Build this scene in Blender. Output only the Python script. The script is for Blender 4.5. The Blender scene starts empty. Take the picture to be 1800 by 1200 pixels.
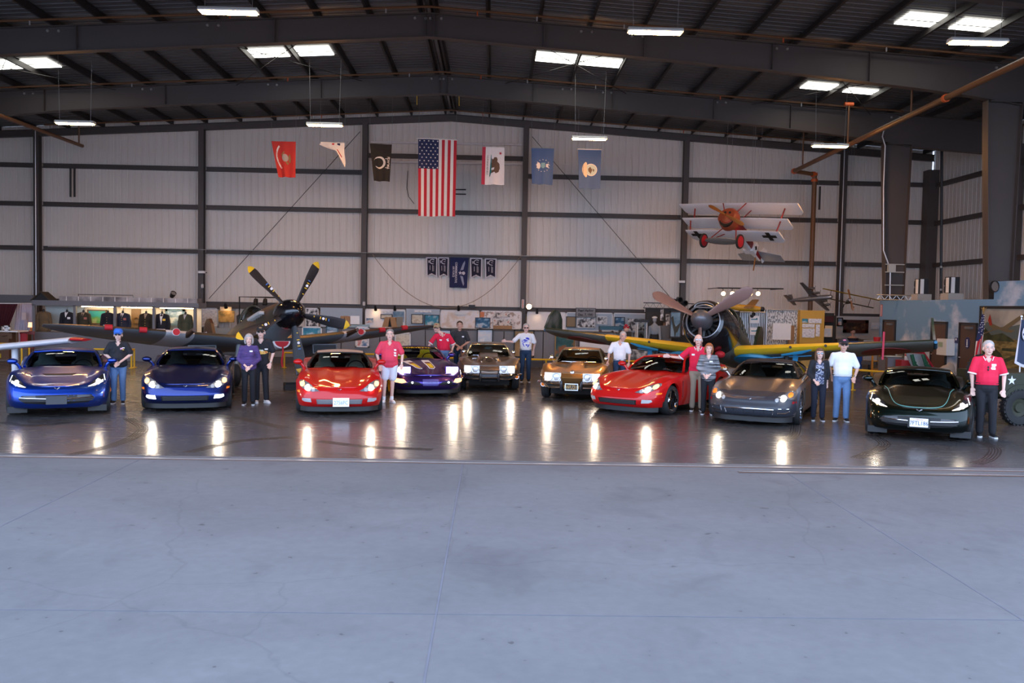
import bpy, bmesh, math, random
from mathutils import Vector, Matrix, Quaternion, Euler
from mathutils.bvhtree import BVHTree
random.seed(7)
C = bpy.context.scene
COL = C.collection
PI = math.pi

# ---------------------------------------------------------------- camera
FPX, EYE, HOR, ROLL = 1500.0, 2.35, 537.0, 0.0187          # focal length in pixels (1800 wide), eye height
PITCH, YAW = math.atan((600-HOR)/FPX), math.atan(34/FPX)
fw = Vector((math.sin(YAW)*math.cos(PITCH), math.cos(YAW)*math.cos(PITCH), -math.sin(PITCH)))
r0 = Vector((math.cos(YAW), -math.sin(YAW), 0)); u0 = r0.cross(fw)
rt = math.cos(ROLL)*r0 + math.sin(ROLL)*u0; up = math.cos(ROLL)*u0 - math.sin(ROLL)*r0
cam_d = bpy.data.cameras.new('camera'); cam = bpy.data.objects.new('camera', cam_d); COL.objects.link(cam)
cam_d.sensor_width = 36; cam_d.lens = FPX/1800*36; cam_d.clip_end = 300
mw = Matrix((rt, up, -fw)).transposed().to_4x4(); mw.translation = (0, 0, EYE)
cam.matrix_world = mw
C.camera = cam

# ---------------------------------------------------------------- sky and exposure
W = bpy.data.worlds.new('sky'); C.world = W; W.use_nodes = True
W.node_tree.nodes['Background'].inputs[0].default_value = (0.65, 0.83, 1.18, 1)
W.node_tree.nodes['Background'].inputs[1].default_value = 4.0
vs = C.view_settings
vs.view_transform = 'Standard'; vs.look = 'None'; vs.gamma = 1; vs.use_curve_mapping = False
vs.exposure = 0.0

# ---------------------------------------------------------------- helpers
def ray(x, y):
    return fw*FPX + rt*(x-900) + up*(600-y)
def at(x, y, Y):
    d = ray(x, y); d = d*(Y/d.y); return Vector((d.x, Y, EYE+d.z))
def atx(x, y, X):
    d = ray(x, y); d = d*(X/d.x); return Vector((X, d.y, EYE+d.z))
def gr(x, y, z=0.0):
    d = ray(x, y); d = d*((z-EYE)/d.z); return Vector((d.x, d.y, z))

MATS = {}
def M(name, rgb=(.5,.5,.5), rough=.5, metal=0., emit=None, es=1., coat=0., noise=.06, nsc=6., alpha=None, spec=None):
    """procedural surface: principled with a faint noise variation"""
    if name in MATS: return MATS[name]
    m = bpy.data.materials.new(name); m.use_nodes = True; nt = m.node_tree; N = nt.nodes; L = nt.links
    p = N['Principled BSDF']; MATS[name] = m
    p.inputs['Roughness'].default_value = rough; p.inputs['Metallic'].default_value = metal
    p.inputs['Coat Weight'].default_value = coat; p.inputs['Coat Roughness'].default_value = .04
    if spec is not None: p.inputs['Specular IOR Level'].default_value = spec
    c = (*rgb, 1)
    p.inputs['Base Color'].default_value = c
    if noise:
        tc = N.new('ShaderNodeTexCoord'); n = N.new('ShaderNodeTexNoise'); n.inputs['Scale'].default_value = nsc
        n.inputs['Detail'].default_value = 4
        mx = N.new('ShaderNodeMixRGB'); mx.inputs[1].default_value = tuple(v*(1-noise) for v in rgb)+(1,)
        mx.inputs[2].default_value = tuple(min(1, v*(1+noise)) for v in rgb)+(1,)
        L.new(tc.outputs['Object'], n.inputs['Vector']); L.new(n.outputs['Fac'], mx.inputs[0]); L.new(mx.outputs[0], p.inputs['Base Color'])
    if emit:
        p.inputs['Emission Color'].default_value = (*emit, 1); p.inputs['Emission Strength'].default_value = es
    return m
def ramp_mat(name, stops, scale=2., detail=3., rough=.7, kind='noise', dist=0., stretch=(1,1,1)):
    """a procedural picture or mottled surface: noise through a colour ramp"""
    if name in MATS: return MATS[name]
    m = bpy.data.materials.new(name); m.use_nodes = True; nt = m.node_tree; N = nt.nodes; L = nt.links
    MATS[name] = m; p = N['Principled BSDF']; p.inputs['Roughness'].default_value = rough
    tc = N.new('ShaderNodeTexCoord'); mp = N.new('ShaderNodeMapping'); mp.inputs['Scale'].default_value = stretch
    if kind == 'noise':
        n = N.new('ShaderNodeTexNoise'); n.inputs['Scale'].default_value = scale; n.inputs['Detail'].default_value = detail
        n.inputs['Distortion'].default_value = dist; out = n.outputs['Fac']
    else:
        n = N.new('ShaderNodeTexVoronoi'); n.inputs['Scale'].default_value = scale; out = n.outputs['Color']
    r = N.new('ShaderNodeValToRGB'); e = r.color_ramp.elements
    while len(e) < len(stops): e.new(.5)
    for k, (pos, col) in enumerate(stops): e[k].position = pos; e[k].color = (*col, 1)
    L.new(tc.outputs['Object'], mp.inputs['Vector']); L.new(mp.outputs[0], n.inputs['Vector']); L.new(out, r.inputs[0]); L.new(r.outputs[0], p.inputs['Base Color'])
    return m
def glass(name, tint=(.5,.55,.55), rough=.03, refl=.10):
    if name in MATS: return MATS[name]
    m = bpy.data.materials.new(name); m.use_nodes = True; nt = m.node_tree; N = nt.nodes; L = nt.links; MATS[name] = m
    N.remove(N['Principled BSDF']); o = N['Material Output']
    t = N.new('ShaderNodeBsdfTransparent'); t.inputs[0].default_value = (*tint, 1)
    g = N.new('ShaderNodeBsdfGlossy'); g.inputs['Roughness'].default_value = rough
    lw = N.new('ShaderNodeLayerWeight'); lw.inputs[0].default_value = .25
    mr = N.new('ShaderNodeMapRange'); mr.inputs[3].default_value = refl; mr.inputs[4].default_value = .9
    mx = N.new('ShaderNodeMixShader')
    L.new(lw.outputs['Fresnel'], mr.inputs[0]); L.new(mr.outputs[0], mx.inputs[0]); L.new(t.outputs[0], mx.inputs[1]); L.new(g.outputs[0], mx.inputs[2]); L.new(mx.outputs[0], o.inputs[0])
    return m

def basis(d, hint=Vector((0,0,1))):
    d = Vector(d).normalized()
    if abs(d.dot(hint)) > .95: hint = Vector((1,0,0))
    a = hint.cross(d).normalized(); b = d.cross(a)
    return a, b, d

class B:
    """collects shapes and links them as ONE mesh object"""
    def __init__(s): s.v = []; s.f = []; s.m = []; s.mi = 0
    def add(s, vs_, fs, m=None):
        o = len(s.v); s.v += [Vector(p) for p in vs_]; k = s.mi if m is None else m
        for f in fs: s.f.append([i+o for i in f]); s.m.append(k)
        return s
    def box(s, c, d, rot=None, m=None, taper=1.):
        x, y, z = [t/2 for t in d]; q = []
        for sz in (-1, 1):
            k = taper if sz > 0 else 1.
            for sx, sy in ((-1,-1),(1,-1),(1,1),(-1,1)):
                p = Vector((sx*x*k, sy*y*k, sz*z))
                if rot is not None: p = rot @ p
                q.append(p+Vector(c))
        return s.add(q, [(3,2,1,0),(4,5,6,7),(0,1,5,4),(1,2,6,5),(2,3,7,6),(3,0,4,7)], m)
    def cyl(s, p0, p1, r0, r1=None, n=12, m=None, sy=1., hint=Vector((0,0,1)), cap=True):
        r1 = r0 if r1 is None else r1; p0, p1 = Vector(p0), Vector(p1); a, b, d = basis(p1-p0, hint)
        q = []
        for p, r in ((p0, r0), (p1, r1)):
            for k in range(n):
                t = 2*PI*k/n; q.append(p+a*(r*math.cos(t))+b*(r*sy*math.sin(t)))
        fs = [(k, (k+1) % n, n+(k+1) % n, n+k) for k in range(n)]
        if cap: fs += [tuple(range(n-1, -1, -1)), tuple(range(n, 2*n))]
        return s.add(q, fs, m)
    def tube(s, pts, r, n=8, m=None, closed=False):
        pts = [Vector(p) for p in pts]; N = len(pts); rr = r if isinstance(r, (list, tuple)) else [r]*N
        q = []; pa = None
        for i, p in enumerate(pts):
            if closed: t = pts[(i+1) % N]-pts[i-1]
            else: t = pts[min(i+1, N-1)]-pts[max(i-1, 0)]
            a, b, d = basis(t)
            if pa is not None:
                a = (pa-d*pa.dot(d)).normalized(); b = d.cross(a)
            pa = a
            for k in range(n):
                th = 2*PI*k/n; q.append(p+a*(rr[i]*math.cos(th))+b*(rr[i]*math.sin(th)))
        fs = []
        for i in range(N if closed else N-1):
            j = (i+1) % N
            for k in range(n): fs.append((i*n+k, i*n+(k+1) % n, j*n+(k+1) % n, j*n+k))
        if not closed: fs += [tuple(range(n-1, -1, -1)), tuple(range((N-1)*n, N*n))]
        return s.add(q, fs, m)
    def lathe(s, prof, o=(0,0,0), d=(0,0,1), n=24, m=None, closed=False):
        """prof: (radius, height along d)"""
        a, b, d = basis(d); o = Vector(o); q = []
        for r, h in prof:
            for k in range(n):
                t = 2*PI*k/n; q.append(o+d*h+a*(r*math.cos(t))+b*(r*math.sin(t)))
        P = len(prof); fs = []
        for i in range(P if closed else P-1):
            j = (i+1) % P
            for k in range(n): fs.append((i*n+k, i*n+(k+1) % n, j*n+(k+1) % n, j*n+k))
        if not closed:
            fs += [tuple(range(n-1, -1, -1)), tuple(range((P-1)*n, P*n))]
        return s.add(q, fs, m)
    def sph(s, c, r, rot=None, n=12, m=None):
        r = (r, r, r) if not isinstance(r, (tuple, list)) else r; c = Vector(c); q = []; h = n//2+1
        for i in range(1, h):
            ph = PI*i/h
            for k in range(n):
                t = 2*PI*k/n; p = Vector((r[0]*math.sin(ph)*math.cos(t), r[1]*math.sin(ph)*math.sin(t), r[2]*math.cos(ph)))
                q.append(c+(rot @ p if rot is not None else p))
        top = Vector((0,0,r[2])); 
        q.append(c+(rot @ top if rot is not None else top)); q.append(c-(rot @ top if rot is not None else top))
        T = len(q)-2; fs = []
        for i in range(h-2):
            for k in range(n): fs.append((i*n+k, (i+1)*n+k, (i+1)*n+(k+1) % n, i*n+(k+1) % n))
        for k in range(n):
            fs.append((T, k, (k+1) % n)); fs.append((T+1, (h-2)*n+(k+1) % n, (h-2)*n+k))
        return s.add(q, fs, m)
    def grid(s, fn, nu, nv, m=None, skip=None):
        q = [fn(i/nu, j/nv) for j in range(nv+1) for i in range(nu+1)]
        fs = []
        for j in range(nv):
            for i in range(nu):
                if skip and skip((i+.5)/nu, (j+.5)/nv): continue
                a = j*(nu+1)+i; fs.append((a, a+1, a+nu+2, a+nu+1))
        return s.add(q, fs, m)
    def rings(s, rs, m=None, close=True, cap=True):
        n = len(rs[0]); q = [p for r in rs for p in r]; fs = []
        for i in range(len(rs)-1):
            for k in range(n if close else n-1): fs.append((i*n+k, i*n+(k+1) % n, (i+1)*n+(k+1) % n, (i+1)*n+k))
        if cap: fs += [tuple(range(n-1, -1, -1)), tuple(range((len(rs)-1)*n, len(rs)*n))]
        return s.add(q, fs, m)
    def prism(s, pts, off, m=None):
        """polygon in space given thickness along the vector off"""
        pts = [Vector(p) for p in pts]; n = len(pts); off = Vector(off)
        return s.add(pts+[p+off for p in pts], [tuple(range(n-1,-1,-1)), tuple(range(n, 2*n))]+[(k, (k+1) % n, n+(k+1) % n, n+k) for k in range(n)], m)
    def rel(s, t): s.v = [v-t.location for v in s.v]; return s
    def out(s, name, mats, parent=None, smooth=True, label=None, cat=None, group=None, kind=None, auto=40, fix=True):
        me = bpy.data.meshes.new(name); me.from_pydata([tuple(p) for p in s.v], [], s.f)
        mats = mats if isinstance(mats, (list, tuple)) else [mats]
        for mm in mats: me.materials.append(mm)
        me.polygons.foreach_set('material_index', s.m)
        if fix:
            bm = bmesh.new(); bm.from_mesh(me); bmesh.ops.recalc_face_normals(bm, faces=bm.faces); bm.to_mesh(me); bm.free()
        if smooth:
            me.polygons.foreach_set('use_smooth', [True]*len(me.polygons)); me.set_sharp_from_angle(angle=math.radians(auto))
        o = bpy.data.objects.new(name, me); COL.objects.link(o)
        if parent is not None: o.parent = parent
        return tag(o, label, cat, group, kind)
def tag(o, label=None, cat=None, group=None, kind=None):
    if label: o['label'] = label
    if cat: o['category'] = cat
    if group: o['group'] = group
    if kind: o['kind'] = kind
    return o
def thing(name, label, cat, loc=(0,0,0), rz=0., group=None, mat=None):
    o = bpy.data.objects.new(name, None); COL.objects.link(o); o.empty_display_size = .2
    o.location = loc; o.rotation_euler = (0, 0, rz)
    if mat is not None: o.matrix_world = mat
    return tag(o, label, cat, group)
def copy_tree(o, parent=None):
    c = o.copy(); COL.objects.link(c); c.parent = parent
    for ch in list(o.children): copy_tree(ch, c)
    return c
def struct(b, name, mats, smooth=False, parent=None, label=None):
    return b.out(name, mats, parent, smooth=smooth, kind='structure', label=label)
def textmesh(name, s, size, mat, parent, mw_, ext=.002, ax='CENTER', sx=1., font_bold=0.):
    """lettering as mesh; mw_ places the text plane (x right, y up)"""
    cu = bpy.data.curves.new(name, 'FONT'); cu.body = s; cu.size = size; cu.extrude = ext; cu.align_x = ax; cu.align_y = 'CENTER'; cu.offset = font_bold
    cu.resolution_u = 2
    o = bpy.data.objects.new('tmp', cu); COL.objects.link(o); dg = bpy.context.evaluated_depsgraph_get()
    me = bpy.data.meshes.new_from_object(o.evaluated_get(dg)); bpy.data.objects.remove(o); bpy.data.curves.remove(cu)
    me.name = name; me.materials.clear(); me.materials.append(mat); me.transform(mw_ @ Matrix.Diagonal((sx,1,1,1)))
    r = bpy.data.objects.new(name, me); COL.objects.link(r); r.parent = parent
    return r
def frame(o, x, y):
    """matrix with text x axis and y axis, origin o"""
    x = Vector(x).normalized(); y = Vector(y).normalized(); z = x.cross(y)
    m = Matrix((x, y, z)).transposed().to_4x4(); m.translation = o; return m
def lerp(a, b, t): return a+(b-a)*t
def pw(tab, x):
    """piecewise linear table"""
    if x <= tab[0][0]: return tab[0][1]
    for (a, u), (b, v) in zip(tab, tab[1:]):
        if x <= b: return u+(v-u)*(x-a)/(b-a)
    return tab[-1][1]
def sm(tab, x):
    """piecewise smooth (cubic hermite) table"""
    n = len(tab)
    if x <= tab[0][0]: return tab[0][1]
    if x >= tab[-1][0]: return tab[-1][1]
    for i in range(n-1):
        if x <= tab[i+1][0]:
            x0, y0 = tab[i]; x1, y1 = tab[i+1]; h = x1-x0; t = (x-x0)/h
            def sl(k):
                if k <= 0: return (tab[1][1]-tab[0][1])/(tab[1][0]-tab[0][0])
                if k >= n-1: return (tab[-1][1]-tab[-2][1])/(tab[-1][0]-tab[-2][0])
                return (tab[k+1][1]-tab[k-1][1])/(tab[k+1][0]-tab[k-1][0])
            a, b_ = sl(i)*h, sl(i+1)*h
            return (2*t**3-3*t*t+1)*y0+(t**3-2*t*t+t)*a+(-2*t**3+3*t*t)*y1+(t**3-t*t)*b_
def spline(pts, n):
    """catmull-rom through points, n samples by arc position"""
    P = [Vector(p) for p in pts]; P = [P[0]*2-P[1]]+P+[P[-1]*2-P[-2]]; dense = []
    for i in range(1, len(P)-2):
        for k in range(24):
            t = k/24; a, b, c, d = P[i-1], P[i], P[i+1], P[i+2]
            dense.append(.5*((2*b)+(c-a)*t+(2*a-5*b+4*c-d)*t*t+(3*b-a-3*c+d)*t**3))
    dense.append(P[-2]); L = [0]
    for a, b in zip(dense, dense[1:]): L.append(L[-1]+(b-a).length)
    out = []; j = 0
    for k in range(n):
        s_ = L[-1]*k/(n-1)
        while j < len(L)-2 and L[j+1] < s_: j += 1
        u = (s_-L[j])/max(1e-9, L[j+1]-L[j]); out.append(dense[j].lerp(dense[j+1], min(1, u)))
    return out
# ---------------------------------------------------------------- materials of the shell
STEEL = M('painted_steel', (.080,.064,.058), .55, noise=.08, nsc=1.5)
STEEL_D = M('purlin_steel', (.024,.021,.021), .6, noise=.08)
ROOFM = M('roof_panel', (.13,.125,.127), .42, metal=.35, noise=.1, nsc=.8)
WALLM = M('wall_panel', (.76,.69,.62), .5, noise=.05, nsc=.7)
BLUEW = None
def floor_material():
    m = bpy.data.materials.new('sealed_floor'); m.use_nodes = True; nt = m.node_tree; N = nt.nodes; L = nt.links; p = N['Principled BSDF']
    tc = N.new('ShaderNodeTexCoord'); n1 = N.new('ShaderNodeTexNoise'); n1.inputs['Scale'].default_value = .35; n1.inputs['Detail'].default_value = 8
    mp = N.new('ShaderNodeMapping'); mp.inputs['Scale'].default_value = (.7, 3, 1); n2 = N.new('ShaderNodeTexNoise'); n2.inputs['Scale'].default_value = 2.2; n2.inputs['Detail'].default_value = 6
    r1 = N.new('ShaderNodeValToRGB'); r1.color_ramp.elements[0].position = .3; r1.color_ramp.elements[0].color = (.042,.040,.041,1); r1.color_ramp.elements[1].position = .72; r1.color_ramp.elements[1].color = (.105,.098,.096,1)
    mr = N.new('ShaderNodeMapRange'); mr.inputs[3].default_value = .17; mr.inputs[4].default_value = .34
    br = N.new('ShaderNodeTexBrick'); br.offset = 0; br.squash = 1; br.inputs['Scale'].default_value = 1; br.inputs['Mortar Size'].default_value = .004; br.inputs['Brick Width'].default_value = 4.57; br.inputs['Row Height'].default_value = 4.57
    br.inputs['Color1'].default_value = br.inputs['Color2'].default_value = (1,1,1,1); br.inputs['Mortar'].default_value = (.35,.35,.35,1)
    mu = N.new('ShaderNodeMixRGB'); mu.blend_type = 'MULTIPLY'; mu.inputs[0].default_value = 1
    bp = N.new('ShaderNodeBump'); bp.inputs['Strength'].default_value = .10; bp.inputs['Distance'].default_value = .02
    L.new(tc.outputs['Object'], n1.inputs['Vector']); L.new(tc.outputs['Object'], mp.inputs['Vector']); L.new(mp.outputs[0], n2.inputs['Vector']); L.new(tc.outputs['Object'], br.inputs['Vector'])
    L.new(n1.outputs['Fac'], r1.inputs[0]); L.new(r1.outputs[0], mu.inputs[1]); L.new(br.outputs['Color'], mu.inputs[2]); L.new(mu.outputs[0], p.inputs['Base Color'])
    L.new(n2.outputs['Fac'], mr.inputs[0]); L.new(mr.outputs[0], p.inputs['Roughness']); L.new(n2.outputs['Fac'], bp.inputs['Height']); L.new(bp.outputs[0], p.inputs['Normal'])
    p.inputs['Specular IOR Level'].default_value = .62
    return m
def apron_material():
    m = bpy.data.materials.new('apron_concrete'); m.use_nodes = True; nt = m.node_tree; N = nt.nodes; L = nt.links; p = N['Principled BSDF']; p.inputs['Roughness'].default_value = .72
    tc = N.new('ShaderNodeTexCoord')
    def noise(sc, det, stretch=(1,1,1), dist=0):
        mp = N.new('ShaderNodeMapping'); mp.inputs['Scale'].default_value = stretch; n = N.new('ShaderNodeTexNoise'); n.inputs['Scale'].default_value = sc; n.inputs['Detail'].default_value = det; n.inputs['Distortion'].default_value = dist
        L.new(tc.outputs['Object'], mp.inputs['Vector']); L.new(mp.outputs[0], n.inputs['Vector']); return n.outputs['Fac']
    def ramp(f, a, b, c0, c1):
        r = N.new('ShaderNodeValToRGB'); e = r.color_ramp.elements; e[0].position = a; e[0].color = (*c0,1); e[1].position = b; e[1].color = (*c1,1); L.new(f, r.inputs[0]); return r.outputs[0]
    def mul(a, b, k=1):
        x = N.new('ShaderNodeMixRGB'); x.blend_type = 'MULTIPLY'; x.inputs[0].default_value = k; L.new(a, x.inputs[1]); L.new(b, x.inputs[2]); return x.outputs[0]
    base = ramp(noise(.45, 9, (1,1.6,1), .6), .3, .72, (.090,.0915,.098), (.113,.114,.120))
    fine = ramp(noise(9, 6), .25, .75, (.9,.9,.9), (1.05,1.05,1.05))
    spots = ramp(noise(9, 1.5, (1,1,1), .2), .235, .26, (.42,.42,.44), (1,1,1))
    stain = ramp(noise(.9, 5, (1,.8,1), 1.5), .24, .42, (.80,.80,.82), (1,1,1))
    vor = N.new('ShaderNodeTexVoronoi'); vor.feature = 'DISTANCE_TO_EDGE'; vor.inputs['Scale'].default_value = .21
    wn = N.new('ShaderNodeTexNoise'); wn.inputs['Scale'].default_value = 1.2; wn.inputs['Detail'].default_value = 5
    ad = N.new('ShaderNodeMixRGB'); ad.blend_type = 'ADD'; ad.inputs[0].default_value = .55
    L.new(tc.outputs['Object'], wn.inputs['Vector']); L.new(tc.outputs['Object'], ad.inputs[1]); L.new(wn.outputs['Color'], ad.inputs[2]); L.new(ad.outputs[0], vor.inputs['Vector'])
    crack = ramp(vor.outputs['Distance'], .0005, .0014, (.86,.86,.87), (1,1,1))
    col = mul(mul(mul(mul(base, fine), spots, .8), stain), crack)
    L.new(col, p.inputs['Base Color'])
    bp = N.new('ShaderNodeBump'); bp.inputs['Strength'].default_value = .12; bp.inputs['Distance'].default_value = .01; L.new(noise(30, 5), bp.inputs['Height']); L.new(bp.outputs[0], p.inputs['Normal'])
    return m
FLOORM, APRON = floor_material(), apron_material()

XL, XR, YB, YF, XRIDGE = -24.0, 19.95, 38.8, 12.62, -2.03
def ztop(X): return 10.83-.06*abs(X-XRIDGE)
# floor slab of the hangar, threshold strip, apron falling gently away
b = B(); b.box(((XL+XR)/2, (YF+.24+YB+.3)/2, -.15), (XR-XL, YB+.3-YF-.24, .3)); struct(b, 'floor', FLOORM)
b = B(); b.box(((XL+XR)/2, YF+.12, -.15), (XR-XL+6, .24, .3)); struct(b, 'trim_threshold', APRON)
SL = -.0175
b = B()
q = [(-34,-14,SL*(YF+14)), (34,-14,SL*(YF+14)), (34,YF,0), (-34,YF,0)]
b.prism(q, (0,0,-.3)); struct(b, 'floor_apron', APRON)
b = B()                                                      # saw cut joints of the apron slabs
JM = M('joint_sealant', (.10,.10,.12), .9, noise=.2)
def apz(Y): return SL*(YF-Y)
dirx = 0.0
for k in range(-4, 5):
    X0 = -.41+k*4.72
    b.box((X0, (YF-14)/2, apz((YF-14)/2)+.0012), (.016, YF+14, .003), rot=Matrix.Rotation(-math.atan(-SL), 3, 'X') if False else Matrix.Rotation(math.atan(-SL), 3, 'X'))
for k in range(3):
    Yj = 6.68-k*5.4
    b.box((0, Yj, apz(Yj)+.0014), (66, .012, .003))
struct(b, 'trim_joints', JM)
RAIL = M('rail_steel', (.55,.55,.56), .3, metal=.9, noise=.15); RUSTY = M('rail_rust', (.10,.06,.045), .7)
b = B(); b.box((-1, YF, .004), (62, .035, .012)); b.box((-1, YF-.05, .001), (62, .055, .006), m=1); struct(b, 'trim_door_rail', [RAIL, RUSTY])
b = B(); b.box((18.4, YF-.36, .002), (29.6, .035, .014)); b.box((18.4, YF-.41, 0), (29.6, .055, .008), m=1); struct(b, 'trim_outer_door_rail', [RAIL, RUSTY])

# ribbed metal panels
def corrug(n, pitch=.305, depth=.034):
    """profile (offset along, depth) of a ribbed panel"""
    P = []
    for k in range(n):
        o = k*pitch
        P += [(o, 0), (o+.10, 0), (o+.105, .006), (o+.125, .006), (o+.13, 0), (o+.215, 0), (o+.235, depth), (o+.275, depth), (o+.295, 0)]
    return P
def ribwall(name, P0, du, dn, top, bottom=0., n=10):
    b = B(); prof = corrug(n); q = []
    for (u, d) in prof:
        p = Vector(P0)+Vector(du)*u+Vector(dn)*d
        q.append((p.x, p.y, bottom)); q.append((p.x, p.y, top(p)))
    b.add(q, [(2*i, 2*i+2, 2*i+3, 2*i+1) for i in range(len(prof)-1)])
    return struct(b, name, WALLM)
nb = int((XR-XL)/.305)
ribwall('wall_back', (XL, YB, 0), (1,0,0), (0,1,0), lambda p: ztop(p.x)+.22, n=nb)
nr = int((YB-YF)/.305)
ribwall('wall_right', (XR, YB, 0), (0,-1,0), (1,0,0), lambda p: ztop(p.x)+.22, n=nr)
ribwall('wall_left', (XL, YF, 0), (0,1,0), (-1,0,0), lambda p: ztop(p.x)+.22, n=nr)
b = B(); pts = [(XL, 12.2, 7.1), (XR, 12.2, 7.1), (XR, 12.2, ztop(XR)+.22), (XRIDGE, 12.2, 11.05), (XL, 12.2, ztop(XL)+.22)]
b.prism(pts, (0,-.12,0)); struct(b, 'wall_front', WALLM)  # unseen front wall, its header set low to hold daylight off the upper back wall
# roof panels, ribs running down each slope
SKY_Y = ((28.78, 29.88), (22.6, 23.52))
for side, (xa, xb) in {'right': (XRIDGE, XR+.2), 'left': (XL-.2, XRIDGE)}.items():
    b = B(); prof = corrug(int((YB-12.0)/.305)+1)
    q = []
    for (u, d) in prof:
        for X in (xa, xb): q.append((X, 12.05+u, ztop(X)+.225+d))
    b.add(q, [(2*i, 2*i+1, 2*i+3, 2*i+2) for i in range(len(prof)-1)])
    struct(b, 'ceiling' if side == 'right' else 'ceiling_left', ROOFM)
b = B(); b.tube([(XRIDGE, 12.1, 11.02), (XRIDGE, 38.7, 11.02)], .10, 6); struct(b, 'trim_ridge_cap', ROOFM)
# translucent roof panels lit by the sky
SKYL = M('skylight_panel', (.8,.85,.85), .6, emit=(1.0,.98,.88), es=6, noise=0)
def skylight(xa, xb, ya, yb, k):
    b = B(); z = lambda X: ztop(X)+.19
    b.add([(xa,ya,z(xa)), (xb,ya,z(xb)), (xb,yb,z(xb)), (xa,yb,z(xa)), (xa,ya,z(xa)+.02), (xb,ya,z(xb)+.02), (xb,yb,z(xb)+.02), (xa,yb,z(xa)+.02)], [(3,2,1,0), (4,5,6,7), (0,1,5,4), (1,2,6,5), (2,3,7,6), (3,0,4,7)])
    o = struct(b, 'window_%d' % k, SKYL)
    b = B(); ym = (ya+yb)/2; b.tube([(xa, ym, z(xa)-.02), (xb, ym, z(xb)-.02)], .012, 6); b.out('glazing_bar', STEEL_D, o)
for k, (xa, xb, ya, yb) in enumerate([(-8.32,-7.10,28.78,29.75), (-6.76,-5.60,28.75,29.75), (1.3,2.65,28.85,29.9), (2.8,4.2,28.95,29.9), (-17.3,-16.2,29.05,30.05), (-15.98,-14.98,29.05,30.05), (10.75,11.85,29.65,30.45), (12.3,13.4,29.9,30.5), (10.84,11.91,22.58,23.5), (12.35,13.42,22.65,23.5)]):
    skylight(xa, xb, ya, yb, k+1)
# purlins
pl = []
for side in (1, -1):
    for k in range(15 if side > 0 else 15):
        d = .22+1.515*k; X = XRIDGE+side*d
        if XL < X < XR: pl.append((X, side))
first = None
for X, side in pl:
    if first is None:
        b = B(); L_ = 26.6; b.box((0,0,-.1), (.012, L_, .2)); b.box((.03,0,-.006), (.07, L_, .012)); b.box((-.03,0,-.194), (.07, L_, .012)); b.box((-.062, 0, -.182), (.01, L_, .03))
        first = struct(b, 'roof_purlin', STEEL_D); o = first
    else:
        o = first.copy(); COL.objects.link(o)
    o.location = (X, 25.4, ztop(X)+.205)
# rigid frames
def depth(X):
    d = abs(X-XRIDGE)
    return pw([(0,.69), (8,.76), (12.4,.86), (16,1.03), (17.6,1.2)], d) if X > XRIDGE else pw([(0,.69), (12.5,.76), (16.2,.84), (17.6,1.0)], d)
def rigid_frame(Y, name='roof_frame', endwall=False):
    b = B(); xs = [XL+.1, -20.3, -19.7, -16, -12.4, -8, -4, XRIDGE, 0, 4, 8, 12.4, 14.2, 15.5, 17, XR-.1]; w = .13 if not endwall else .09
    dp = (lambda X: .30) if endwall else depth
    for xa, xb in zip(xs, xs[1:]):
        for za, zb, hw in ((lambda X: ztop(X), lambda X: ztop(X)-.02, w), (lambda X: ztop(X)-dp(X)+.02, lambda X: ztop(X)-dp(X), w), (lambda X: ztop(X)-.01, lambda X: ztop(X)-dp(X)+.01, .008)):
            q = [(xa,Y-hw,zb(xa)), (xb,Y-hw,zb(xb)), (xb,Y+hw,zb(xb)), (xa,Y+hw,zb(xa)), (xa,Y-hw,za(xa)), (xb,Y-hw,za(xb)), (xb,Y+hw,za(xb)), (xa,Y+hw,za(xa))]
            b.add(q, [(3,2,1,0), (4,5,6,7), (0,1,5,4), (1,2,6,5), (2,3,7,6), (3,0,4,7)])
    o = struct(b, name, STEEL)
    if not endwall:
        for X in (XRIDGE-.09, XRIDGE+.16, -12.2, -6.5, 1.35, 4.3, 8.1, 11.0, -16.6):
            b = B(); z0 = ztop(X)-depth(X); b.box((X, Y, z0+depth(X)/2), (.016, .25, depth(X)-.03)); b.out('stiffener', STEEL, o, smooth=False)
        for X in (-17.2, -12.9, -8.3, XRIDGE-.25, XRIDGE+.2, 2.6, 4.1, 8.4, 15.0):
            for s_ in (-.16, .16):
                b = B(); b.cyl((X+s_, Y-.008, ztop(X)-.12), (X+s_, Y-.04, ztop(X)-.12), .045, .03, 10); b.out('anchor_boss', M('bolt_zinc', (.5,.48,.45), .4, .7), o)
    return o
for Y in (18.7, 25.4, 32.1): rigid_frame(Y)
rigid_frame(38.55, 'end_wall_rafter', True)
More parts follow.
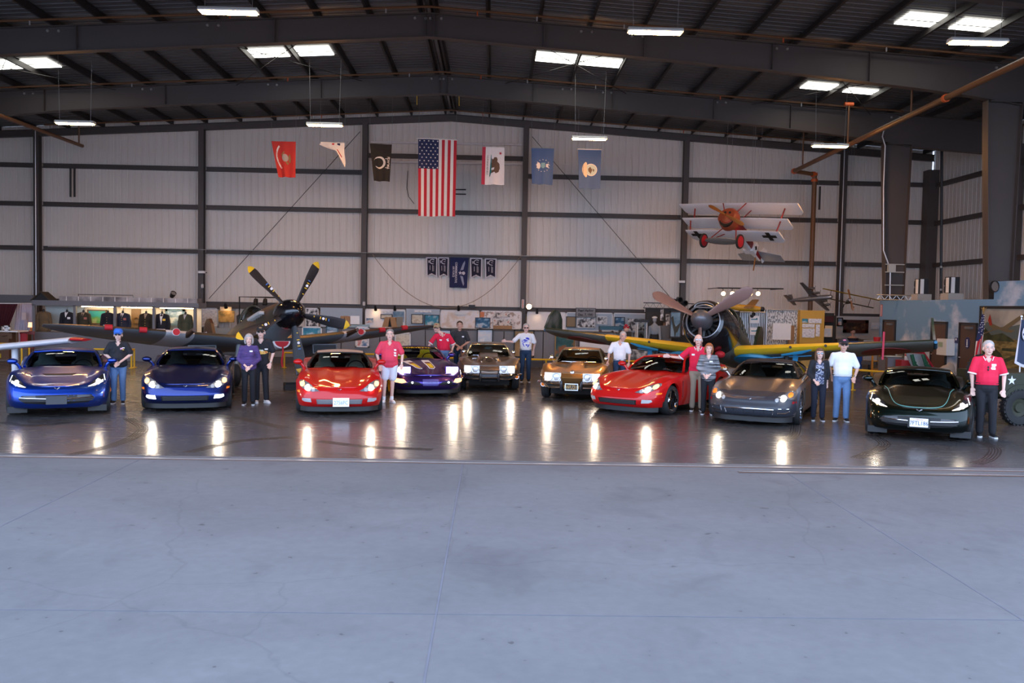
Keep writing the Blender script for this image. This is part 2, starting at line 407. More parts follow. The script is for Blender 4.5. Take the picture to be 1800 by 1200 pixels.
# tapered frame columns
def frame_column(Y, xc, side):
    b = B(); top = ztop(xc)-depth(xc)+.05
    for (za, zb) in ((0, 2.5), (2.5, 5.5), (5.5, 7.6), (7.6, top)):
        def x0(z): return pw([(0, xc-.28*side), (8, xc-.34*side)], z) if False else xc-side*pw([(0,.26), (3.2,.33), (6.6,.52), (9,.6)], z)
        def x1(z): return xc+side*pw([(0,.38), (3.2,.38), (9,.48)], z)
        for fa, fb, hw in ((x0, lambda z: x0(z)+.022*side, .15), (x1, lambda z: x1(z)-.022*side, .15), (x0, x1, .01)):
            q = [(fa(za),Y-hw,za), (fb(za),Y-hw,za), (fb(za),Y+hw,za), (fa(za),Y+hw,za), (fa(zb),Y-hw,zb), (fb(zb),Y-hw,zb), (fb(zb),Y+hw,zb), (fa(zb),Y+hw,zb)]
            b.add(q, [(3,2,1,0), (4,5,6,7), (0,1,5,4), (1,2,6,5), (2,3,7,6), (3,0,4,7)])
    o = struct(b, 'frame_column', STEEL)
    b = B(); b.box((xc, Y, top-.02), (1.0, .3, .03)); b.out('cap_plate', STEEL, o, smooth=False)
    return o
for Y in (18.7, 25.4, 32.1):
    frame_column(Y, 15.14, 1); frame_column(Y, -19.7, -1)
# end wall columns and girts
WC = [-20.27, -13.05, -5.83, 1.34, 8.55, 15.72]
first = None
for X in WC:
    b = B(); h = ztop(X)-.28
    b.box((0,0,h/2), (.012,.26,h)); b.box((0,-.13,h/2), (.24,.016,h)); b.box((0,.13,h/2), (.24,.016,h))
    o = struct(b, 'end_wall_column', STEEL); o.location = (X, 38.5, 0)
b = B(); b.box((XR-.25, 38.45, 4.4), (.5, .5, 8.8)); struct(b, 'corner_column', STEEL)
def girt(xa, xb, z, h=.2, Y=38.68):
    b = B(); b.box(((xa+xb)/2, Y+.04, z-h/2), (xb-xa, .01, h)); b.box(((xa+xb)/2, Y, z-.006), (xb-xa, .1, .012)); b.box(((xa+xb)/2, Y, z-h+.006), (xb-xa, .1, .012)); b.box(((xa+xb)/2, Y-.045, z-h+.022), (xb-xa, .01, .044))
    return struct(b, 'wall_girt', STEEL)
ends = [XL+.1]+WC+[XR-.3]
for i in range(len(ends)-1):
    xa, xb = ends[i]+.13, ends[i+1]-.13
    for z in ((9.05 if i == 3 else 8.28), 6.58, 4.62, 2.28):
        girt(xa, xb, z, .30 if z == 2.28 else .2)
    if i == 3: pass
# right wall girts and posts
for z in (8.2, 6.5, 4.62, 2.28):
    b = B(); b.box((XR-.12, 25.6, z-.1), (.1, 25.6, .2)); struct(b, 'side_wall_girt', STEEL)
b = B(); b.box((XR-.2, 32.1, 4.4), (.3,.25,8.8)); struct(b, 'side_wall_post', STEEL)
b = B(); b.box((XR-.2, 25.4, 4.4), (.3,.25,8.8)); struct(b, 'side_wall_post', STEEL)
# wall brace rods on the end wall (slack diagonals)
def rod(name, pts, r, mat, lab=None, cat=None, grp=None, n=6):
    b = B(); b.tube(pts, r, n); return b.out(name, mat, label=lab, cat=cat, group=grp) if lab else struct(b, name, mat, smooth=True)
for (xa, za, xb, zb) in ((-6.05, 9.95, -12.7, 2.4), (1.6, 9.9, 8.3, 2.5)):
    rod('wall_brace_rod', [(xa, 38.42, za), (xb, 38.42, zb)], .014, STEEL_D)
# roof brace rods between the frames
for (xa, xb) in ((-9.6, -5.0), (-5.0, -9.6), (4.8, .3), (.3, 4.8), (9.5, 14), (14, 9.5), (-18.5,-14), (-14,-18.5)):
    rod('roof_brace_rod', [(xa, 25.5, ztop(xa)-.12), (xb, 32.0, ztop(xb)-.12)], .012, STEEL_D)

# ---------------------------------------------------------------- hanging lamps
LAMPBODY = M('lamp_housing', (.75,.74,.70), .4)
LENS = M('lamp_lens', (1,.95,.8), .5, emit=(1.0,.45,.12), es=240., noise=0)
WIRE = M('cable_grey', (.32,.31,.30), .5, .5)
LAMPS = [(-5.75,18.6,8.48,1), (3.55,19.5,8.58,1), (10.43,18.6,8.25,1), (-13.78,28.5,8.03,1), (-5.99,30.2,8.51,1), (3.3,30.5,8.31,1), (11.57,29.6,8.07,1)]
LL = ['fluorescent lamp hanging over the two blue cars, nearest at the upper left', 'fluorescent lamp hanging nearest right of the roof ridge', 'fluorescent lamp hanging in front of the long pipe at the upper right', 'lamp hanging in the dark corner at far upper left',
      'hanging lamp above the gap between the red flag and the white flag', 'hanging lamp just above the blue flag at the right end of the flags', 'hanging lamp beside the far right frame column', 'hanging lamp out of the frame at left', 'hanging lamp out of the frame at far left', 'hanging lamp out of the frame at right']
def make_lamp(loc, lab, i):
    t = thing('hanging_lamp', lab, 'lamp', loc, group='hanging fluorescent lamps')
    b = B(); pr = [(-.13,0), (-.14,.03), (-.10,.085), (.10,.085), (.14,.03), (.13,0)]
    b.rings([[Vector((x, y, z)) for y, z in pr] for x in (-.62, .62)]); b.out('housing', LAMPBODY, t, smooth=False)
    b = B(); pr = [(-.115,.002), (-.09,-.03), (.09,-.03), (.115,.002)]
    b.rings([[Vector((x, y, z)) for y, z in pr] for x in (-.58, .58)]); b.out('lens', LENS, t, smooth=False)
    for x in (-.5, .5):
        b = B(); zt = ztop(loc[0]+x*1.1)+.235-loc[2]; b.tube([(x, 0, .08), (x*1.1, 0, zt)], .006, 5); b.out('cable', WIRE, t)
for i, (x, y, z, v) in enumerate(LAMPS): make_lamp((x, y, z), LL[i], i)

# ---------------------------------------------------------------- pipes, conduits
PIPE = M('sprinkler_pipe', (.17,.075,.03), .5, noise=.2); ORANGE = M('pipe_coupling', (.60,.10,.02), .5); CONDUIT = M('conduit_zinc', (.62,.62,.62), .35, .5)
t = thing('sprinkler_main', 'rust brown sprinkler main at the upper right, dropping to a riser on the end wall', 'pipe', (12.72, 36.4, 0))
b = B(); b.tube([(0,-17.5,8.52), (0,0,8.30)], .085, 10); b.out('main_pipe', PIPE, t)
b = B(); b.tube([(0,0,8.30), (1.02,.35,8.24)], .085, 10); b.out('cross_pipe', PIPE, t)
b = B(); b.tube([(1.02,.35,8.24), (1.02,.35,1.7)], .10, 10); b.out('riser', PIPE, t)
b = B(); b.tube([(1.33,.5,7.75), (1.33,.5,6.75)], .045, 8); b.out('drain_pipe', STEEL_D, t)
for p, d, r in (((0,-.02,8.3),(0,1,0),.12), ((1.02,.35,8.24),(0,0,1),.13), ((1.02,.35,7.98),(0,0,1),.14), ((1.02,.35,1.95),(0,0,1),.15), ((0,-12.2,8.45),(0,1,0),.115), ((.95,.33,8.24),(1,.34,0),.12)):
    b = B(); d = Vector(d); b.cyl(Vector(p)-d*.06, Vector(p)+d*.06, r, n=12); b.out('coupling', ORANGE, t)
for y in (-1, -5.5, -10.2):
    b = B(); b.tube([(0,y,8.4-.012*y), (.0,y,ztop(12.7)-.05)], .03, 6); b.out('hanger', PIPE, t)
    b = B(); b.cyl((-.16,y,ztop(12.7)-.1), (.16,y,ztop(12.7)-.1), .07, n=10); b.out('hanger_tee', ORANGE, t)
t = thing('sprinkler_main', 'rust brown sprinkler main crossing the dark upper left corner', 'pipe', (-17.3, 36.4, 0))
b = B(); b.tube([(0,-10,8.60), (0,0,8.68)], .07, 10); b.out('main_pipe', PIPE, t)
b = B(); b.tube([(0,-.3,8.7), (0,-.3,9.7)], .03, 6); b.out('hanger', PIPE, t)
SPL = ['thin rust brown branch pipe under the roof in front of the third frame', 'thin rust brown branch pipe under the roof just before the second frame', 'thin rust brown branch pipe under the roof near the end wall']
for k, Y in enumerate((24.7, 31.5, 37.6)):
    t = thing('branch_pipe', SPL[k], 'pipe', (0, Y, 0), group='sprinkler branch pipes')
    b = B(); pts = [(X, 0, ztop(X)-.028) for X in (-19.5, -12, -6, XRIDGE, 4, 8, 12.5, 15)]; b.tube(pts, .032, 7); b.out('pipe', PIPE, t)
    for X in (-13.2, -7.6, -3.2, -.6, 1.1, 3.6, 8.2, 11.2):
        b = B(); b.cyl((X, 0, ztop(X)-.05), (X, 0, ztop(X)-.17), .022, n=6); b.out('sprinkler_head', ORANGE if X in (-7.6, -.6, 8.2) else CONDUIT, t)
rod('wall_conduit', [(-20.25, 38.3, 0.5), (-20.25, 38.3, 9.7)], .02, CONDUIT, 'thin galvanized conduit running up the leftmost end wall column', 'conduit')
rod('wall_conduit', [(15.64, 38.3, 0.5), (15.64, 38.3, 9.7)], .02, CONDUIT, 'thin conduit running up the end wall column behind the small biplane', 'conduit')
rod('wall_conduit', [(-19.8, 38.45, 4.58), (-13.05, 38.35, 4.58), (-5.83, 38.3, 4.58), (1.34, 38.3, 4.58), (8.4, 38.45, 4.58)], .018, CONDUIT, 'long pale conduit running along the girt above the row of dark banners', 'conduit')
p = [atx(1555,222,14.6), atx(1551,240,14.55), atx(1556,256,14.5), atx(1556,420,14.55), atx(1552,440,14.6), atx(1560,462,14.72), atx(1561,530,14.75)]
yc = 31.9
p = [at(x, y, yc) for x, y in ((1555,224), (1551,240), (1556,256), (1553,330), (1553,440), (1561,462), (1565,478), (1564,528))]
t = thing('riser_conduit', 'bright galvanized conduit bending down the far frame column to a grey box', 'conduit', (0,0,0))
b = B(); b.tube(p[:7], .026, 8); b.out('upper_conduit', CONDUIT, t); b = B(); b.tube(p[6:], .026, 8); b.out('lower_conduit', CONDUIT, t)
b = B(); q = at(1566, 472, yc); b.box((q.x, q.y-.04, q.z), (.28, .12, .28)); b.out('junction_box', M('box_grey', (.42,.44,.42), .5), t, smooth=False)
for dz in (.16, -.13, -.62):
    b = B(); b.box((q.x+.12, q.y-.06, q.z+dz), (.72, .04, .035)); b.out('strut', M('box_grey'), t, smooth=False)
t = thing('black_drain_pipe', 'black roof drain pipe with white knobs beside the right wall ribs', 'pipe', (0,0,0))  # plain drain pipe with knobs, carries no lamp
b = B(); p0, p1 = at(1657, 30, 34), at(1654, 520, 34); b.tube([p0, p1], .055, 8); b.out('drain_pipe', M('pipe_black', (.02,.02,.022), .4), t)
for y in (509, 518, 526, 469): b = B(); q = at(1654, y, 33.9); b.sph(q, .05, n=8); b.out('knob', M('knob_white', (.8,.8,.78), .4), t)
# ---------------------------------------------------------------- cars
RUBBER = M('tyre_rubber', (.018,.018,.019), .75); CHROME = M('chrome', (.86,.86,.88), .08, 1., noise=0); ALLOY = M('alloy', (.62,.62,.64), .22, 1., noise=0)
BLACKP = M('black_plastic', (.012,.012,.013), .5); GRILLE = M('grille_black', (.008,.008,.009), .6); UNDER = M('underbody', (.006,.006,.006), .9)
CARGLASS = glass('windscreen_glass', (.42,.48,.47), .02, .05)
BEAM = M('headlamp_lit', (1,1,.9), .3, emit=(1,.84,.62), es=240, noise=0); BEAMS = M('headlamp_soft', (1,1,.9), .3, emit=(1,.88,.72), es=9, noise=0)
AMBER = M('amber_lens', (.85,.22,.02), .25, emit=(1,.25,.02), es=.25, noise=0); AMBERL = M('amber_lit', (.9,.4,.1), .25, emit=(1,.42,.12), es=5, noise=0)
FOGL = M('fog_lens', (.75,.78,.8), .12, .5, noise=0); FOGLIT = M('fog_lit', (.9,.95,1), .2, emit=(.8,.92,1), es=7, noise=0); LENSC = M('lamp_clear', (.35,.36,.38), .1, .6, noise=0)
REDL = M('red_lens', (.45,.01,.01), .2, noise=0); PLATEW = M('plate_white', (.82,.82,.82), .4, noise=0); PLATEK = M('plate_black', (.03,.03,.03), .4, noise=0)
def paint(name, rgb=None, metal=.3, rough=.3):
    if name in MATS: return MATS[name]
    if metal >= .3: return M(name, rgb, .34, .88, coat=.7, noise=.03, nsc=40)
    return M(name, rgb, .45, 0, coat=.8, noise=.03, nsc=40, spec=.15)

def dense(tab, n):  return spline([(x, y, 0) for x, y in tab], n)

class Body:
    """car body: y back from the nose (0) to the tail, x to the side, z up"""
    def __init__(s, P):
        s.P = P; o = spline([(x, y, 0) for x, y in P['outline']], P.get('n', 112)); s.o = o; rows = P['rows']; N = len(o)
        wy, wr, wz = P['wheels'], P['arch'], P['wheel_z']
        half = []
        for p in o:
            x, y = p.x, p.y; zs = sm(P['zsh'], y); zl = sm(P['zlow'], y); col = []
            fr = max(0, 1-y/.9); rr = max(0, 1-(P['L']-y)/.8)
            for (t, inx, iny, iyr) in rows:
                z = zl+(zs-zl)*t; k = 1-inx/max(.3, P['outline_w'])
                yy = y+iny*fr-iyr*rr
                xx = x*k
                for w in wy:
                    d = abs(yy-w)
                    if d < wr and x > P['outline_w']*.7: z = max(z, wz+math.sqrt(wr*wr-d*d)+.004*t)
                col.append(Vector((xx, yy, z)))
            half.append(col)
        s.half = half; R = len(rows); b = B(); s.b = b
        full = []
        for i in range(N): full.append(half[i])
        for sgn in (1, -1):
            q = [Vector((p.x*sgn, p.y, p.z)) for col in half for p in col]
            fs = [(i*R+j, (i+1)*R+j, (i+1)*R+j+1, i*R+j+1) for i in range(N-1) for j in range(R-1)]
            b.add(q, fs)
            # top surface
            K = 10; q = []
            for i in range(N):
                e = half[i][-1]
                for k in range(K+1):
                    u = 1-k/K; q.append(Vector((e.x*u*sgn, e.y, s.top(e, u))))
            fs = []
            c0, c1, cw = P['cabin']
            for i in range(N-1):
                y = half[i][-1].y
                for k in range(K):
                    xm = half[i][-1].x*(1-(k+.5)/K)
                    if c0 < y < c1 and xm < cw: continue
                    a = i*(K+1)+k; fs.append((a, a+1, a+K+2, a+K+1))
            b.add(q, fs)
    def top(s, e, u):
        P = s.P; zc = sm(P['zc'], e.y); z = zc+(e.z-zc)*u**P.get('top_pow', 2.2)
        fb = sm(P['fender'], e.y); up_ = P.get('fender_u', .78); return z+fb*max(0, 1-((u-up_)/.26)**2)**2 + P.get('hoodfn', lambda y, u: 0)(e.y, u)
    def build(s, mats, parent, name='body'):
        o = s.b.out(name, mats, parent, auto=38)
        bm = bmesh.new(); bm.from_mesh(o.data); bmesh.ops.remove_doubles(bm, verts=bm.verts, dist=.0005); bmesh.ops.recalc_face_normals(bm, faces=bm.faces); bm.to_mesh(o.data)
        o.data.polygons.foreach_set('use_smooth', [True]*len(o.data.polygons)); o.data.set_sharp_from_angle(angle=math.radians(38))
        s.tree = BVHTree.FromBMesh(bm); bm.free(); return o

def decal(tree, pts, d, mat, parent, name, off=.004, cuts=3, thick=.006, label=None):
    """a thin piece following the body: polygon pts (a, b) cast along d ('front': (x,z), 'top': (x,y), 'side': (y,z))"""
    bm = bmesh.new(); mk = {'front': lambda a, b: (a, -3, b), 'top': lambda a, b: (a, b, 4), 'right': lambda a, b: (4, a, b)}[d]
    dv = {'front': Vector((0,1,0)), 'top': Vector((0,0,-1)), 'right': Vector((-1,0,0))}[d]
    vs_ = [bm.verts.new(mk(*p)) for p in pts]; bm.faces.new(vs_)
    bmesh.ops.triangulate(bm, faces=bm.faces)
    for _ in range(cuts):
        bmesh.ops.subdivide_edges(bm, edges=[e for e in bm.edges if e.calc_length() > .05], cuts=1, use_grid_fill=True)
        bmesh.ops.triangulate(bm, faces=bm.faces)
    last = None; bad = []
    for v in bm.verts:
        h = tree.ray_cast(v.co, dv)
        if h[0] is None: h = tree.find_nearest(Vector((v.co.x, .2, v.co.z)) if d == 'front' else v.co-Vector(dv)*-2)
        n = h[1] if h[1].dot(dv) < 0 else -h[1]
        v.co = h[0]+n*off-dv*.002
    if d == 'front' and off < .1:
        ys = sorted(v.co.y for v in bm.verts); y_ = ys[len(ys)//2]+.45
        bad = [v for v in bm.verts if v.co.y > y_]
        if bad and len(bad) < len(bm.verts)-3: bmesh.ops.delete(bm, geom=bad, context='VERTS')
    bmesh.ops.recalc_face_normals(bm, faces=bm.faces)
    g = bmesh.ops.extrude_face_region(bm, geom=list(bm.faces))
    for e in g['geom']:
        if isinstance(e, bmesh.types.BMVert): e.co += dv*(off+thick)
    bmesh.ops.recalc_face_normals(bm, faces=bm.faces)
    me = bpy.data.meshes.new(name); bm.to_mesh(me); bm.free(); me.materials.append(mat)
    me.polygons.foreach_set('use_smooth', [True]*len(me.polygons)); me.set_sharp_from_angle(angle=math.radians(40))
    o = bpy.data.objects.new(name, me); COL.objects.link(o); o.parent = parent
    if label: o['label'] = label
    return o
def mirror(pts): return [(-a, b) for a, b in pts][::-1]
def ell(cx, cz, rx, rz, n=14, rot=0.):
    return [(cx+rx*math.cos(t)*math.cos(rot)-rz*math.sin(t)*math.sin(rot), cz+rx*math.cos(t)*math.sin(rot)+rz*math.sin(t)*math.cos(rot)) for t in [2*PI*k/n for k in range(n)]]
def surf(tree, x, z, off=0.):
    h = tree.ray_cast(Vector((x, -3, z)), Vector((0,1,0)))
    return (h[0]+Vector((0,-off,0))) if h[0] is not None else Vector((x, .3, z))

def wheel(parent, c, r, w, rim_mat, spokes=5, side=1, steer=0., style='spoke'):
    t = bpy.data.objects.new('wheel', None); COL.objects.link(t); t.parent = parent; t.location = c; t.rotation_euler = (0,0,steer)
    rr = r*.74; h = w/2
    b = B(); b.lathe([(rr, -h*.8), (rr+.02, -h), (r-.03, -h), (r, -h*.6), (r, -h*.2), (r-.008, -h*.17), (r-.008, -h*.1), (r, -h*.07), (r, h*.07), (r-.008, h*.1), (r-.008, h*.17), (r, h*.2), (r, h*.6), (r-.03, h), (rr+.02, h), (rr, h*.8)], d=(1,0,0), n=36, closed=True); b.out('tyre', RUBBER, t, auto=50)
    b = B(); b.lathe([(rr, -h*.8), (rr-.015, h*.55), (rr+.012, h*.95), (rr, h*.98), (rr-.03, h*.8), (rr-.035, -h*.6), (rr-.03,-h*.7)], d=(side,0,0), n=36, closed=True)
    b.cyl((side*h*.25,0,0), (side*h*.62,0,0), .065, .055, 14)
    for k in range(spokes):
        a = 2*PI*k/spokes+.3
        R_ = Matrix.Rotation(a, 3, 'X'); q = []
        for rad, wd, xo in ((.04,.045,.5), (rr*.5,.05,.62), (rr*.93,.075,.78)):
            for sy, dx in ((-wd/1.6, 0), (wd/1.6, 0), (wd/1.6, -.03), (-wd/1.6, -.03)): q.append(R_ @ Vector((side*(h*xo+dx), sy, rad)))
        b.rings([q[0:4], q[4:8], q[8:12]])
    b.out('rim', rim_mat, t)
    b = B(); b.cyl((-side*h*.3,0,0), (side*h*.05,0,0), rr*.96, n=24); b.out('brake_disc', UNDER, t)
    return t
def seat_mesh(parent, x, y, z, mat, wd=.50, ht=.62):
    b = B(); rs = []
    for (zz, w, d, yo) in ((0,wd*.8,.14,0), (.12,wd,.18,.02), (.3,wd*.98,.16,.06), (.40,wd*.8,.14,.09), (.46,wd*.56,.12,.11), (ht-.03,wd*.5,.10,.14), (ht,wd*.36,.06,.15)):
        rs.append([Vector((x+w/2*math.copysign(abs(math.cos(t))**.6, math.cos(t)), y+yo+d/2*math.copysign(abs(math.sin(t))**.6, math.sin(t)), z+zz)) for t in [2*PI*k/20 for k in range(20)]])
    b.rings(rs); return b.out('seat', mat, parent)
def steering(parent, x, y, z, r=.185):
    b = B(); nrm = Vector((0,-.9,.42)).normalized(); a, c, _ = basis(nrm); o = Vector((x,y,z))
    b.tube([o+a*(r*math.cos(2*PI*k/20))+c*(r*math.sin(2*PI*k/20)) for k in range(20)], .014, 6, closed=True)
    b.tube([o-a*r, o+nrm*-.03, o+a*r], .013, 6); b.cyl(o, o-nrm*.16, .04, .03, 8); return b.out('steering_wheel', BLACKP, parent)
def strip(b, p, w, t): b.tube(p, w, 6)
def plate(parent, c, w, h, mat, txt, tmat, small=None, smat=None, tilt=0., size=.1, fr=None):
    R_ = Matrix.Rotation(tilt, 3, 'X'); b = B(); b.box(c, (w, .012, h), rot=R_); o = b.out('number_plate', mat, parent, smooth=False)
    if fr:
        b = B(); c_ = Vector(c)
        for dx, dz, sx, sz in ((0,h/2,w+.02,.018), (0,-h/2,w+.02,.018), (w/2,0,.018,h), (-w/2,0,.018,h)): b.box(c_+R_ @ Vector((dx,-.004,dz)), (sx,.016,sz), rot=R_)
        b.out('plate_frame', fr, o, smooth=False)
    m = frame(Vector(c)+R_ @ Vector((0,-.009,-.012)), (1,0,0), R_ @ Vector((0,0,1)))
    if txt: textmesh('lettering', txt, size, tmat, o, m, .0015, sx=.82)
    if small: textmesh('heading', small, .032, smat, o, frame(Vector(c)+R_ @ Vector((0,-.009,h*.36)), (1,0,0), R_ @ Vector((0,0,1))), .0015)
    return o
def emblem(tree, parent, x, z, w, y=None):
    """crossed flags badge"""
    b = B(); c = surf(tree, x, z, .012) if y is None else Vector((x, y, z))
    for s_, m_ in ((1, 0), (-1, 1)):
        q = [(0,-.12), (.12,-.02), (.5,.16), (.5,.34), (.28,.30), (.05,.08)]
        b.prism([c+Vector((s_*a*w, 0, bb*w)) for a, bb in q], (0,.012,0), m=m_)
    return b.out('badge', [CHROME, M('badge_dark', (.12,.10,.1), .2, .6)], parent, smooth=False)
def mirrors(parent, x, y, z, mat, sx=1., foot=.1):
    for s_ in (1, -1):
        b = B(); b.sph((s_*(x+.13), y, z+.07), (.105, .075, .062), n=12); b.tube([(s_*(x-.03), y+.03, z-foot), (s_*(x+.04), y+.02, z), (s_*(x+.1), y, z+.05)], [.035,.03,.04], 8); o = b.out('door_mirror', mat, parent)
def greenhouse(parent, G, body_mat, roof_mat, pillar_mat, kind='coupe'):
    base, head, rear, deck = G['base'], G['head'], G['rear'], G['deck']   # each: (centre (y,z), side (x,y,z))
    def curve(c, u):
        (yc, zc), (x, y, z) = c; return Vector((x*u, yc+(y-yc)*u*u, zc+(z-zc)*u*u))
    def sheet(c0, c1, bow, off=0.):
        def fn(u, v):
            p = curve(c0, 2*u-1 if True else u).lerp(curve(c1, 2*u-1), v); k = 4*v*(1-v)*bow
            return p+Vector((0, -k*.3, k))
        return fn
    def sc(fn): return fn
    def curve2(c, s_): p = curve(c, abs(s_)); p.x = c[1][0]*s_; return p
    def sheet2(c0, c1, bow): 
        def fn(u, v):
            s_ = 2*u-1; p = curve2(c0, s_).lerp(curve2(c1, s_), v); k = 4*v*(1-v)*bow; return p+Vector((0,-k*.3,k))
        return fn
    b = B(); b.grid(sheet2(base, head, .03), 16, 6); b.out('windscreen', CARGLASS, parent)
    for s_ in (1, -1):
        a, c = curve2(base, s_), curve2(head, s_); m_ = a.lerp(c, .5)+Vector((0,-.01,.035))
        b = B(); b.tube([a+Vector((0,-.03,-.03)), a, m_, c, c+Vector((0,.05,.0))], [.03,.032,.028,.028,.02], 8); b.out('pillar', pillar_mat, parent)
    b = B(); b.tube([curve2(head, -1+2*k/12) for k in range(13)], .02, 8); b.out('windscreen_header', pillar_mat, parent)
    if kind == 'roadster': return
    b = B()
    def roof_fn(u, v):
        s_ = 2*u-1; p = curve2(head, s_).lerp(curve2(rear, s_), v); return p+Vector((0,0,G.get('crown',.03)*4*v*(1-v)))
    b.grid(roof_fn, 16, 8)
    def roof_in(u, v): return roof_fn(u, v)-Vector((0,0,.025))
    b.grid(roof_in, 16, 8)
    b.out('roof', roof_mat, parent)
    b = B(); b.grid(sheet2(rear, deck, .04), 14, 6); b.out('rear_window' if kind == 'coupe' else 'soft_top_rear', CARGLASS if kind == 'coupe' else roof_mat, parent)
    for s_ in (1, -1):
        a, c, e, d = curve2(base, s_), curve2(head, s_), curve2(rear, s_), curve2(deck, s_); sill = [a, Vector((s_*G['belt'][0], (a.y+d.y)/2, G['belt'][1])), d]
        def lo(v): return spl3(sill, v)
        def spl3(P, v): return P[0]*(1-v)**2+P[1]*2*v*(1-v)+P[2]*v*v
        def hi(v):
            if v < .12: return a.lerp(c, v/.12)
            if v < .62: return c.lerp(e, (v-.12)/.5)+Vector((0,0,.02*math.sin(PI*(v-.12)/.5)))
            return e.lerp(d, (v-.62)/.38)
        b = B(); b.grid(lambda u, v: lo(v*.62 if True else v).lerp(hi(v*.62), u), 4, 12); b.out('side_window', CARGLASS, parent)
        b = B(); b.grid(lambda u, v: lo(.62+v*.38).lerp(hi(.62+v*.38), u)+Vector((s_*.004,0,0)), 4, 8); b.out('rear_quarter', roof_mat, parent)
        b = B(); b.tube([lo(.0), lo(.3), lo(.62)], .012, 6); b.out('window_trim', BLACKP, parent)
def underbody(parent, P):
    L_, w = P['L'], P['outline_w']; b = B(); b.box((0, L_/2, .30), (w*1.25, L_-.5, .26)); b.box((0, (P['wheels'][0]+P['wheels'][1])/2, .30), (w*1.86, P['wheels'][1]-P['wheels'][0]-.85, .24))
    b.box((0, P['wheels'][0], .5), (w*1.2, .8, .30)); b.box((0, P['wheels'][1], .5), (w*1.2, .8, .36)); b.out('underbody', UNDER, parent, smooth=False)
    c0, c1, cw = P['cabin']; b = B(); b.box((0, (c0+c1)/2, .62), (cw*2, c1-c0+.1, .08)); b.box((0, c0+.22, .74), (cw*1.9, .42, .20)); b.box((0, c1-.08, .76), (cw*1.9, .2, .25)); b.out('cabin_trim', M('cabin_dark', (.012,.012,.013), .8), parent, smooth=False)

C6 = dict(L=4.435, outline_w=.915, wheels=(.95, 3.635), arch=.365, wheel_z=.335, cabin=(1.72, 3.5, .70),
  outline=[(0,0), (.25,.008), (.5,.045), (.70,.14), (.83,.32), (.893,.6), (.912,.95), (.905,1.5), (.893,2.2), (.905,2.9), (.925,3.5), (.915,3.95), (.85,4.25), (.6,4.40), (.3,4.43), (0,4.435)],
  zlow=[(0,.19), (.6,.19), (1.2,.17), (3.2,.17), (4.0,.24), (4.435,.30)],
  zsh=[(0,.58), (.1,.60), (.3,.655), (.6,.735), (.95,.79), (1.4,.82), (2.0,.85), (2.8,.90), (3.5,.96), (4.0,.97), (4.435,.95)],
  zc=[(0,.57), (.15,.60), (.5,.68), (1.0,.775), (1.5,.86), (1.8,.90), (3.0,.93), (3.6,.98), (4.435,.96)],
  fender=[(0,.0), (.3,.02), (.7,.055), (1.0,.06), (1.5,.03), (2,.0), (3,.0), (3.5,.03), (4.4,0)],
  hoodfn=lambda y, u: (.022*math.exp(-((u-.34)/.10)**2)*max(0, min(1, (y-.3)/.5)) if y < 1.8 else 0),
  rows=[(0,.05,.13,.10), (.10,.03,.06,.08), (.24,.012,.02,.05), (.38,.0,.0,.02), (.46,.0,-.008,.0), (.54,.0,.0,.0), (.74,.004,.055,.02), (.84,.012,.07,.04), (.93,.03,.095,.05), (1,.06,.14,.08)])
GH6 = dict(base=((1.52,.905), (.70,1.92,.915)), head=((2.22,1.195), (.53,2.36,1.165)), rear=((3.0,1.225), (.52,3.0,1.185)), deck=((3.95,1.01), (.66,3.85,.98)), belt=(.80,.925), crown=.035)
C7 = dict(C6, L=4.493, outline_w=.938, wheels=(.93, 3.64),
  outline=[(0,0), (.25,.012), (.5,.06), (.70,.17), (.85,.36), (.915,.62), (.938,.95), (.925,1.5), (.89,2.1), (.90,2.7), (.935,3.4), (.935,3.95), (.88,4.3), (.6,4.45), (.3,4.49), (0,4.493)],
  zsh=[(0,.60), (.1,.615), (.3,.67), (.6,.76), (.95,.825), (1.4,.83), (2.0,.84), (2.8,.90), (3.5,.97), (4.0,.98), (4.493,.96)],
  zc=[(0,.585), (.15,.61), (.5,.69), (1.0,.79), (1.5,.87), (1.8,.90), (3.0,.93), (3.6,.98), (4.493,.97)],
  fender=[(0,.0), (.3,.015), (.7,.05), (1.0,.055), (1.5,.03), (2,.0), (3,.0), (3.5,.035), (4.4,0)],
  hoodfn=lambda y, u: (.035*max(0, min(1, (.52-u)/.06+.5))*max(0, min(1, (y-.35)/.4)) if y < 1.8 else 0),
  rows=[(0,.05,.12,.10), (.12,.025,.05,.08), (.26,.008,.01,.05), (.36,.0,-.015,.02), (.50,.0,-.005,.0), (.60,.0,.0,.0), (.76,.004,.06,.02), (.86,.012,.085,.04), (.94,.03,.11,.05), (1,.06,.15,.08)])
GH7 = dict(base=((1.50,.90), (.72,1.92,.91)), head=((2.25,1.19), (.60,2.42,1.15)), rear=((3.0,1.215), (.58,3.0,1.165)), deck=((4.05,1.0), (.66,3.95,.97)), belt=(.80,.925), crown=.035)

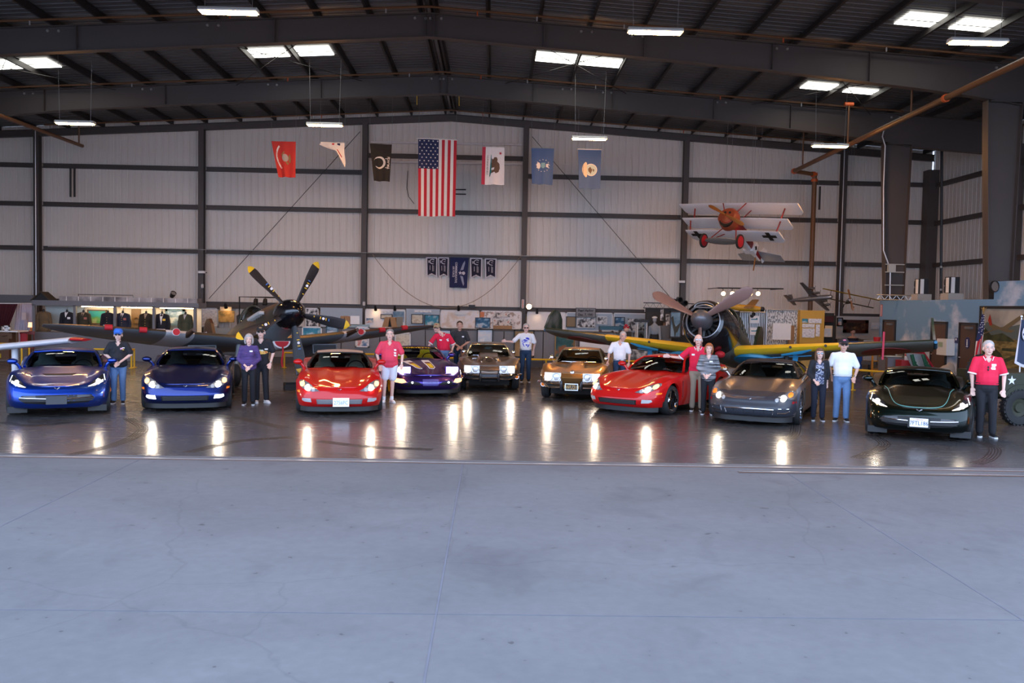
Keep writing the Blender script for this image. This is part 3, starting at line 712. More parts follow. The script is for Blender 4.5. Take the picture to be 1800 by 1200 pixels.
def start(name, label, x, y, rz, L_):
    """car root at the centre of the wheelbase footprint; parts keep y from the nose, held by an offset of the children"""
    t = thing(name, label, 'car', (x, y, 0), rz); return t
def finish(t, L_):
    for ch in t.children: ch.location.y -= L_/2
def lamp_lens(tree, t, pts, beams, shell=LENSC):
    for f in (pts, mirror(pts)):
        o = decal(tree, f, 'front', shell, t, 'headlamp', .004)
        s_ = 1 if f is pts else -1
        for (x, z, r, m_, nm) in beams: decal(tree, ell(s_*x, z, r, r), 'front', m_, o, nm, .012, 1)
    return
def c6(name, label, x, y, rz, mat, roof=None, seats=None, plate_=None, lit_fog=False, kind='coupe', front=None, grille_mat=GRILLE, rim=ALLOY, chrome_trim=False, rim_style=5, cabin_seat=(.10,.11,.11)):
    t = start(name, label, x, y, rz, 4.435); bd = Body(C6); bd.build(mat, t); tr = bd.tree
    if front: # fabric bra over the nose
        for f in ([(-.86,.21), (.86,.21), (.87,.40), (.84,.56), (.45,.60), (0,.61), (-.45,.60), (-.84,.56), (-.87,.40)],): decal(tr, f, 'front', front, t, 'nose_cover', .006, 5)
        decal(tr, [(-.46,.10), (.46,.10), (.70,.42), (.50,.40), (.36,.50), (-.36,.50), (-.50,.40), (-.70,.42)], 'top', front, t, 'hood_cover', .004, 4)
    greenhouse(t, GH6, mat, roof or mat, BLACKP if kind == 'soft' else mat, kind)
    underbody(t, C6)
    hl = [(.40,.520), (.55,.505), (.70,.54), (.80,.60), (.835,.67), (.81,.715), (.74,.715), (.62,.66), (.50,.575)]
    lamp_lens(tr, t, hl, [(.64,.578,.052, BEAM, 'low_beam'), (.76,.645,.045, AMBERL if not front else AMBER, 'turn_lamp'), (.53,.545,.035, FOGL, 'high_beam')])
    for s_ in (1, -1):
        fl = [(.56,.295), (.70,.30), (.76,.33), (.75,.375), (.58,.375)]
        decal(tr, fl if s_ > 0 else mirror(fl), 'front', FOGLIT if lit_fog else (M('fog_dark', (.10,.09,.09), .2, .5) if front else FOGL), t, 'fog_lamp', .004)
        am = [(.80,.475), (.862,.485), (.868,.515), (.805,.525)]
        decal(tr, am if s_ > 0 else mirror(am), 'front', AMBER if not front else REDL, t, 'side_marker', .006)
        br = [(.45,.265), (.53,.275), (.55,.36), (.47,.36)]
        decal(tr, br if s_ > 0 else mirror(br), 'front', mat if not front else front, t, 'brake_duct', .012)
    decal(tr, [(-.45,.255), (.45,.255), (.47,.36), (-.47,.36)], 'front', grille_mat, t, 'grille', .004)
    if chrome_trim:
        b = B(); pts = [(-.46,.265), (-.48,.36), (-.3,.365), (0,.368), (.3,.365), (.48,.36), (.46,.265)]; b.tube([surf(tr, a, c, .012) for a, c in pts], .014, 6); b.out('grille_surround', CHROME, t)
        for k in range(4): b = B(); xx = -.3+.2*k; b.tube([surf(tr, xx, .27, .01), surf(tr, xx, .355, .01)], .006, 5); b.out('grille_bar', BLACKP, t)
        for s_ in (1, -1):
            b = B(); b.tube([surf(tr, s_*a, c, .014) for a, c in [(.55,.29), (.70,.295), (.77,.33), (.76,.38), (.57,.38)]], .010, 6, closed=True); b.out('fog_lamp_surround', CHROME, t)
    else:
        for k in range(3):
            b = B(); z = .275+.03*k; b.tube([surf(tr, -.43+.86*i/8, z, .009) for i in range(9)], .004, 5); b.out('grille_bar', M('grille_bar', (.09,.09,.09), .4, .5) if grille_mat is GRILLE else grille_mat, t)
    b = B(); 
    def air(u, v):
        a = -1+2*u; xx = .80*a; p = surf(tr, xx*.98, .205); return Vector((xx, p.y+.05, .20-.11*v))
    b.grid(air, 16, 1); b.grid(lambda u, v: air(u, v)+Vector((0,.02,0)), 16, 1); b.out('air_dam', BLACKP, t)
    emblem(tr, t, 0, .545, .075)
    for s_ in (1, -1):
        for wy, r, w in ((.95,.325,.26), (3.635,.345,.29)): wheel(t, (s_*.775, wy, r), r, w, rim, rim_style, s_)
    mirrors(t, .80, 1.95, .93, mat)
    sm_ = seats or M('seat_dark', cabin_seat, .6)
    for s_ in (1, -1): seat_mesh(t, s_*.36, 2.72, .50, sm_, .52, .62)
    steering(t, .36, 2.22, .84)
    b = B(); b.box((0, 2.16, 1.10), (.2,.03,.05)); b.out('rear_view_mirror', BLACKP, t)
    if plate_: plate(t, surf(tr, plate_[0], .30, .025), .305, .155, PLATEW, plate_[1], M('plate_ink', (.25,.3,.35), .5), tilt=-.1, fr=CHROME, size=.11)
    for s_ in (1, -1):
        b = B(); b.tube([(s_*.905, 1.46, .35), (s_*.905, 1.46, .72)], .008, 5); b.out('door_seam', GRILLE, t)
    finish(t, 4.435); return t, tr
def c7(name, label, x, y, rz, mat, seats, vent=True, plate_=None, holder=False, pin=None):
    t = start(name, label, x, y, rz, 4.493); bd = Body(C7); bd.build(mat, t); tr = bd.tree
    greenhouse(t, GH7, mat, mat, mat); underbody(t, C7)
    hl = [(.52,.585), (.66,.60), (.80,.655), (.855,.72), (.845,.79), (.78,.80), (.72,.745), (.62,.68)]
    lamp_lens(tr, t, hl, [(.715,.668,.040, BEAM, 'low_beam')], M('lamp_black', (.02,.02,.022), .15))
    for s_ in (1, -1):
        f = [(.54,.590), (.66,.606), (.80,.665), (.80,.70), (.76,.68), (.64,.632)]
        decal(tr, f if s_ > 0 else mirror(f), 'front', BEAMS, t, 'daytime_lamp', .012)
        b = B()
        for k in range(6): p = surf(tr, s_*(.835-.004*k), .70+.018*k, .012); b.sph(p, .010, n=6)
        b.out('lamp_diodes', M('diode', (.9,.9,.95), .3, emit=(.9,.95,1), es=2.5, noise=0), t)
        am = [(.925,.34), (.942,.34), (.95,.52), (.935,.54)]
        p = [(.918,.35), (.932,.36), (.935,.50), (.922,.52)]; decal(tr, p if s_ > 0 else mirror(p), 'front', AMBER, t, 'side_marker', .010)
    gp = [(-.54,.30), (-.66,.375), (-.60,.445), (-.2,.455), (.2,.455), (.60,.445), (.66,.375), (.54,.30), (.2,.28), (-.2,.28)]
    decal(tr, gp, 'front', GRILLE, t, 'grille', .004, 4)
    for s_ in (1, -1):
        b = B(); b.tube([surf(tr, s_*(.16+.48*i/6), .385+.018*i/6, .014) for i in range(7)], .011, 6); b.out('grille_bar', CHROME, t)
        b = B(); b.tube([surf(tr, s_*(.17+.46*i/6), .335, .010) for i in range(7)], .004, 5); b.out('grille_mesh', M('grille_bar', (.09,.09,.09), .4, .5), t)
        b = B(); b.box((s_*.70, .36, .15), (.34,.03,.12)); b.out('air_deflector', BLACKP, t, smooth=False)
        f = [(.35,.40), (.58,.41), (.57,.44), (.36,.445)]; decal(tr, f if s_ > 0 else mirror(f), 'front', M('grille_grey', (.05,.05,.055), .4), t, 'grille_insert', .008)
    if holder: b = B(); p = surf(tr, 0, .36, .03); b.box(p, (.36,.02,.16)); b.out('plate_holder', M('holder_grey', (.045,.045,.05), .5), t, smooth=False)
    if plate_: 
        b = B(); p = surf(tr, .0, .36, .02); b.box(p, (.37,.02,.19)); b.out('plate_holder', BLACKP, t, smooth=False)
        plate(t, surf(tr, .0, .365, .04), .305, .155, PLATEW, plate_, M('plate_ink_blue', (.03,.05,.16), .5), 'California', M('plate_red', (.6,.08,.08), .5), tilt=-.05, size=.105)
    if vent: decal(tr, [(-.30,.86), (.30,.86), (.24,.76), (-.24,.76)], 'top', GRILLE, t, 'hood_vent', .004)
    if pin:
        b = B(); pts = [(-.62,1.5), (-.55,1.2), (-.50,.75), (-.44,.45), (-.34,.27), (-.15,.19), (0,.175), (.15,.19), (.34,.27), (.44,.45), (.50,.75), (.55,1.2), (.62,1.5)]
        q = []
        for p in spline([(a, c, 0) for a, c in pts], 46):
            h = tr.ray_cast(Vector((p.x, p.y, 3)), Vector((0,0,-1))); 
            if h[0]: q.append(h[0]+Vector((0,0,.004)))
        b.tube(q, .007, 5); b.out('pinstripe', pin, t)
    emblem(tr, t, 0, .565, .10)
    for s_ in (1, -1):
        for wy, r, w in ((.93,.325,.25), (3.64,.345,.29)): wheel(t, (s_*.80, wy, r), r, w, rim_dark if False else ALLOY, 5, s_)
    mirrors(t, .82, 1.98, .92, mat)
    for s_ in (1, -1): seat_mesh(t, s_*.37, 2.70, .50, seats, .62, .62)
    steering(t, .37, 2.22, .83); finish(t, 4.493); return t, tr
C5 = dict(C6, L=4.566, outline_w=.932, wheels=(.92, 3.575),
  outline=[(0,0), (.25,.012), (.5,.055), (.70,.15), (.85,.34), (.915,.62), (.932,.95), (.92,1.5), (.90,2.2), (.91,2.9), (.93,3.5), (.92,4.0), (.86,4.35), (.6,4.52), (.3,4.56), (0,4.566)],
  zsh=[(0,.55), (.1,.57), (.3,.62), (.6,.70), (.95,.77), (1.4,.80), (2.0,.84), (2.8,.90), (3.5,.95), (4.0,.96), (4.566,.93)],
  zc=[(0,.55), (.15,.58), (.5,.66), (1.0,.76), (1.5,.85), (1.8,.89), (3.0,.93), (3.4,.97), (4.566,.94)],
  hoodfn=lambda y, u: (.018*max(0, min(1, (.42-u)/.08+.5))*max(0, min(1, (y-.5)/.4)) if y < 1.8 else 0),
  rows=[(0,.06,.14,.10), (.12,.03,.07,.08), (.26,.012,.03,.05), (.38,.0,.0,.02), (.46,.0,-.012,.0), (.60,.0,-.008,.0), (.72,.004,.03,.02), (.84,.012,.06,.04), (.93,.03,.09,.05), (1,.06,.14,.08)])
GH5 = dict(base=((1.50,.89), (.72,1.92,.90)), head=((2.30,1.185), (.56,2.42,1.15)), rear=((3,1.2),(.5,3,1.2)), deck=((4,1),(.6,4,1)), belt=(.8,.9))
def c5(name, label, x, y, rz):
    mat = paint('purple_pearl', (.055,.028,.26), .45, .25); yel = M('stripe_yellow', (.85,.62,.03), .4); whi = M('stripe_white', (.80,.78,.80), .4); yseat = M('seat_yellow', (.62,.60,.02), .5)
    t = start(name, label, x, y, rz, 4.566); bd = Body(C5); bd.build(mat, t); tr = bd.tree; underbody(t, C5)
    greenhouse(t, GH5, mat, mat, M('pillar_purple', (.03,.015,.08), .3), 'roadster')
    # raised headlamps
    for s_ in (1, -1):
        h = bpy.data.objects.new('headlamp', None); COL.objects.link(h); h.parent = t
        b = B(); q = [(.44,.34,.60), (.80,.42,.60), (.80,.42,.76), (.44,.34,.775)]; r = [(.42,.75,.66), (.78,.85,.66), (.78,.85,.70), (.42,.75,.72)]
        b.rings([[Vector((s_*a, yy, z)) for a, yy, z in q], [Vector((s_*a, yy, z)) for a, yy, z in r]]); b.out('lamp_pod', mat, h, smooth=False)
        b = B(); b.prism([(s_*.465,.338,.625), (s_*.775,.407,.625), (s_*.775,.407,.745), (s_*.465,.338,.755)], (0,-.012,0)); b.out('lamp_lens', BEAMS, h, smooth=False)
        b = B(); b.cyl((s_*.68,.365,.685), (s_*.68,.36,.685), .048, n=14); b.out('low_beam', BEAM, h)
        am = [(.60,.40), (.70,.37), (.86,.39), (.885,.44), (.80,.475), (.66,.465)]
        o = decal(tr, am if s_ > 0 else mirror(am), 'front', AMBERL, t, 'turn_lamp', .008)
        cl = [(.56,.385), (.70,.355), (.85,.37), (.86,.39), (.70,.372), (.58,.405)]; decal(tr, cl if s_ > 0 else mirror(cl), 'front', FOGL, t, 'lamp_lower_lens', .008)
        gp = [(.22,.345), (.30,.325), (.56,.33), (.57,.40), (.50,.425), (.30,.40)]; decal(tr, gp if s_ > 0 else mirror(gp), 'front', GRILLE, t, 'grille', .004)
        b = B(); b.sph(surf(tr, s_*.46, .39, .008), .026, n=10); b.out('driving_lamp', FOGLIT, t)
        lo = [(.48,.275), (.72,.29), (.70,.325), (.50,.315)]; decal(tr, lo if s_ > 0 else mirror(lo), 'front', GRILLE, t, 'lower_duct', .004)
        sp = [(.06,.62), (.16,.60), (.21,.70), (.30,1.42), (.14,1.42)]; sp = [(-.02+.0,.0)]
    for pts, m_, nm in (([(-.36,1.42), (-.30,1.42), (-.10,.62), (-.18,.60), (-.27,.70), (-.52,1.42)], whi, 'hood_stripe_border'), ([(.0,1.42), (.02,1.1), (.08,.64), (.19,.60), (.25,.72), (.20,1.42)], whi, 'hood_stripe_border')):
        decal(tr, pts, 'top', m_, t, nm, .003, 4)
    for pts in ([(-.385,1.2), (-.26,1.2), (-.125,.655), (-.17,.635), (-.245,.72)], [(.045,1.2), (.185,1.2), (.225,.73), (.18,.635), (.105,.66)]):
        decal(tr, pts, 'top', M('stripe_pinstripe', (.12,.01,.03), .4), t, 'hood_stripe_edge', .006, 4)
    for pts in ([(-.37,1.05), (-.255,1.05), (-.14,.675), (-.17,.655), (-.235,.73)], [(.06,1.05), (.175,1.05), (.21,.74), (.175,.655), (.115,.68)]):
        decal(tr, pts, 'top', yel, t, 'hood_stripe', .009, 4)
    pp = [(-.19,.31), (.19,.31), (.205,.36), (.20,.465), (-.20,.465), (-.205,.36)]
    o = decal(tr, pp, 'front', M('plate_cover', (.16,.14,.48), .25, .3, coat=1), t, 'plate_cover', .010)
    p = surf(tr, 0, .39, .018); textmesh('lettering', 'CORVETTE', .062, M('letter_purple', (.03,.02,.10), .4), o, frame(p, (1,0,0), (0,.12,1)), .002, sx=1.15)
    emblem(tr, t, 0, .535, .06)
    # windscreen banner
    c, sd = GH5['head']; b0, bs = GH5['base']; b = B()
    def ban(u, v):
        s_ = 2*u-1; hd = Vector((.54*s_, c[0]+(sd[1]-c[0])*s_*s_, c[1]+(sd[2]-c[1])*s_*s_)); bb = Vector((.70*s_, b0[0]+(bs[1]-b0[0])*s_*s_, b0[1]+(bs[2]-b0[1])*s_*s_)); return hd.lerp(bb, .02+.26*v)+Vector((0,-.018,.010))
    b.grid(ban, 16, 2); o = b.out('windscreen_banner', M('banner_black', (.008,.008,.008), .5), t)
    txt = textmesh('lettering', 'CORVETTE', .105, M('banner_yellow', (.85,.55,.02), .4), o, Matrix.Identity(4), .001, sx=1.55, font_bold=.002)
    for v in txt.data.vertices:
        u = .5+v.co.x/1.12; w_ = .5-v.co.y/.085*.40; p = ban(u, w_); v.co = p+Vector((0,-.006-(v.co.z*.8),.003))
    b = B()
    def air(u, v):
        a = -1+2*u; p = surf(tr, .78*a, .205); return Vector((.80*a, p.y+.05, .20-.10*v))
    b.grid(air, 16, 1); b.grid(lambda u, v: air(u, v)+Vector((0,.02,0)), 16, 1); b.out('air_dam', BLACKP, t)
    for s_ in (1, -1):
        for wy, r, w in ((.92,.32,.25), (3.575,.34,.28)): wheel(t, (s_*.79, wy, r), r, w, M('rim_yellow', (.75,.55,.03), .3, .4), 5, s_)
        seat_mesh(t, s_*.37, 2.75, .48, yseat, .54, .60)
    mirrors(t, .82, 1.98, .90, mat); steering(t, .37, 2.25, .83)
    b = B(); b.box((0, 2.22, 1.09), (.22,.03,.06)); b.out('rear_view_mirror', BLACKP, t)
    finish(t, 4.566); return t

C2 = dict(L=4.45, outline_w=.884, wheels=(.86, 3.349), arch=.375, wheel_z=.345, cabin=(1.72, 3.1, .62), n=118, fender_u=.82, top_pow=2.6,
  outline=[(0,0), (.25,.015), (.52,.06), (.72,.16), (.82,.34), (.87,.6), (.884,.95), (.87,1.5), (.84,2.2), (.85,2.8), (.882,3.3), (.86,3.8), (.78,4.15), (.5,4.38), (.25,4.44), (0,4.45)],
  zlow=[(0,.36), (.2,.32), (.6,.27), (1.2,.21), (3.0,.21), (3.9,.30), (4.45,.40)],
  zsh=[(0,.70), (.1,.71), (.3,.74), (.6,.81), (.9,.85), (1.4,.82), (2.0,.82), (2.8,.85), (3.3,.90), (3.8,.86), (4.45,.74)],
  zc=[(0,.70), (.15,.715), (.5,.75), (1.0,.80), (1.45,.86), (1.8,.88), (2.8,.90), (3.4,.90), (4.0,.82), (4.45,.74)],
  fender=[(0,0), (.3,.01), (.6,.045), (.95,.06), (1.5,.03), (2,.01), (2.8,.01), (3.3,.04), (4,.0)],
  rows=[(0,.10,.16,.20), (.14,.07,.10,.14), (.32,.045,.055,.08), (.50,.025,.03,.04), (.60,.012,.012,.02), (.66,.0,-.006,.0), (.70,.0,.0,.0), (.80,.02,.03,.02), (.92,.035,.06,.05), (1,.05,.09,.07)])
GH2 = dict(base=((1.46,.885), (.62,1.74,.895)), head=((2.02,1.195), (.49,2.14,1.18)), rear=((2.62,1.245), (.48,2.62,1.215)), deck=((4.05,.86), (.58,3.75,.90)), belt=(.70,.90), crown=.03)
def c2(name, label, x, y, rz, mat, scoop=False, plate_=None, rough=None):
    P = dict(C2)
    if scoop: P['hoodfn'] = lambda y, u: (.11*max(0, min(1, (.34-u)/.05+.5))*max(0, min(1, (y-.62)/.22)) if y < 1.75 else 0)
    else: P['hoodfn'] = lambda y, u: (.05*max(0, min(1, (.22-u)/.05+.5))*max(0, min(1, (y-.45)/.5)) if y < 1.75 else 0)
    t = start(name, label, x, y, rz, 4.45); bd = Body(P); bd.build(mat, t); tr = bd.tree; underbody(t, dict(P))
    greenhouse(t, GH2, mat, mat, M('pillar_chrome', (.7,.65,.5), .2, .9))
    bez = M('lamp_bezel', (.52,.50,.48), .3, .6)
    for s_ in (1, -1):
        h = bpy.data.objects.new('headlamp', None); COL.objects.link(h); h.parent = t
        y0 = surf(tr, s_*.45, .60).y; y1 = surf(tr, s_*.66, .60).y
        b = B(); q = [(.27,y0-.03,.50), (.69,y1-.03,.50), (.69,y1-.01,.705), (.27,y0-.01,.705)]
        b.prism([(s_*a, yy, z) for a, yy, z in q], (0,.12,0)); b.out('lamp_panel', bez, h, smooth=False)
        for xx, lit in ((.385, False), (.59, True)):
            yy = y0+(y1-y0)*(xx-.27)/.42-.03; c = Vector((s_*xx, yy, .60))
            b = B(); b.lathe([(.088,0), (.102,.0), (.102,.035), (.088,.035)], c, (0,-1,0), 20, closed=True); b.out('lamp_ring', CHROME, h)
            b = B(); b.lathe([(.001,.03), (.05,.028), (.088,.012), (.088,.0), (.001,0)], c, (0,-1,0), 18); b.out('lamp_lens', M('lens_warm', (1,1,.9), .3, emit=(1,.80,.62), es=55, noise=0) if lit else FOGL, h)
        # bumper half with bars
        bp = bpy.data.objects.new('bumper', None); COL.objects.link(bp); bp.parent = t
        b = B(); pts = [surf(tr, s_*xx, .46, .10) for xx in (.26,.4,.6,.74)]; pts.append(Vector((s_*.87, pts[-1].y+.16, .46))); pts.append(Vector((s_*.91, pts[-1].y+.25, .47)))
        for p in pts: p.z = .455
        b.tube(pts, [.03,.032,.032,.03,.028,.015], 8); b.out('upper_bar', CHROME, bp)
        b = B(); pts2 = [Vector((s_*.26, pts[0].y, .35)), Vector((s_*.45, pts[1].y, .345)), Vector((s_*.58, pts[2].y, .35)), Vector((s_*.68, pts[3].y, .39)), Vector((s_*.72, pts[3].y+.03, .43))]
        b.tube(pts2, .020, 8); b.out('lower_bar', CHROME, bp)
        b = B(); b.tube([Vector((s_*.25, pts[0].y-.01, .28)), Vector((s_*.25, pts[0].y-.03, .40)), Vector((s_*.25, pts[0].y+.0, .51))], [.03,.042,.03], 8); b.out('bumper_guard', M('guard_dark', (.05,.05,.055), .25, .7), bp)
        b = B(); c = surf(tr, s_*.765, .385, .03); b.lathe([(.001,.03), (.03,.028), (.05,.01), (.05,-.03)], c, (0,-1,0), 16); o = b.out('turn_lamp', AMBER, t)
        b = B(); b.lathe([(.05,.0), (.062,.0), (.062,.02), (.05,.02)], c, (0,-1,0), 16, closed=True); b.out('lamp_ring', CHROME, o)
        b = B(); b.box((s_*.46, surf(tr, s_*.46, .40).y+.03, .40), (.42,.03,.085)); b.out('grille', GRILLE, t, smooth=False)
        b = B(); b.tube([Vector((s_*(.66), 1.55, .86)), Vector((s_*.71, 1.52, .95))], .012, 6); b.sph((s_*.72, 1.50, 1.0), (.062,.05,.06), n=12); b.out('door_mirror', CHROME, t)
    if plate_: plate(t, Vector((0, surf(tr, 0, .40).y-.10, .365)), .31, .155, PLATEK, plate_, M('plate_gold', (.85,.50,.10), .4), 'CALIFORNIA', M('plate_gold'), size=.125, fr=CHROME)
    else:
        b = B(); b.box((0, surf(tr, 0, .40).y-.07, .435), (.44,.03,.10)); b.box((0, surf(tr, 0, .40).y-.05, .30), (.4,.03,.05), m=1); b.out('centre_bumper', [M('guard_dark'), UNDER], t, smooth=False)
        b = B(); b.tube([(-.23, surf(tr, 0, .4).y-.09, .49), (.23, surf(tr, 0, .4).y-.09, .49)], .018, 8); b.tube([(-.23, surf(tr, 0, .4).y-.09, .38), (.23, surf(tr, 0, .4).y-.09, .38)], .016, 8); b.out('centre_bar', CHROME, t)
        b = B(); b.box((-.02, 1.0, .235), (.2,.1,.05)); b.out('oil_pan', REDL, t, smooth=False)
    if scoop:
        f = [(-.10,.79), (0,.76), (.10,.79), (.09,.85), (0,.865), (-.09,.85)]; decal(tr, f, 'front', M('scoop_brown', (.035,.022,.014), .7), t, 'scoop_mouth', .006)
        b = B(); b.tube([surf(tr, a, z, .012) for a, z in ((-.22,.79), (-.16,.85), (-.08,.885), (0,.895), (.08,.885), (.16,.85), (.22,.79))], .014, 6); b.out('scoop_trim', CHROME, t)
    else:
        for s_ in (1, -1): decal(tr, [(s_*.22,.85), (s_*.55,.95), (s_*.50,1.25), (s_*.20,1.25)], 'top', M('hood_insert', (.10,.07,.035), .35, .5), t, 'hood_insert', .004)
        b = B(); p = surf(tr, 0, .715, .03); b.lathe([(.001,.03), (.045,.026), (.055,0)], p, (0,-1,.3), 14); b.out('badge', CHROME, t)
    b = B(); b.tube([surf(tr, a, .706-.0*a, .004) for a in (-.26,-.13,0,.13,.26)], .008, 6); b.out('nose_trim', CHROME, t)
    b = B()
    for s_ in (1, -1): b.tube([(s_*.45, 1.50, .905), (s_*.05, 1.44, .915)], .006, 5)
    b.out('wiper', CHROME, t)
    b = B(); b.grid(lambda u, v: Vector(((2*u-1)*.5, 1.40+.06*v, .893+.01*v)), 8, 1); b.out('cowl_grille', CHROME, t)
    for s_ in (1, -1):
        for wy in (.86, 3.349): wheel(t, (s_*.745, wy, .335), .335, .20, CHROME, 5, s_)
        seat_mesh(t, s_*.34, 2.35, .42, M('seat_tan_dark', (.05,.035,.02), .6), .48, .5)
    steering(t, .34, 2.0, .84, .20); b = B(); b.box((0, 2.02, 1.09), (.20,.03,.065)); b.out('rear_view_mirror', M('mirror_sky', (.8,.85,.9), .1, 1.), t)
    finish(t, 4.45); return t

R_ = math.radians
c7('sports_car', 'bright blue low coupe at the far left with grey seats', -9.30, 18.72, R_(23), paint('blue_bright', (.010,.060,.42), .35, .25), M('seat_grey', (.20,.24,.25), .6), True, holder=True)
c6('sports_car', 'dark blue coupe with both fog lamps lit, second car from the left', -6.95, 19.85, R_(16), paint('blue_dark', (.008,.025,.17), .4, .25), lit_fog=True)
c6('sports_car', 'red convertible with a beige soft top and a white number plate', -3.51, 19.73, R_(10), paint('red_bright', (.50,.005,.006), .1, .3), roof=M('beige_top', (.42,.33,.28), .85), seats=M('seat_cream', (.48,.46,.38), .6), plate_=(.03, '2756PC'), kind='soft', grille_mat=M('grille_silver', (.30,.30,.31), .35, .6))
c5('sports_car', 'purple open roadster with yellow seats and yellow stripes on its hood', -2.12, 23.53, R_(15))
c2('classic_car', 'silver brown classic coupe with a hood scoop and four round headlamps', -.13, 25.37, R_(1.5), paint('bronze_silver', (.36,.28,.22), .55, .28), scoop=True)
c2('classic_car', 'gold classic coupe with a black and gold number plate', 2.43, 23.18, R_(-12), paint('gold_bronze', (.50,.28,.10), .55, .25), plate_='PWU213')
c6('sports_car', 'red hardtop coupe parked at an angle with chrome spoked wheels', 4.06, 20.32, R_(-37), paint('red_bright'), rim=CHROME)
c6('sports_car', 'grey coupe wearing a black fabric nose cover and a black soft top', 6.2, 19.05, R_(-27), paint('warm_grey', (.40,.34,.29), .5, .28), roof=M('black_top', (.018,.016,.02), .9), kind='soft', front=M('nose_bra', (.028,.032,.042), .42), chrome_trim=True, rim=CHROME)
c7('sports_car', 'very dark green coupe at the right with plate 7FTL186', 8.77, 17.32, R_(-26), paint('green_black', (.002,.010,.008), .4, .2), M('seat_dark2', (.03,.04,.04), .6), False, plate_='7FTL186', pin=M('pin_teal', (.10,.30,.26), .4))
# ---------------------------------------------------------------- people
def remesh(b, name, mat, parent, vox=.012, smooth=4, cuts=(), mats=None):
    """fuse overlapping volumes of a builder into one continuous skin"""
    me = bpy.data.meshes.new('tmp'); me.from_pydata([tuple(p) for p in b.v], [], b.f)
    bm = bmesh.new(); bm.from_mesh(me); bmesh.ops.recalc_face_normals(bm, faces=bm.faces); bm.to_mesh(me); bm.free()
    o = bpy.data.objects.new('tmp', me); COL.objects.link(o)
    r = o.modifiers.new('r', 'REMESH'); r.mode = 'VOXEL'; r.voxel_size = vox; r.use_smooth_shade = True
    if smooth: sm_ = o.modifiers.new('s', 'SMOOTH'); sm_.iterations = smooth; sm_.factor = .5
    dg = bpy.context.evaluated_depsgraph_get(); m2 = bpy.data.meshes.new_from_object(o.evaluated_get(dg)); bpy.data.objects.remove(o); bpy.data.meshes.remove(me)
    if cuts:
        bm = bmesh.new(); bm.from_mesh(m2)
        for co, no in cuts:
            g = bmesh.ops.bisect_plane(bm, geom=bm.verts[:]+bm.edges[:]+bm.faces[:], plane_co=co, plane_no=no, clear_outer=True)
            ed = [e for e in g['geom_cut'] if isinstance(e, bmesh.types.BMEdge)]
            if ed: bmesh.ops.holes_fill(bm, edges=ed, sides=0)
        bm.to_mesh(m2); bm.free()
    m2.name = name; m2.materials.clear(); m2.materials.append(mat)
    m2.polygons.foreach_set('use_smooth', [True]*len(m2.polygons))
    r = bpy.data.objects.new(name, m2); COL.objects.link(r); r.parent = parent; return r
def cap(b, p0, p1, r0, r1, n=10, sy=1.):
    b.cyl(p0, p1, r0, r1, n, sy=sy, hint=Vector((1,0,0))); b.sph(p0, r0, n=n); b.sph(p1, r1, n=n)
SKIN = M('skin', (.74,.47,.38), .55, noise=.04); SKIN2 = M('skin_tan', (.64,.37,.28), .55, noise=.04)
EYEW = M('eye_white', (.7,.7,.68), .3, noise=0); DARK = M('near_black', (.012,.012,.014), .5); LIP = M('lips', (.42,.14,.13), .5); TAG_ = M('name_tag_white', (.85,.85,.85), .5)
GREYH = M('hair_grey', (.42,.41,.40), .7, noise=.3, nsc=60); DKGREY = M('hair_salt', (.22,.20,.19), .7, noise=.3, nsc=60); BROWNH = M('hair_brown', (.035,.02,.014), .6, noise=.3, nsc=60); REDH = M('hair_auburn', (.30,.10,.035), .6, noise=.3, nsc=60); LTBR = M('hair_light_brown', (.14,.075,.04), .6, noise=.3, nsc=60)
POLO = M('polo_red', (.72,.010,.055), .8, noise=.04); SHIRTR = M('shirt_red', (.70,.045,.09), .8, noise=.05); WHITE = M('cotton_white', (.80,.80,.82), .85, noise=.03); BLK = M('cotton_black', (.012,.012,.016), .85, noise=.2); CHAR = M('cotton_charcoal', (.035,.036,.042), .85); JEANL = M('jeans_light', (.13,.23,.42), .85, noise=.22, nsc=9); JEAND = M('jeans_dark', (.018,.05,.115), .85, noise=.25, nsc=9); KHAKI = M('khaki', (.36,.28,.20), .85); SHORTW = M('shorts_white', (.72,.74,.82), .85)
PURPLE = ramp_mat('knit_purple', [(.35,(.055,.030,.12)), (.65,(.095,.055,.19))], 3, 2, .9, stretch=(1,1,30)); 
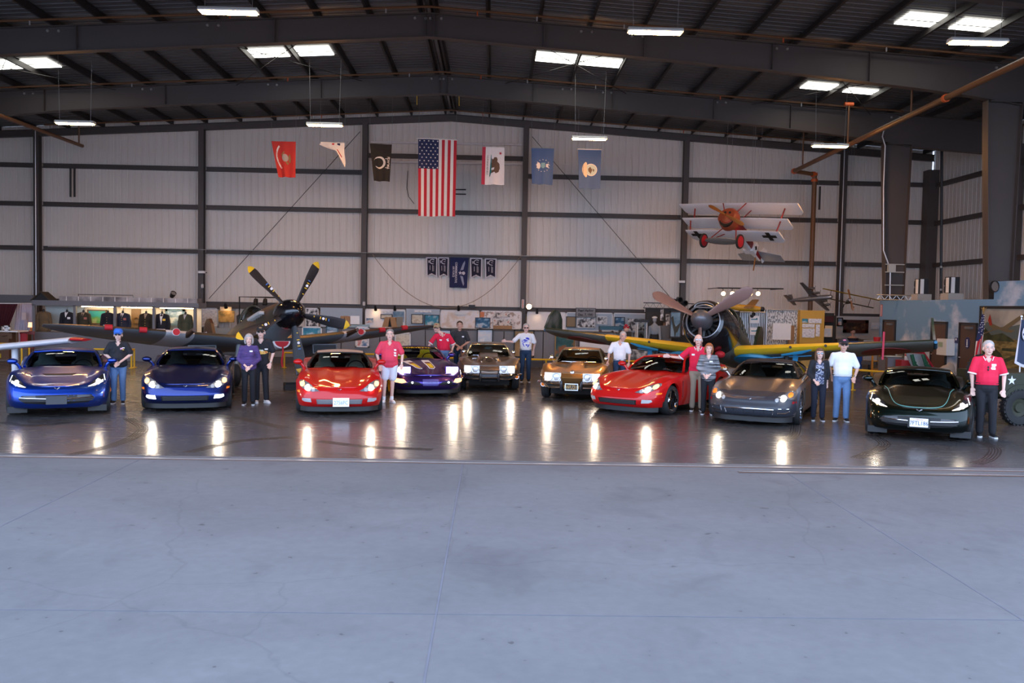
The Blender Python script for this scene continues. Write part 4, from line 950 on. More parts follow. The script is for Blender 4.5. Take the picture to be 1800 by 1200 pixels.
def person(x, y, h, label, rz=0., skin=SKIN, fat=0., girl=False, arms=None, feet=None, head=(0,0), hair='short', hairm=GREYH, shirt=None, sleeve='short', hem=.86, trim=None, pants=None, shorts=False, shoes=DARK, sole=WHITE, cap_=None, shades=None, collar=None, lean=0., belt=False, tagp=None, extra=None, wrist=None, tuck=True, vneck=True):
    """standing person facing -y; positions in units of a 1.75 m person, +x is the viewer's right"""
    k = h/1.75; t = thing('person', label, 'person', (x, y, 0), rz)
    V = lambda *a: Vector(a)*k
    f = fat; sw = .165 if girl else .19
    LX = lambda z: lean*(z-.9)
    sh = {s: V(s*sw+LX(1.42), .01, 1.415) for s in (1, -1)}
    arms = arms or {1: ((.26,.0,1.14), (.25,-.04,.90)), -1: ((-.26,.0,1.14), (-.25,-.04,.90))}
    el = {s: V(*arms[s][0]) for s in (1, -1)}; ha = {s: V(*arms[s][1]) for s in (1, -1)}
    feet = feet or {1: (.10, -.02, 8), -1: (-.10, .0, -8)}
    hp = {s: V(s*.088, .01, .90) for s in (1, -1)}
    an = {s: V(feet[s][0], feet[s][1]+.03, .085) for s in (1, -1)}
    kn = {s: hp[s].lerp(an[s], .52)+V(0, -.03, 0) for s in (1, -1)}
    hc = V(LX(1.62)+head[0]*.02, -.015, 1.617); HR = Matrix.Rotation(math.radians(head[1]), 3, 'Y') @ Matrix.Rotation(math.radians(head[0]), 3, 'Z')
    kb = k; HS = 1.13; kh = k*HS
    def hv(a, b_, c): return hc+HR @ (Vector((a, b_, c))*kh)
    # continuous body with head, arms and five fingered hands
    b = B()
    b.sph(hv(0,.012,.03), (.076*kh,.094*kh,.088*kh), HR); b.sph(hv(0,-.022,-.045), (.058*kh,.066*kh,.068*kh), HR); b.sph(hv(0,-.055,-.088), (.028*kh,.024*kh,.022*kh), HR)
    b.cyl(hv(0,-.080,.015), hv(0,-.108,-.028), .010*kh, .017*kh, 8); b.sph(hv(0,-.104,-.028), (.016*kh,.014*kh,.012*kh)); b.sph(hv(0,-.072,.028), (.052*kh,.022*kh,.014*kh), HR)
    for s in (1, -1): b.sph(hv(s*.079,.012,-.012), (.011*kh,.022*kh,.034*kh), HR); b.sph(hv(s*.035,-.066,-.028), (.022*kh,.02*kh,.02*kh))
    cap(b, V(LX(1.45), .015, 1.45), hv(0,.012,-.05), .055*k, .05*k)
    for s in (1, -1): cap(b, V(LX(1.44), .02, 1.435), sh[s]+V(-s*.035,0,-.025), .036*k, .040*k)
    tw = .145 if girl else .165
    b.sph(V(LX(1.27),.015,1.27), ((tw+f*.3)*k, (.105+f*.3)*k, .19*k)); b.sph(V(LX(1.06),-.01-f*.25,1.06), ((.135+f*.8)*k, (.10+f*.9)*k, .17*k)); b.sph(V(0,.02,.93), ((.135+f*.4)*k, (.085+f*.2)*k, .11*k))
    for s in (1, -1):
        cap(b, sh[s]+V(-s*.01,0,-.02), el[s], (.042+f*.1)*k, .038*k); cap(b, el[s], ha[s], .039*k, .025*k)
        cap(b, hp[s]+V(0,.01,0), kn[s], (.068+f*.1)*k, .050*k); cap(b, kn[s], an[s], .052*k, .036*k)
        d = (ha[s]-el[s]).normalized(); hint = Vector((0,-1,0)) if abs(d.y) < .8 else Vector((0,0,1)); side = d.cross(hint).normalized(); nrm = side.cross(d)
        pc = ha[s]+d*.05*k; R3 = Matrix((side, nrm, d)).transposed(); b.sph(pc, (.041*k,.017*k,.052*k), R3)
        for i, (o_, L_) in enumerate(((-.030,.070), (-.010,.080), (.011,.074), (.030,.058))):
            p = pc+side*o_*k+d*.035*k; q = p+d*L_*.55*k+nrm*.010*k+side*o_*.15*k; r = q+d*L_*.42*k-nrm*(-.028)*k
            cap(b, p, q, .0105*k, .0095*k, 6); cap(b, q, r, .0095*k, .008*k, 6)
        ts = -1 if s > 0 else 1; ts = ts if side.x*1 > 0 else -ts
        p = pc+side*ts*.030*k-d*.015*k; q = p+side*ts*.026*k+d*.032*k+nrm*.012*k; cap(b, p, q, .013*k, .011*k, 6); cap(b, q, q+d*.03*k+nrm*.008*k, .011*k, .009*k, 6)
    remesh(b, 'body', skin, t, .0088, 2)
    # face
    for s in (1, -1):
        b = B(); b.sph(hv(s*.031,-.083,.012), (.014*kh,.008*kh,.008*kh), HR, 10); o = b.out('eye', EYEW, t)
        b = B(); b.sph(hv(s*.031,-.090,.012), (.006*kh,.004*kh,.006*kh), HR, 8); b.out('iris', DARK, o)
        b = B(); b.tube([hv(s*.014,-.091,.030), hv(s*.032,-.092,.036), hv(s*.050,-.080,.029)], .0045*kh, 6); b.out('eyebrow', hairm if hair != 'bald' else GREYH, t)
    b = B(); b.tube([hv(-.024,-.082,-.058), hv(-.010,-.090,-.061), hv(.010,-.090,-.061), hv(.024,-.082,-.058)], [.003*kh,.0065*kh,.0065*kh,.003*kh], 6); b.out('mouth', LIP, t)
    # hair
    b = B()
    if hair in ('short', 'bob', 'long', 'crop'):
        b.sph(hv(0,.026,.045), (.086*kh,.097*kh,.088*kh), HR, 16)
        if hair == 'short': b.sph(hv(0,.05,-.005), (.083*kh,.072*kh,.075*kh), HR, 14)
        if hair in ('bob', 'long'):
            zz = -.04 if hair == 'bob' else -.10
            for s in (1, -1):
                b.sph(hv(s*.070,.02,zz*.5), (.034*kh,.07*kh,(.07+abs(zz)*.55)*kh), HR, 12)
            b.sph(hv(0,.06,zz*.6), (.085*kh,.06*kh,(.09+abs(zz)*.4)*kh), HR, 12); b.sph(hv(0,-.05,.082), (.062*kh,.04*kh,.026*kh), HR, 12)
        o = remesh(b, 'hair', hairm, t, .011, 3)
        bm = bmesh.new(); bm.from_mesh(o.data)   # open the hair over the face
        inv = HR.inverted(); dl = []
        for v in bm.verts:
            q = (inv @ (v.co-hc))/kh
            lim = .058 if hair != 'bob' else .052
            if q.y < -.035+ (0 if hair == 'short' else 0) and q.z < lim and abs(q.x) < (.066 if hair in ('bob','long') else .3): dl.append(v)
            elif hair in ('short', 'crop') and q.y < .0 and q.z < -.0: dl.append(v)
        bmesh.ops.delete(bm, geom=dl, context='VERTS'); bm.to_mesh(o.data); bm.free()
    elif hair == 'bald':
        for s in (1, -1): b.sph(hv(s*.066,.035,.0), (.022*kh,.055*kh,.045*kh), HR, 10)
        b.sph(hv(0,.075,-.01), (.07*kh,.035*kh,.05*kh), HR, 10); remesh(b, 'hair', hairm, t, .011, 2)
    if cap_:
        m_, logo = cap_; c = B(); pr = [(.001,.112), (.04,.108), (.075,.085), (.092,.05), (.095,.02), (.088,.02), (.07,.07), (.001,.09)]
        q = B(); q.lathe(pr, (0,0,0), (0,0,1), 20)
        q.v = [hv(p.x*.98, p.y*1.1+.012, p.z+.032) for p in q.v]; hat = q.out('cap', m_, t)
        q = B(); q.grid(lambda u, v: hv((2*u-1)*.075*(1-.25*v*v), -.085-.075*v*math.sqrt(max(0, 1-(2*u-1)**2*.7)), .058-.02*v-.018*(2*u-1)**2), 10, 4); q.grid(lambda u, v: hv((2*u-1)*.075*(1-.25*v*v), -.085-.075*v*math.sqrt(max(0, 1-(2*u-1)**2*.7)), .052-.02*v-.018*(2*u-1)**2), 10, 4); q.out('cap_brim', m_, hat)
        if logo: q = B(); q.sph(hv(0,-.092,.098), (.03*kh,.010*kh,.012*kh), HR, 10); q.out('cap_emblem', logo, hat)
    if shades:
        q = B()
        for s in (1, -1): q.sph(hv(s*.033,-.098,.012), (.027*kh,.008*kh,.018*kh), HR, 12)
        q.tube([hv(-.08,-.0,.018), hv(-.062,-.085,.018), hv(0,-.104,.018), hv(.062,-.085,.018), hv(.08,-.0,.018)], .003*kh, 6); q.out('sunglasses', shades, t)
    # shirt
    if shirt:
        b = B(); e = .018
        for s in (1, -1):
            cap(b, V(LX(1.445), .015, 1.440), sh[s]+V(-s*.02,0,-.016), .056*k, .060*k)
            if sleeve == 'short': cap(b, sh[s]+V(0,0,-.015), sh[s].lerp(el[s], .80), (.060+f*.12)*k, (.068+f*.12)*k)
            else:
                w_ = .8 if sleeve == '34' else .93; cap(b, sh[s], el[s], (.060+f*.1)*k, .052*k); cap(b, el[s], el[s].lerp(ha[s], w_*.85), .050*k, .042*k)
        b.sph(V(LX(1.28),.015,1.28), ((tw+e+f*.3)*k, (.105+e+f*.3)*k, .19*k)); b.sph(V(LX(1.06),-.01-f*.25,1.06), ((.14+e+f*.8)*k, (.10+e+f*.9)*k, .19*k)); b.sph(V(0,.005,.95), ((.158+e+f*.75)*k, (.108+e+f*.7)*k, .17*k)); b.sph(V(LX(1.15),.0,1.15), ((.150+e+f*.7)*k, (.10+e+f*.6)*k, .2*k))
        if girl:
            for s in (1, -1): b.sph(V(s*.07,-.07,1.24), .075*k)
        cuts = [(V(0,0,hem), Vector((0,0,-1)))]
        so = remesh(b, 'shirt', shirt, t, .013, 4, cuts)
        # neckline
        if vneck:
            bm = bmesh.new(); bm.from_mesh(so.data); dl = [v for v in bm.verts if v.co.y < -.02*k and v.co.z > 1.36*k and abs(v.co.x-LX(1.4)*k) < (v.co.z-1.36*k)*.62]
            bmesh.ops.delete(bm, geom=dl, context='VERTS'); bm.to_mesh(so.data); bm.free()
        if trim:
            for s in (1, -1):
                p = sh[s].lerp(el[s], .80); d = (el[s]-sh[s]).normalized(); r = (.074+f*.1)*k
                b = B(); b.lathe([(r-.01,-.0), (r,-.004), (r+.001,.022), (r-.01,.024)], p+d*.030*k, d, 16, closed=True); b.out('sleeve_band', trim, so)
        if collar:
            b = B(); c = V(LX(1.47), .012, 1.47)
            b.tube([c+V(.0+.07*math.sin(a), -.062*math.cos(a)*1.0, -.014+.030*(1-math.cos(a))/2-(.02 if abs(a) < .7 else 0)) for a in [(-.5+ -(PI-.6)*0+(-PI+.25)+(2*PI-.5)*i/18)+.5 for i in range(19)]], .012*k, 6) if False else b.tube([c+V(.068*math.sin(a), -.060*math.cos(a), -.022+.020*(1-math.cos(a))) for a in [.55+(2*PI-1.1)*i/18 for i in range(19)]], .013*k, 6)
            b.out('collar', shirt, so)
            if trim:
                for s in (1, -1): b = B(); b.tube([V(LX(1.44)+s*.085,-.045,1.465), V(LX(1.4)+s*.055,-.092,1.395)], .007*k, 6); b.out('collar_stripe', trim, so)
        if tagp:
            for (tx, tz) in tagp:
                hit = BVHTree.FromPolygons([v.co for v in so.data.vertices], [tuple(p.vertices) for p in so.data.polygons]).ray_cast(V(tx, -1, tz), Vector((0,1,0)))
                p = hit[0] if hit[0] else V(tx,-.12,tz)
                b = B(); b.box(p+Vector((0,-.006,0)), (.075*k,.006,.038*k)); b.out('name_tag', TAG_, so, smooth=False)
        t['shirt_top'] = 0; del t['shirt_top']; sho = so
    if pants:
        b = B(); b.sph(V(0,.005,.93), ((.165+f*.6)*k, (.118+f*.5)*k, .15*k))
        b.sph(V(0,.02,.86), ((.155+f*.4)*k, .112*k, .10*k))
        for s in (1, -1):
            if shorts: cap(b, hp[s]+V(s*.012,0,-.02), kn[s]+V(s*.005,.01,.12), (.098+f*.2)*k, .098*k)
            else:
                cap(b, hp[s]+V(s*.005,0,-.02), kn[s], (.088+f*.2)*k, .072*k); cap(b, kn[s], an[s]+V(0,0,.02), .072*k, .066*k)
        top = 1.0 if tuck else .97
        cuts = [(V(0,0,top), Vector((0,0,1))), (V(0,0,.50 if shorts else .045), Vector((0,0,-1)))]
        po = remesh(b, 'trousers' if not shorts else 'shorts', pants, t, .014, 4, cuts)
        if belt:
            b = B(); rx, ry = (.166+f*.6)*k, (.116+f*.5)*k
            b.tube([V(0,.008,.985)+Vector((rx*math.cos(2*PI*i/24), ry*math.sin(2*PI*i/24), 0)) for i in range(24)], .014*k, 6, closed=True); bo = b.out('belt', DARK, t)
            b = B(); b.box(V(0,.008,.985)+Vector((0,-ry-.012,0)), (.05*k,.008,.035*k)); b.out('buckle', CHROME, bo, smooth=False)
    for s in (1, -1):
        fx, fy, ang = feet[s]; R_ = Matrix.Rotation(math.radians(ang), 3, 'Z'); c = V(fx, fy, 0)
        so_ = bpy.data.objects.new('shoe', None); COL.objects.link(so_); so_.parent = t
        b = B()
        for (yy, zz, rx, ry, rz_) in ((.04,.055,.036,.055,.045), (-.05,.042,.042,.075,.032), (-.11,.035,.038,.045,.024), (.035,.09,.036,.04,.03)): b.sph(c+R_ @ V(0,yy,zz), (rx*k,ry*k,rz_*k), R_)
        remesh(b, 'upper', shoes, so_, .010, 2)
        b = B(); pr = [(.030,.08), (-.030,.08), (-.034,-.02), (-.044,-.10), (-.030,-.155), (0,-.165), (.030,-.155), (.044,-.10), (.034,-.02)]; b.prism([c+R_ @ V(a, yy, .003) for a, yy in pr], (0,0,.02*k)); b.out('sole', sole, so_, smooth=False)
        if shorts:
            b = B(); b.cyl(an[s]+V(0,0,-.01), an[s]+V(0,0,.07), .045*k, .043*k, 12); b.out('sock', WHITE, t)
    if wrist:
        for s in wrist:
            b = B(); p = el[s].lerp(ha[s], .93); d = (ha[s]-el[s]).normalized(); b.lathe([(.027*k,-.01), (.033*k,-.01), (.033*k,.01), (.027*k,.01)], p, d, 14, closed=True); b.out('watch', M('watch_gold', (.7,.6,.45), .25, .8), t)
    if extra: extra(t, k, V)
    return t
def gpos(x, y): p = gr(x, y); return p.x, p.y
def print_patch(t, k, pts, mat, name, y=-.145): b = B(); b.prism([Vector((a*k, y*k, c*k)) for a, c in pts], (0,.02,0)); return b.out(name, mat, t, smooth=False)
def on_shirt(t, k, shapes, name='print'):
    so = [c for c in t.children if c.name.startswith('shirt')][0]
    tree = BVHTree.FromPolygons([v.co for v in so.data.vertices], [tuple(p.vertices) for p in so.data.polygons])
    for pts, mat in shapes:
        o = decal(tree, [(a*k, c*k) for a, c in pts], 'front', mat, so, name, .006, 2, .004)
claspedhands = {1: ((.255,.02,1.13), (.035,-.20,.935)), -1: ((-.255,.02,1.13), (-.045,-.19,.955))}
def fc(px): return math.atan((px-866)/1500)          # turn to face the camera
SUNG = M('sunglass_black', (.008,.008,.01), .1); 
def ex_tag(t, k, V): pass
# 1 woman in a blue cap
def e1(t, k, V): on_shirt(t, k, [([(.05,1.315), (.10,1.32), (.11,1.285), (.06,1.275)], M('patch_multi', (.6,.35,.5), .5)), ([(.09,1.33), (.14,1.325), (.14,1.305), (.09,1.31)], TAG_), ([(.10,1.285), (.13,1.285), (.13,1.265), (.10,1.265)], M('patch_yellow', (.8,.6,.1), .5))], 'chest_patch')
person(*gpos(208,709), 1.66, 'person in a blue cap and black polo beside the bright blue car', -fc(208)*.7, fat=.045, girl=True, arms={1: ((.27,.0,1.16), (.04,-.20,.97)), -1: ((-.28,.0,1.16), (-.04,-.19,.99))}, hair='crop', hairm=GREYH, shirt=BLK, hem=.86, pants=JEANL, cap_=(M('cap_blue', (.02,.13,.55), .7), None), shades=SUNG, extra=e1, collar=True, tuck=False)
# 2 woman in purple
person(*gpos(437,711), 1.60, 'person in a purple top and black trousers with hands clasped', -fc(437)*.7, girl=True, fat=.02, arms=claspedhands, hair='bob', hairm=GREYH, shirt=PURPLE, sleeve='34', hem=.87, pants=BLK, vneck=False, tagp=[(.06,1.33)], tuck=False)
# 3 man in black patterned shirt
def e3(t, k, V): on_shirt(t, k, [([(-.12,1.20), (.02,1.205), (.14,1.195), (.16,1.16), (.10,1.13), (-.02,1.125), (-.12,1.14)], M('print_car', (.75,.45,.08), .6)), ([(-.02,1.22), (.06,1.225), (.07,1.19), (-.02,1.19)], TAG_), ([(.06,1.19), (.13,1.19), (.14,1.15), (.07,1.15)], M('print_red', (.55,.05,.04), .6)), ([(-.12,1.235), (.0,1.25), (.03,1.225), (-.10,1.215)], M('print_palm', (.06,.14,.03), .7)), ([(.09,1.255), (.155,1.255), (.155,1.225), (.09,1.225)], TAG_), ([(-.08,1.02), (.02,1.05), (.04,.98), (-.05,.95)], M('print_grey', (.05,.055,.07), .8))], 'shirt_print')
person(*gpos(458,708), 1.76, 'person in a black shirt printed with a car and white sneakers', -fc(458)*.6, fat=.02, arms={1: ((.27,.03,1.15), (.22,-.06,.93)), -1: ((-.25,.05,1.15), (-.18,-.02,.93))}, hair='bald', hairm=GREYH, shirt=BLK, hem=.88, pants=BLK, shoes=M('leather_white', (.8,.8,.8), .5), cap_=(M('cap_black', (.015,.013,.013), .8), M('cap_tan', (.4,.25,.12), .6)), shades=SUNG, extra=e3, feet={1: (.13,-.02,35), -1: (-.09,.0,8)}, wrist=[1], tuck=False)
# 4 man in red shirt and white shorts
def e4(t, k, V):
    on_shirt(t, k, [([(-.032,1.43), (.032,1.43), (.0,1.36)], WHITE)], 'undershirt')
    for z in (1.30,1.22,1.14,1.06,.98): 
        b = B(); b.sph(V(.004,-.155,z), .007*k, n=6)
person(*gpos(684,707), 1.74, 'person in a loose red shirt and white shorts beside the red convertible', -fc(681)*.5, fat=.05, arms={1: ((.30,.0,1.15), (.29,-.06,.93)), -1: ((-.30,.0,1.15), (-.24,-.04,.90))}, hair='crop', hairm=DKGREY, shirt=SHIRTR, hem=.84, pants=SHORTW, shorts=True, shoes=M('leather_white'), extra=e4, tagp=[(.12,1.26), (.12,1.19), (.125,1.13)], feet={1: (.06,-.03,30), -1: (-.13,.0,-8)}, wrist=[1], collar=True, tuck=False)
# 5 man in red polo leaning on the purple roadster
def e5(t, k, V): on_shirt(t, k, [([(.05,1.28), (.09,1.31), (.14,1.315), (.13,1.29), (.08,1.275)], TAG_)], 'chest_emblem')
p5 = at(780, 640, 25.8)
person(p5.x, p5.y, 1.76, 'person in a red polo and tan cap leaning on the purple roadster', .05, fat=.045, lean=-.10, head=(-8,6), arms={-1: ((-.42,-.05,1.14), (-.50,-.22,.97)), 1: ((.29,.02,1.13), (.235,-.08,.94))}, hair='crop', hairm=DKGREY, shirt=POLO, trim=WHITE, collar=True, pants=JEANL, belt=True, hem=.965, cap_=(M('cap_khaki', (.42,.33,.20), .8), M('cap_red', (.5,.08,.05), .6)), shades=SUNG, tagp=[(-.10,1.27), (.10,1.255)], extra=e5, wrist=[1])
# 6 man in dark T-shirt
p6 = at(807, 640, 26.9)
person(p6.x, p6.y, 1.83, 'person in a charcoal t-shirt standing behind the silver brown classic car', .02, skin=SKIN2, fat=.012, arms={1: ((.28,.02,1.14), (.02,-.20,.96)), -1: ((-.27,.02,1.14), (-.0,-.19,.985))}, hair='crop', hairm=BROWNH, shirt=CHAR, hem=.90, pants=JEAND, vneck=False, tagp=[(.10,1.29)], tuck=False)
# 7 man in white printed T-shirt
BLUEP = M('print_blue', (.02,.04,.55), .7)
def e7(t, k, V): on_shirt(t, k, [([(-.02,1.33), (.04,1.345), (.09,1.32), (.10,1.27), (.05,1.28), (0,1.30)], BLUEP), ([(-.10,1.26), (-.04,1.29), (.08,1.25), (.02,1.235), (-.06,1.24)], BLUEP), ([(-.11,1.20), (-.02,1.23), (.08,1.20), (.0,1.205), (-.07,1.185)], BLUEP), ([(-.11,1.17), (-.08,1.175), (-.05,1.09), (-.02,1.06), (-.07,1.08)], BLUEP), ([(.11,1.13), (.08,1.14), (.03,1.055), (.06,1.05)], BLUEP), ([(-.02,1.13), (.04,1.14), (.05,1.09), (0,1.10)], BLUEP), ([(.10,1.19), (.13,1.19), (.12,1.155)], M('print_red')), ([(-.12,1.25), (-.10,1.255), (-.10,1.19), (-.12,1.20)], BLUEP)], 'shirt_print')
person(*gpos(923,671), 1.80, 'person in a white t-shirt printed in blue, hand on the silver brown car', 0, fat=.03, arms={-1: ((-.38,-.02,1.20), (-.58,-.06,1.215)), 1: ((.27,.06,1.15), (.24,.10,.95))}, hair='crop', hairm=GREYH, shirt=WHITE, hem=.965, pants=JEAND, belt=True, shades=M('shades_brown', (.05,.025,.02), .15), vneck=False, extra=e7)
# 8 man in white polo
p8 = at(1089, 640, 22.8)
person(p8.x, p8.y, 1.71, 'person in a white polo with a hand on the gold classic car', -.08, skin=SKIN2, fat=.02, arms={-1: ((-.29,.0,1.14), (-.33,-.05,.92)), 1: ((.27,.0,1.14), (.25,-.05,.90))}, hair='short', hairm=GREYH, shirt=WHITE, hem=.965, collar=True, pants=JEAND, belt=True, head=(4,0))
# 9 and 10 couple at the red coupe
person(*gpos(1224,722), 1.77, 'person in a red polo and khaki trousers reaching over the red coupe', -.22, fat=.04, arms={-1: ((-.38,.04,1.20), (-.62,.10,1.22)), 1: ((.30,-.04,1.18), (.16,-.24,1.22))}, hair='bald', shirt=POLO, trim=WHITE, collar=True, hem=.92, pants=KHAKI, tagp=[(-.10,1.29)], shades=M('spectacles', (.6,.62,.65), .1), wrist=[-1], tuck=False)
STRIPE = ramp_mat('knit_grey_stripes', [(.40,(.030,.032,.036)), (.50,(.16,.165,.175)), (.62,(.33,.33,.34))], 3.2, 1.5, .9, stretch=(.6,.6,22))
person(*gpos(1243,728), 1.59, 'person in a grey striped tunic by the mirror of the red coupe', -.26, girl=True, fat=.025, arms={1: ((.25,.0,1.14), (.03,-.19,.985)), -1: ((-.25,.0,1.14), (-.09,-.18,.975))}, hair='bob', hairm=REDH, shirt=STRIPE, sleeve='long', hem=.76, pants=BLK, tagp=[(.06,1.31)], head=(0,4), tuck=False)
# 11 and 12 couple by the grey coupe
def e11(t, k, V): on_shirt(t, k, [([(-.085,1.40), (-.06,1.30), (.0,1.25), (.06,1.30), (.085,1.40), (.10,1.15), (.10,.90), (-.10,.90), (-.10,1.15)], ramp_mat('blouse_diagonal', [(.42,(.03,.04,.09)), (.5,(.18,.19,.26)), (.6,(.34,.34,.40))], 2.2, 1, .8, stretch=(14,1,14)))], 'blouse')
person(*gpos(1437,739), 1.56, 'person in sunglasses, black cardigan and blue patterned blouse', -.25, girl=True, fat=.022, arms={-1: ((-.24,.0,1.13), (-.10,-.17,.96)), 1: ((.22,.08,1.15), (.20,.10,.95))}, hair='long', hairm=LTBR, shirt=BLK, sleeve='34', hem=.88, pants=M('trousers_navy', (.010,.013,.028), .85), shades=M('shades_blue', (.35,.42,.5), .1, .5), extra=e11, tagp=[(.0,1.235)], tuck=False)
person(*gpos(1478,740), 1.77, 'person in a plain white t-shirt, dark cap and light jeans', -.24, skin=SKIN2, fat=.045, arms={1: ((.30,.03,1.13), (.235,-.07,.955)), -1: ((-.25,.09,1.16), (-.20,.12,.98))}, hair='crop', hairm=DKGREY, shirt=WHITE, hem=.965, pants=JEANL, belt=True, cap_=(M('cap_dark', (.02,.015,.02), .8), M('cap_logo', (.7,.2,.3), .6)), shades=SUNG, vneck=False, wrist=[1], feet={1: (.10,-.02,6), -1: (-.10,.02,-22)})
# 13 man at the right
def e13(t, k, V):
    on_shirt(t, k, [([(.04,1.295), (.10,1.30), (.10,1.28), (.04,1.28)], WHITE)], 'chest_emblem')
    b = B()
    for dz in (0, -.045): b.sph(V(-.02,-.165,1.28+dz), (.016*k,.014*k,.020*k), n=8)
    b.tube([V(-.02,-.165,1.30), V(-.02,-.168,1.22)], .004, 5); b.out('folded_sunglasses', SUNG, t)
person(*gpos(1731,768), 1.85, 'person in a red polo and black trousers standing before the jeep', -.35, fat=.035, arms={1: ((.27,.0,1.14), (.25,-.09,.89)), -1: ((-.25,.0,1.14), (-.23,.02,.90))}, hair='short', hairm=GREYH, shirt=POLO, trim=WHITE, collar=True, hem=.96, pants=BLK, belt=True, tagp=[(.08,1.32), (.07,1.255)], extra=e13, feet={1: (.12,-.02,12), -1: (-.08,.04,-8)})
# ---------------------------------------------------------------- aircraft
def foil(n=9):
    """unit airfoil loop: (chord position 0..1, thickness -1..1), leading edge in the middle of the list"""
    up_ = [((1-math.cos(PI*i/n))/2) for i in range(n+1)]
    f = lambda x: (2.969*math.sqrt(x)-1.26*x-3.516*x*x+2.843*x**3-1.015*x**4)
    return [(x, f(x)) for x in up_[::-1]]+[(x, -.8*f(x)) for x in up_[1:]]
FO = foil()
def wing_mesh(sts, mfun=None, b=None):
    """sts: (x, y_leading, chord, z, thickness fraction); mfun(x, chordpos, upper) -> material index"""
    b = b or B(); n = len(FO); q = []
    for (x, yl, c, z, th) in sts:
        for (cx, tz) in FO: q.append(Vector((x, yl+c*cx, z+tz*th*c*.5)))
    o = len(b.v); b.v += q
    for i in range(len(sts)-1):
        for k in range(n):
            k2 = (k+1) % n; b.f.append([o+i*n+k, o+i*n+k2, o+(i+1)*n+k2, o+(i+1)*n+k])
            xm = (sts[i][0]+sts[i+1][0])/2; cm = (FO[k][0]+FO[k2][0])/2; b.m.append(mfun(xm, cm, k < (n-1)/2) if mfun else b.mi)
    b.f.append([o+k for k in range(n)]); b.m.append(b.m[-1]); b.f.append([o+(len(sts)-1)*n+k for k in range(n)]); b.m.append(b.m[-1]); return b
def fuselage(secs, mfun, nr=24, b=None):
    """secs: (y, half width, half height, centre z, exponent)"""
    b = b or B(); dn = []
    for i in range(len(secs)-1):
        for k in range(3): dn.append(tuple(lerp(a, c, k/3) for a, c in zip(secs[i], secs[i+1])))
    dn.append(secs[-1]); o = len(b.v)
    for (y, w, h, z, e) in dn:
        for k in range(nr):
            t = 2*PI*k/nr; c, s = math.sin(t), math.cos(t)
            b.v.append(Vector((w*math.copysign(abs(c)**(2/e), c), y, z+h*math.copysign(abs(s)**(2/e), s))))
    for i in range(len(dn)-1):
        for k in range(nr):
            k2 = (k+1) % nr; b.f.append([o+i*nr+k, o+i*nr+k2, o+(i+1)*nr+k2, o+(i+1)*nr+k]); b.m.append(mfun(dn[i][0], math.cos(2*PI*(k+.5)/nr)))
    b.f.append([o+k for k in range(nr)]); b.m.append(mfun(dn[0][0], 0)); b.f.append([o+(len(dn)-1)*nr+k for k in range(nr)]); b.m.append(mfun(dn[-1][0], 0)); return b
def blade(parent, ang, R, r0, wmax, mats, tip=.10, band=None, fin=1., name='propeller_blade', tw0=50, tw1=18, roundtip=True, y0=0.):
    b = B(); N = 18; rs = []; n = 12; fr = []
    for i in range(N+1):
        u = i/N; r = r0+(R-r0)*u; w = wmax*(.42+.58*math.sin(PI*min(1, u*1.25+.08)/2) if u < .55 else 1-.0*u)*(math.sqrt(max(0.02, 1-max(0, (u-.78)/.22)**2)) if roundtip else 1-.25*max(0, u-.7)/.3)
        tw = math.radians(tw0+(tw1-tw0)*u); th = .09*(1-u)*wmax*2.2+.012; fr.append(u)
        for k in range(n):
            a = 2*PI*k/n; px, py = w/2*math.cos(a), th/2*math.sin(a); rs.append((px*math.cos(tw)-py*math.sin(tw), px*math.sin(tw)+py*math.cos(tw)+y0, r))
    c, s = math.cos(ang), math.sin(ang)
    b.v += [Vector((x*c+z*s, y, -x*s+z*c)) for x, y, z in rs]
    for i in range(N):
        um = (fr[i]+fr[i+1])/2; m = 1 if (band and band[0] < um < band[1]) or (not band and um > 1-tip) else 0
        for k in range(n): b.f.append([i*n+k, i*n+(k+1) % n, (i+1)*n+(k+1) % n, (i+1)*n+k]); b.m.append(m)
    b.f.append([N*n+k for k in range(n)]); b.m.append(0 if band else 1); b.f.append(list(range(n))[::-1]); b.m.append(0)
    return b.out(name, mats, parent)
def leg_wheel(parent, top, bot, r, w, legm, hub):
    b = B(); b.tube([top, bot], [.075, .06], 10); b.out('landing_leg', legm, parent)
    g = bpy.data.objects.new('wheel', None); COL.objects.link(g); g.parent = parent; g.location = bot
    b = B(); b.lathe([(r*.5,-w*.4), (r*.8,-w*.5), (r,-w*.25), (r,w*.25), (r*.8,w*.5), (r*.5,w*.4)], d=(1,0,0), n=24, closed=True); b.out('tyre', RUBBER, g)
    b = B(); b.lathe([(.001,-w*.3), (r*.52,-w*.4), (r*.52,w*.4), (.001,w*.3)], d=(1,0,0), n=20); b.out('hub', hub, g)
def R3(ax, deg): return Matrix.Rotation(math.radians(deg), 4, ax)
CAMO = ramp_mat('camo_brown_olive', [(.44,(.040,.030,.016)), (.50,(.085,.036,.016))], .7, 2, .42); CAMOB = M('camo_brown', (.075,.034,.018), .45, noise=.1)
GREYU = M('underside_grey', (.16,.165,.175), .4, noise=.08, nsc=2); OFFW = M('stripe_offwhite', (.74,.71,.72), .5); BLACKG = M('gloss_black', (.006,.006,.008), .18, coat=.5); YEL = M('paint_yellow', (.80,.50,.02), .45); PRED = M('cover_red', (.50,.012,.02), .7)
PBLK = M('blade_black', (.020,.019,.022), .5); CANO = glass('canopy_glass', (.62,.64,.60), .05, .12); FRAMEM = M('canopy_frame', (.05,.06,.04), .5)

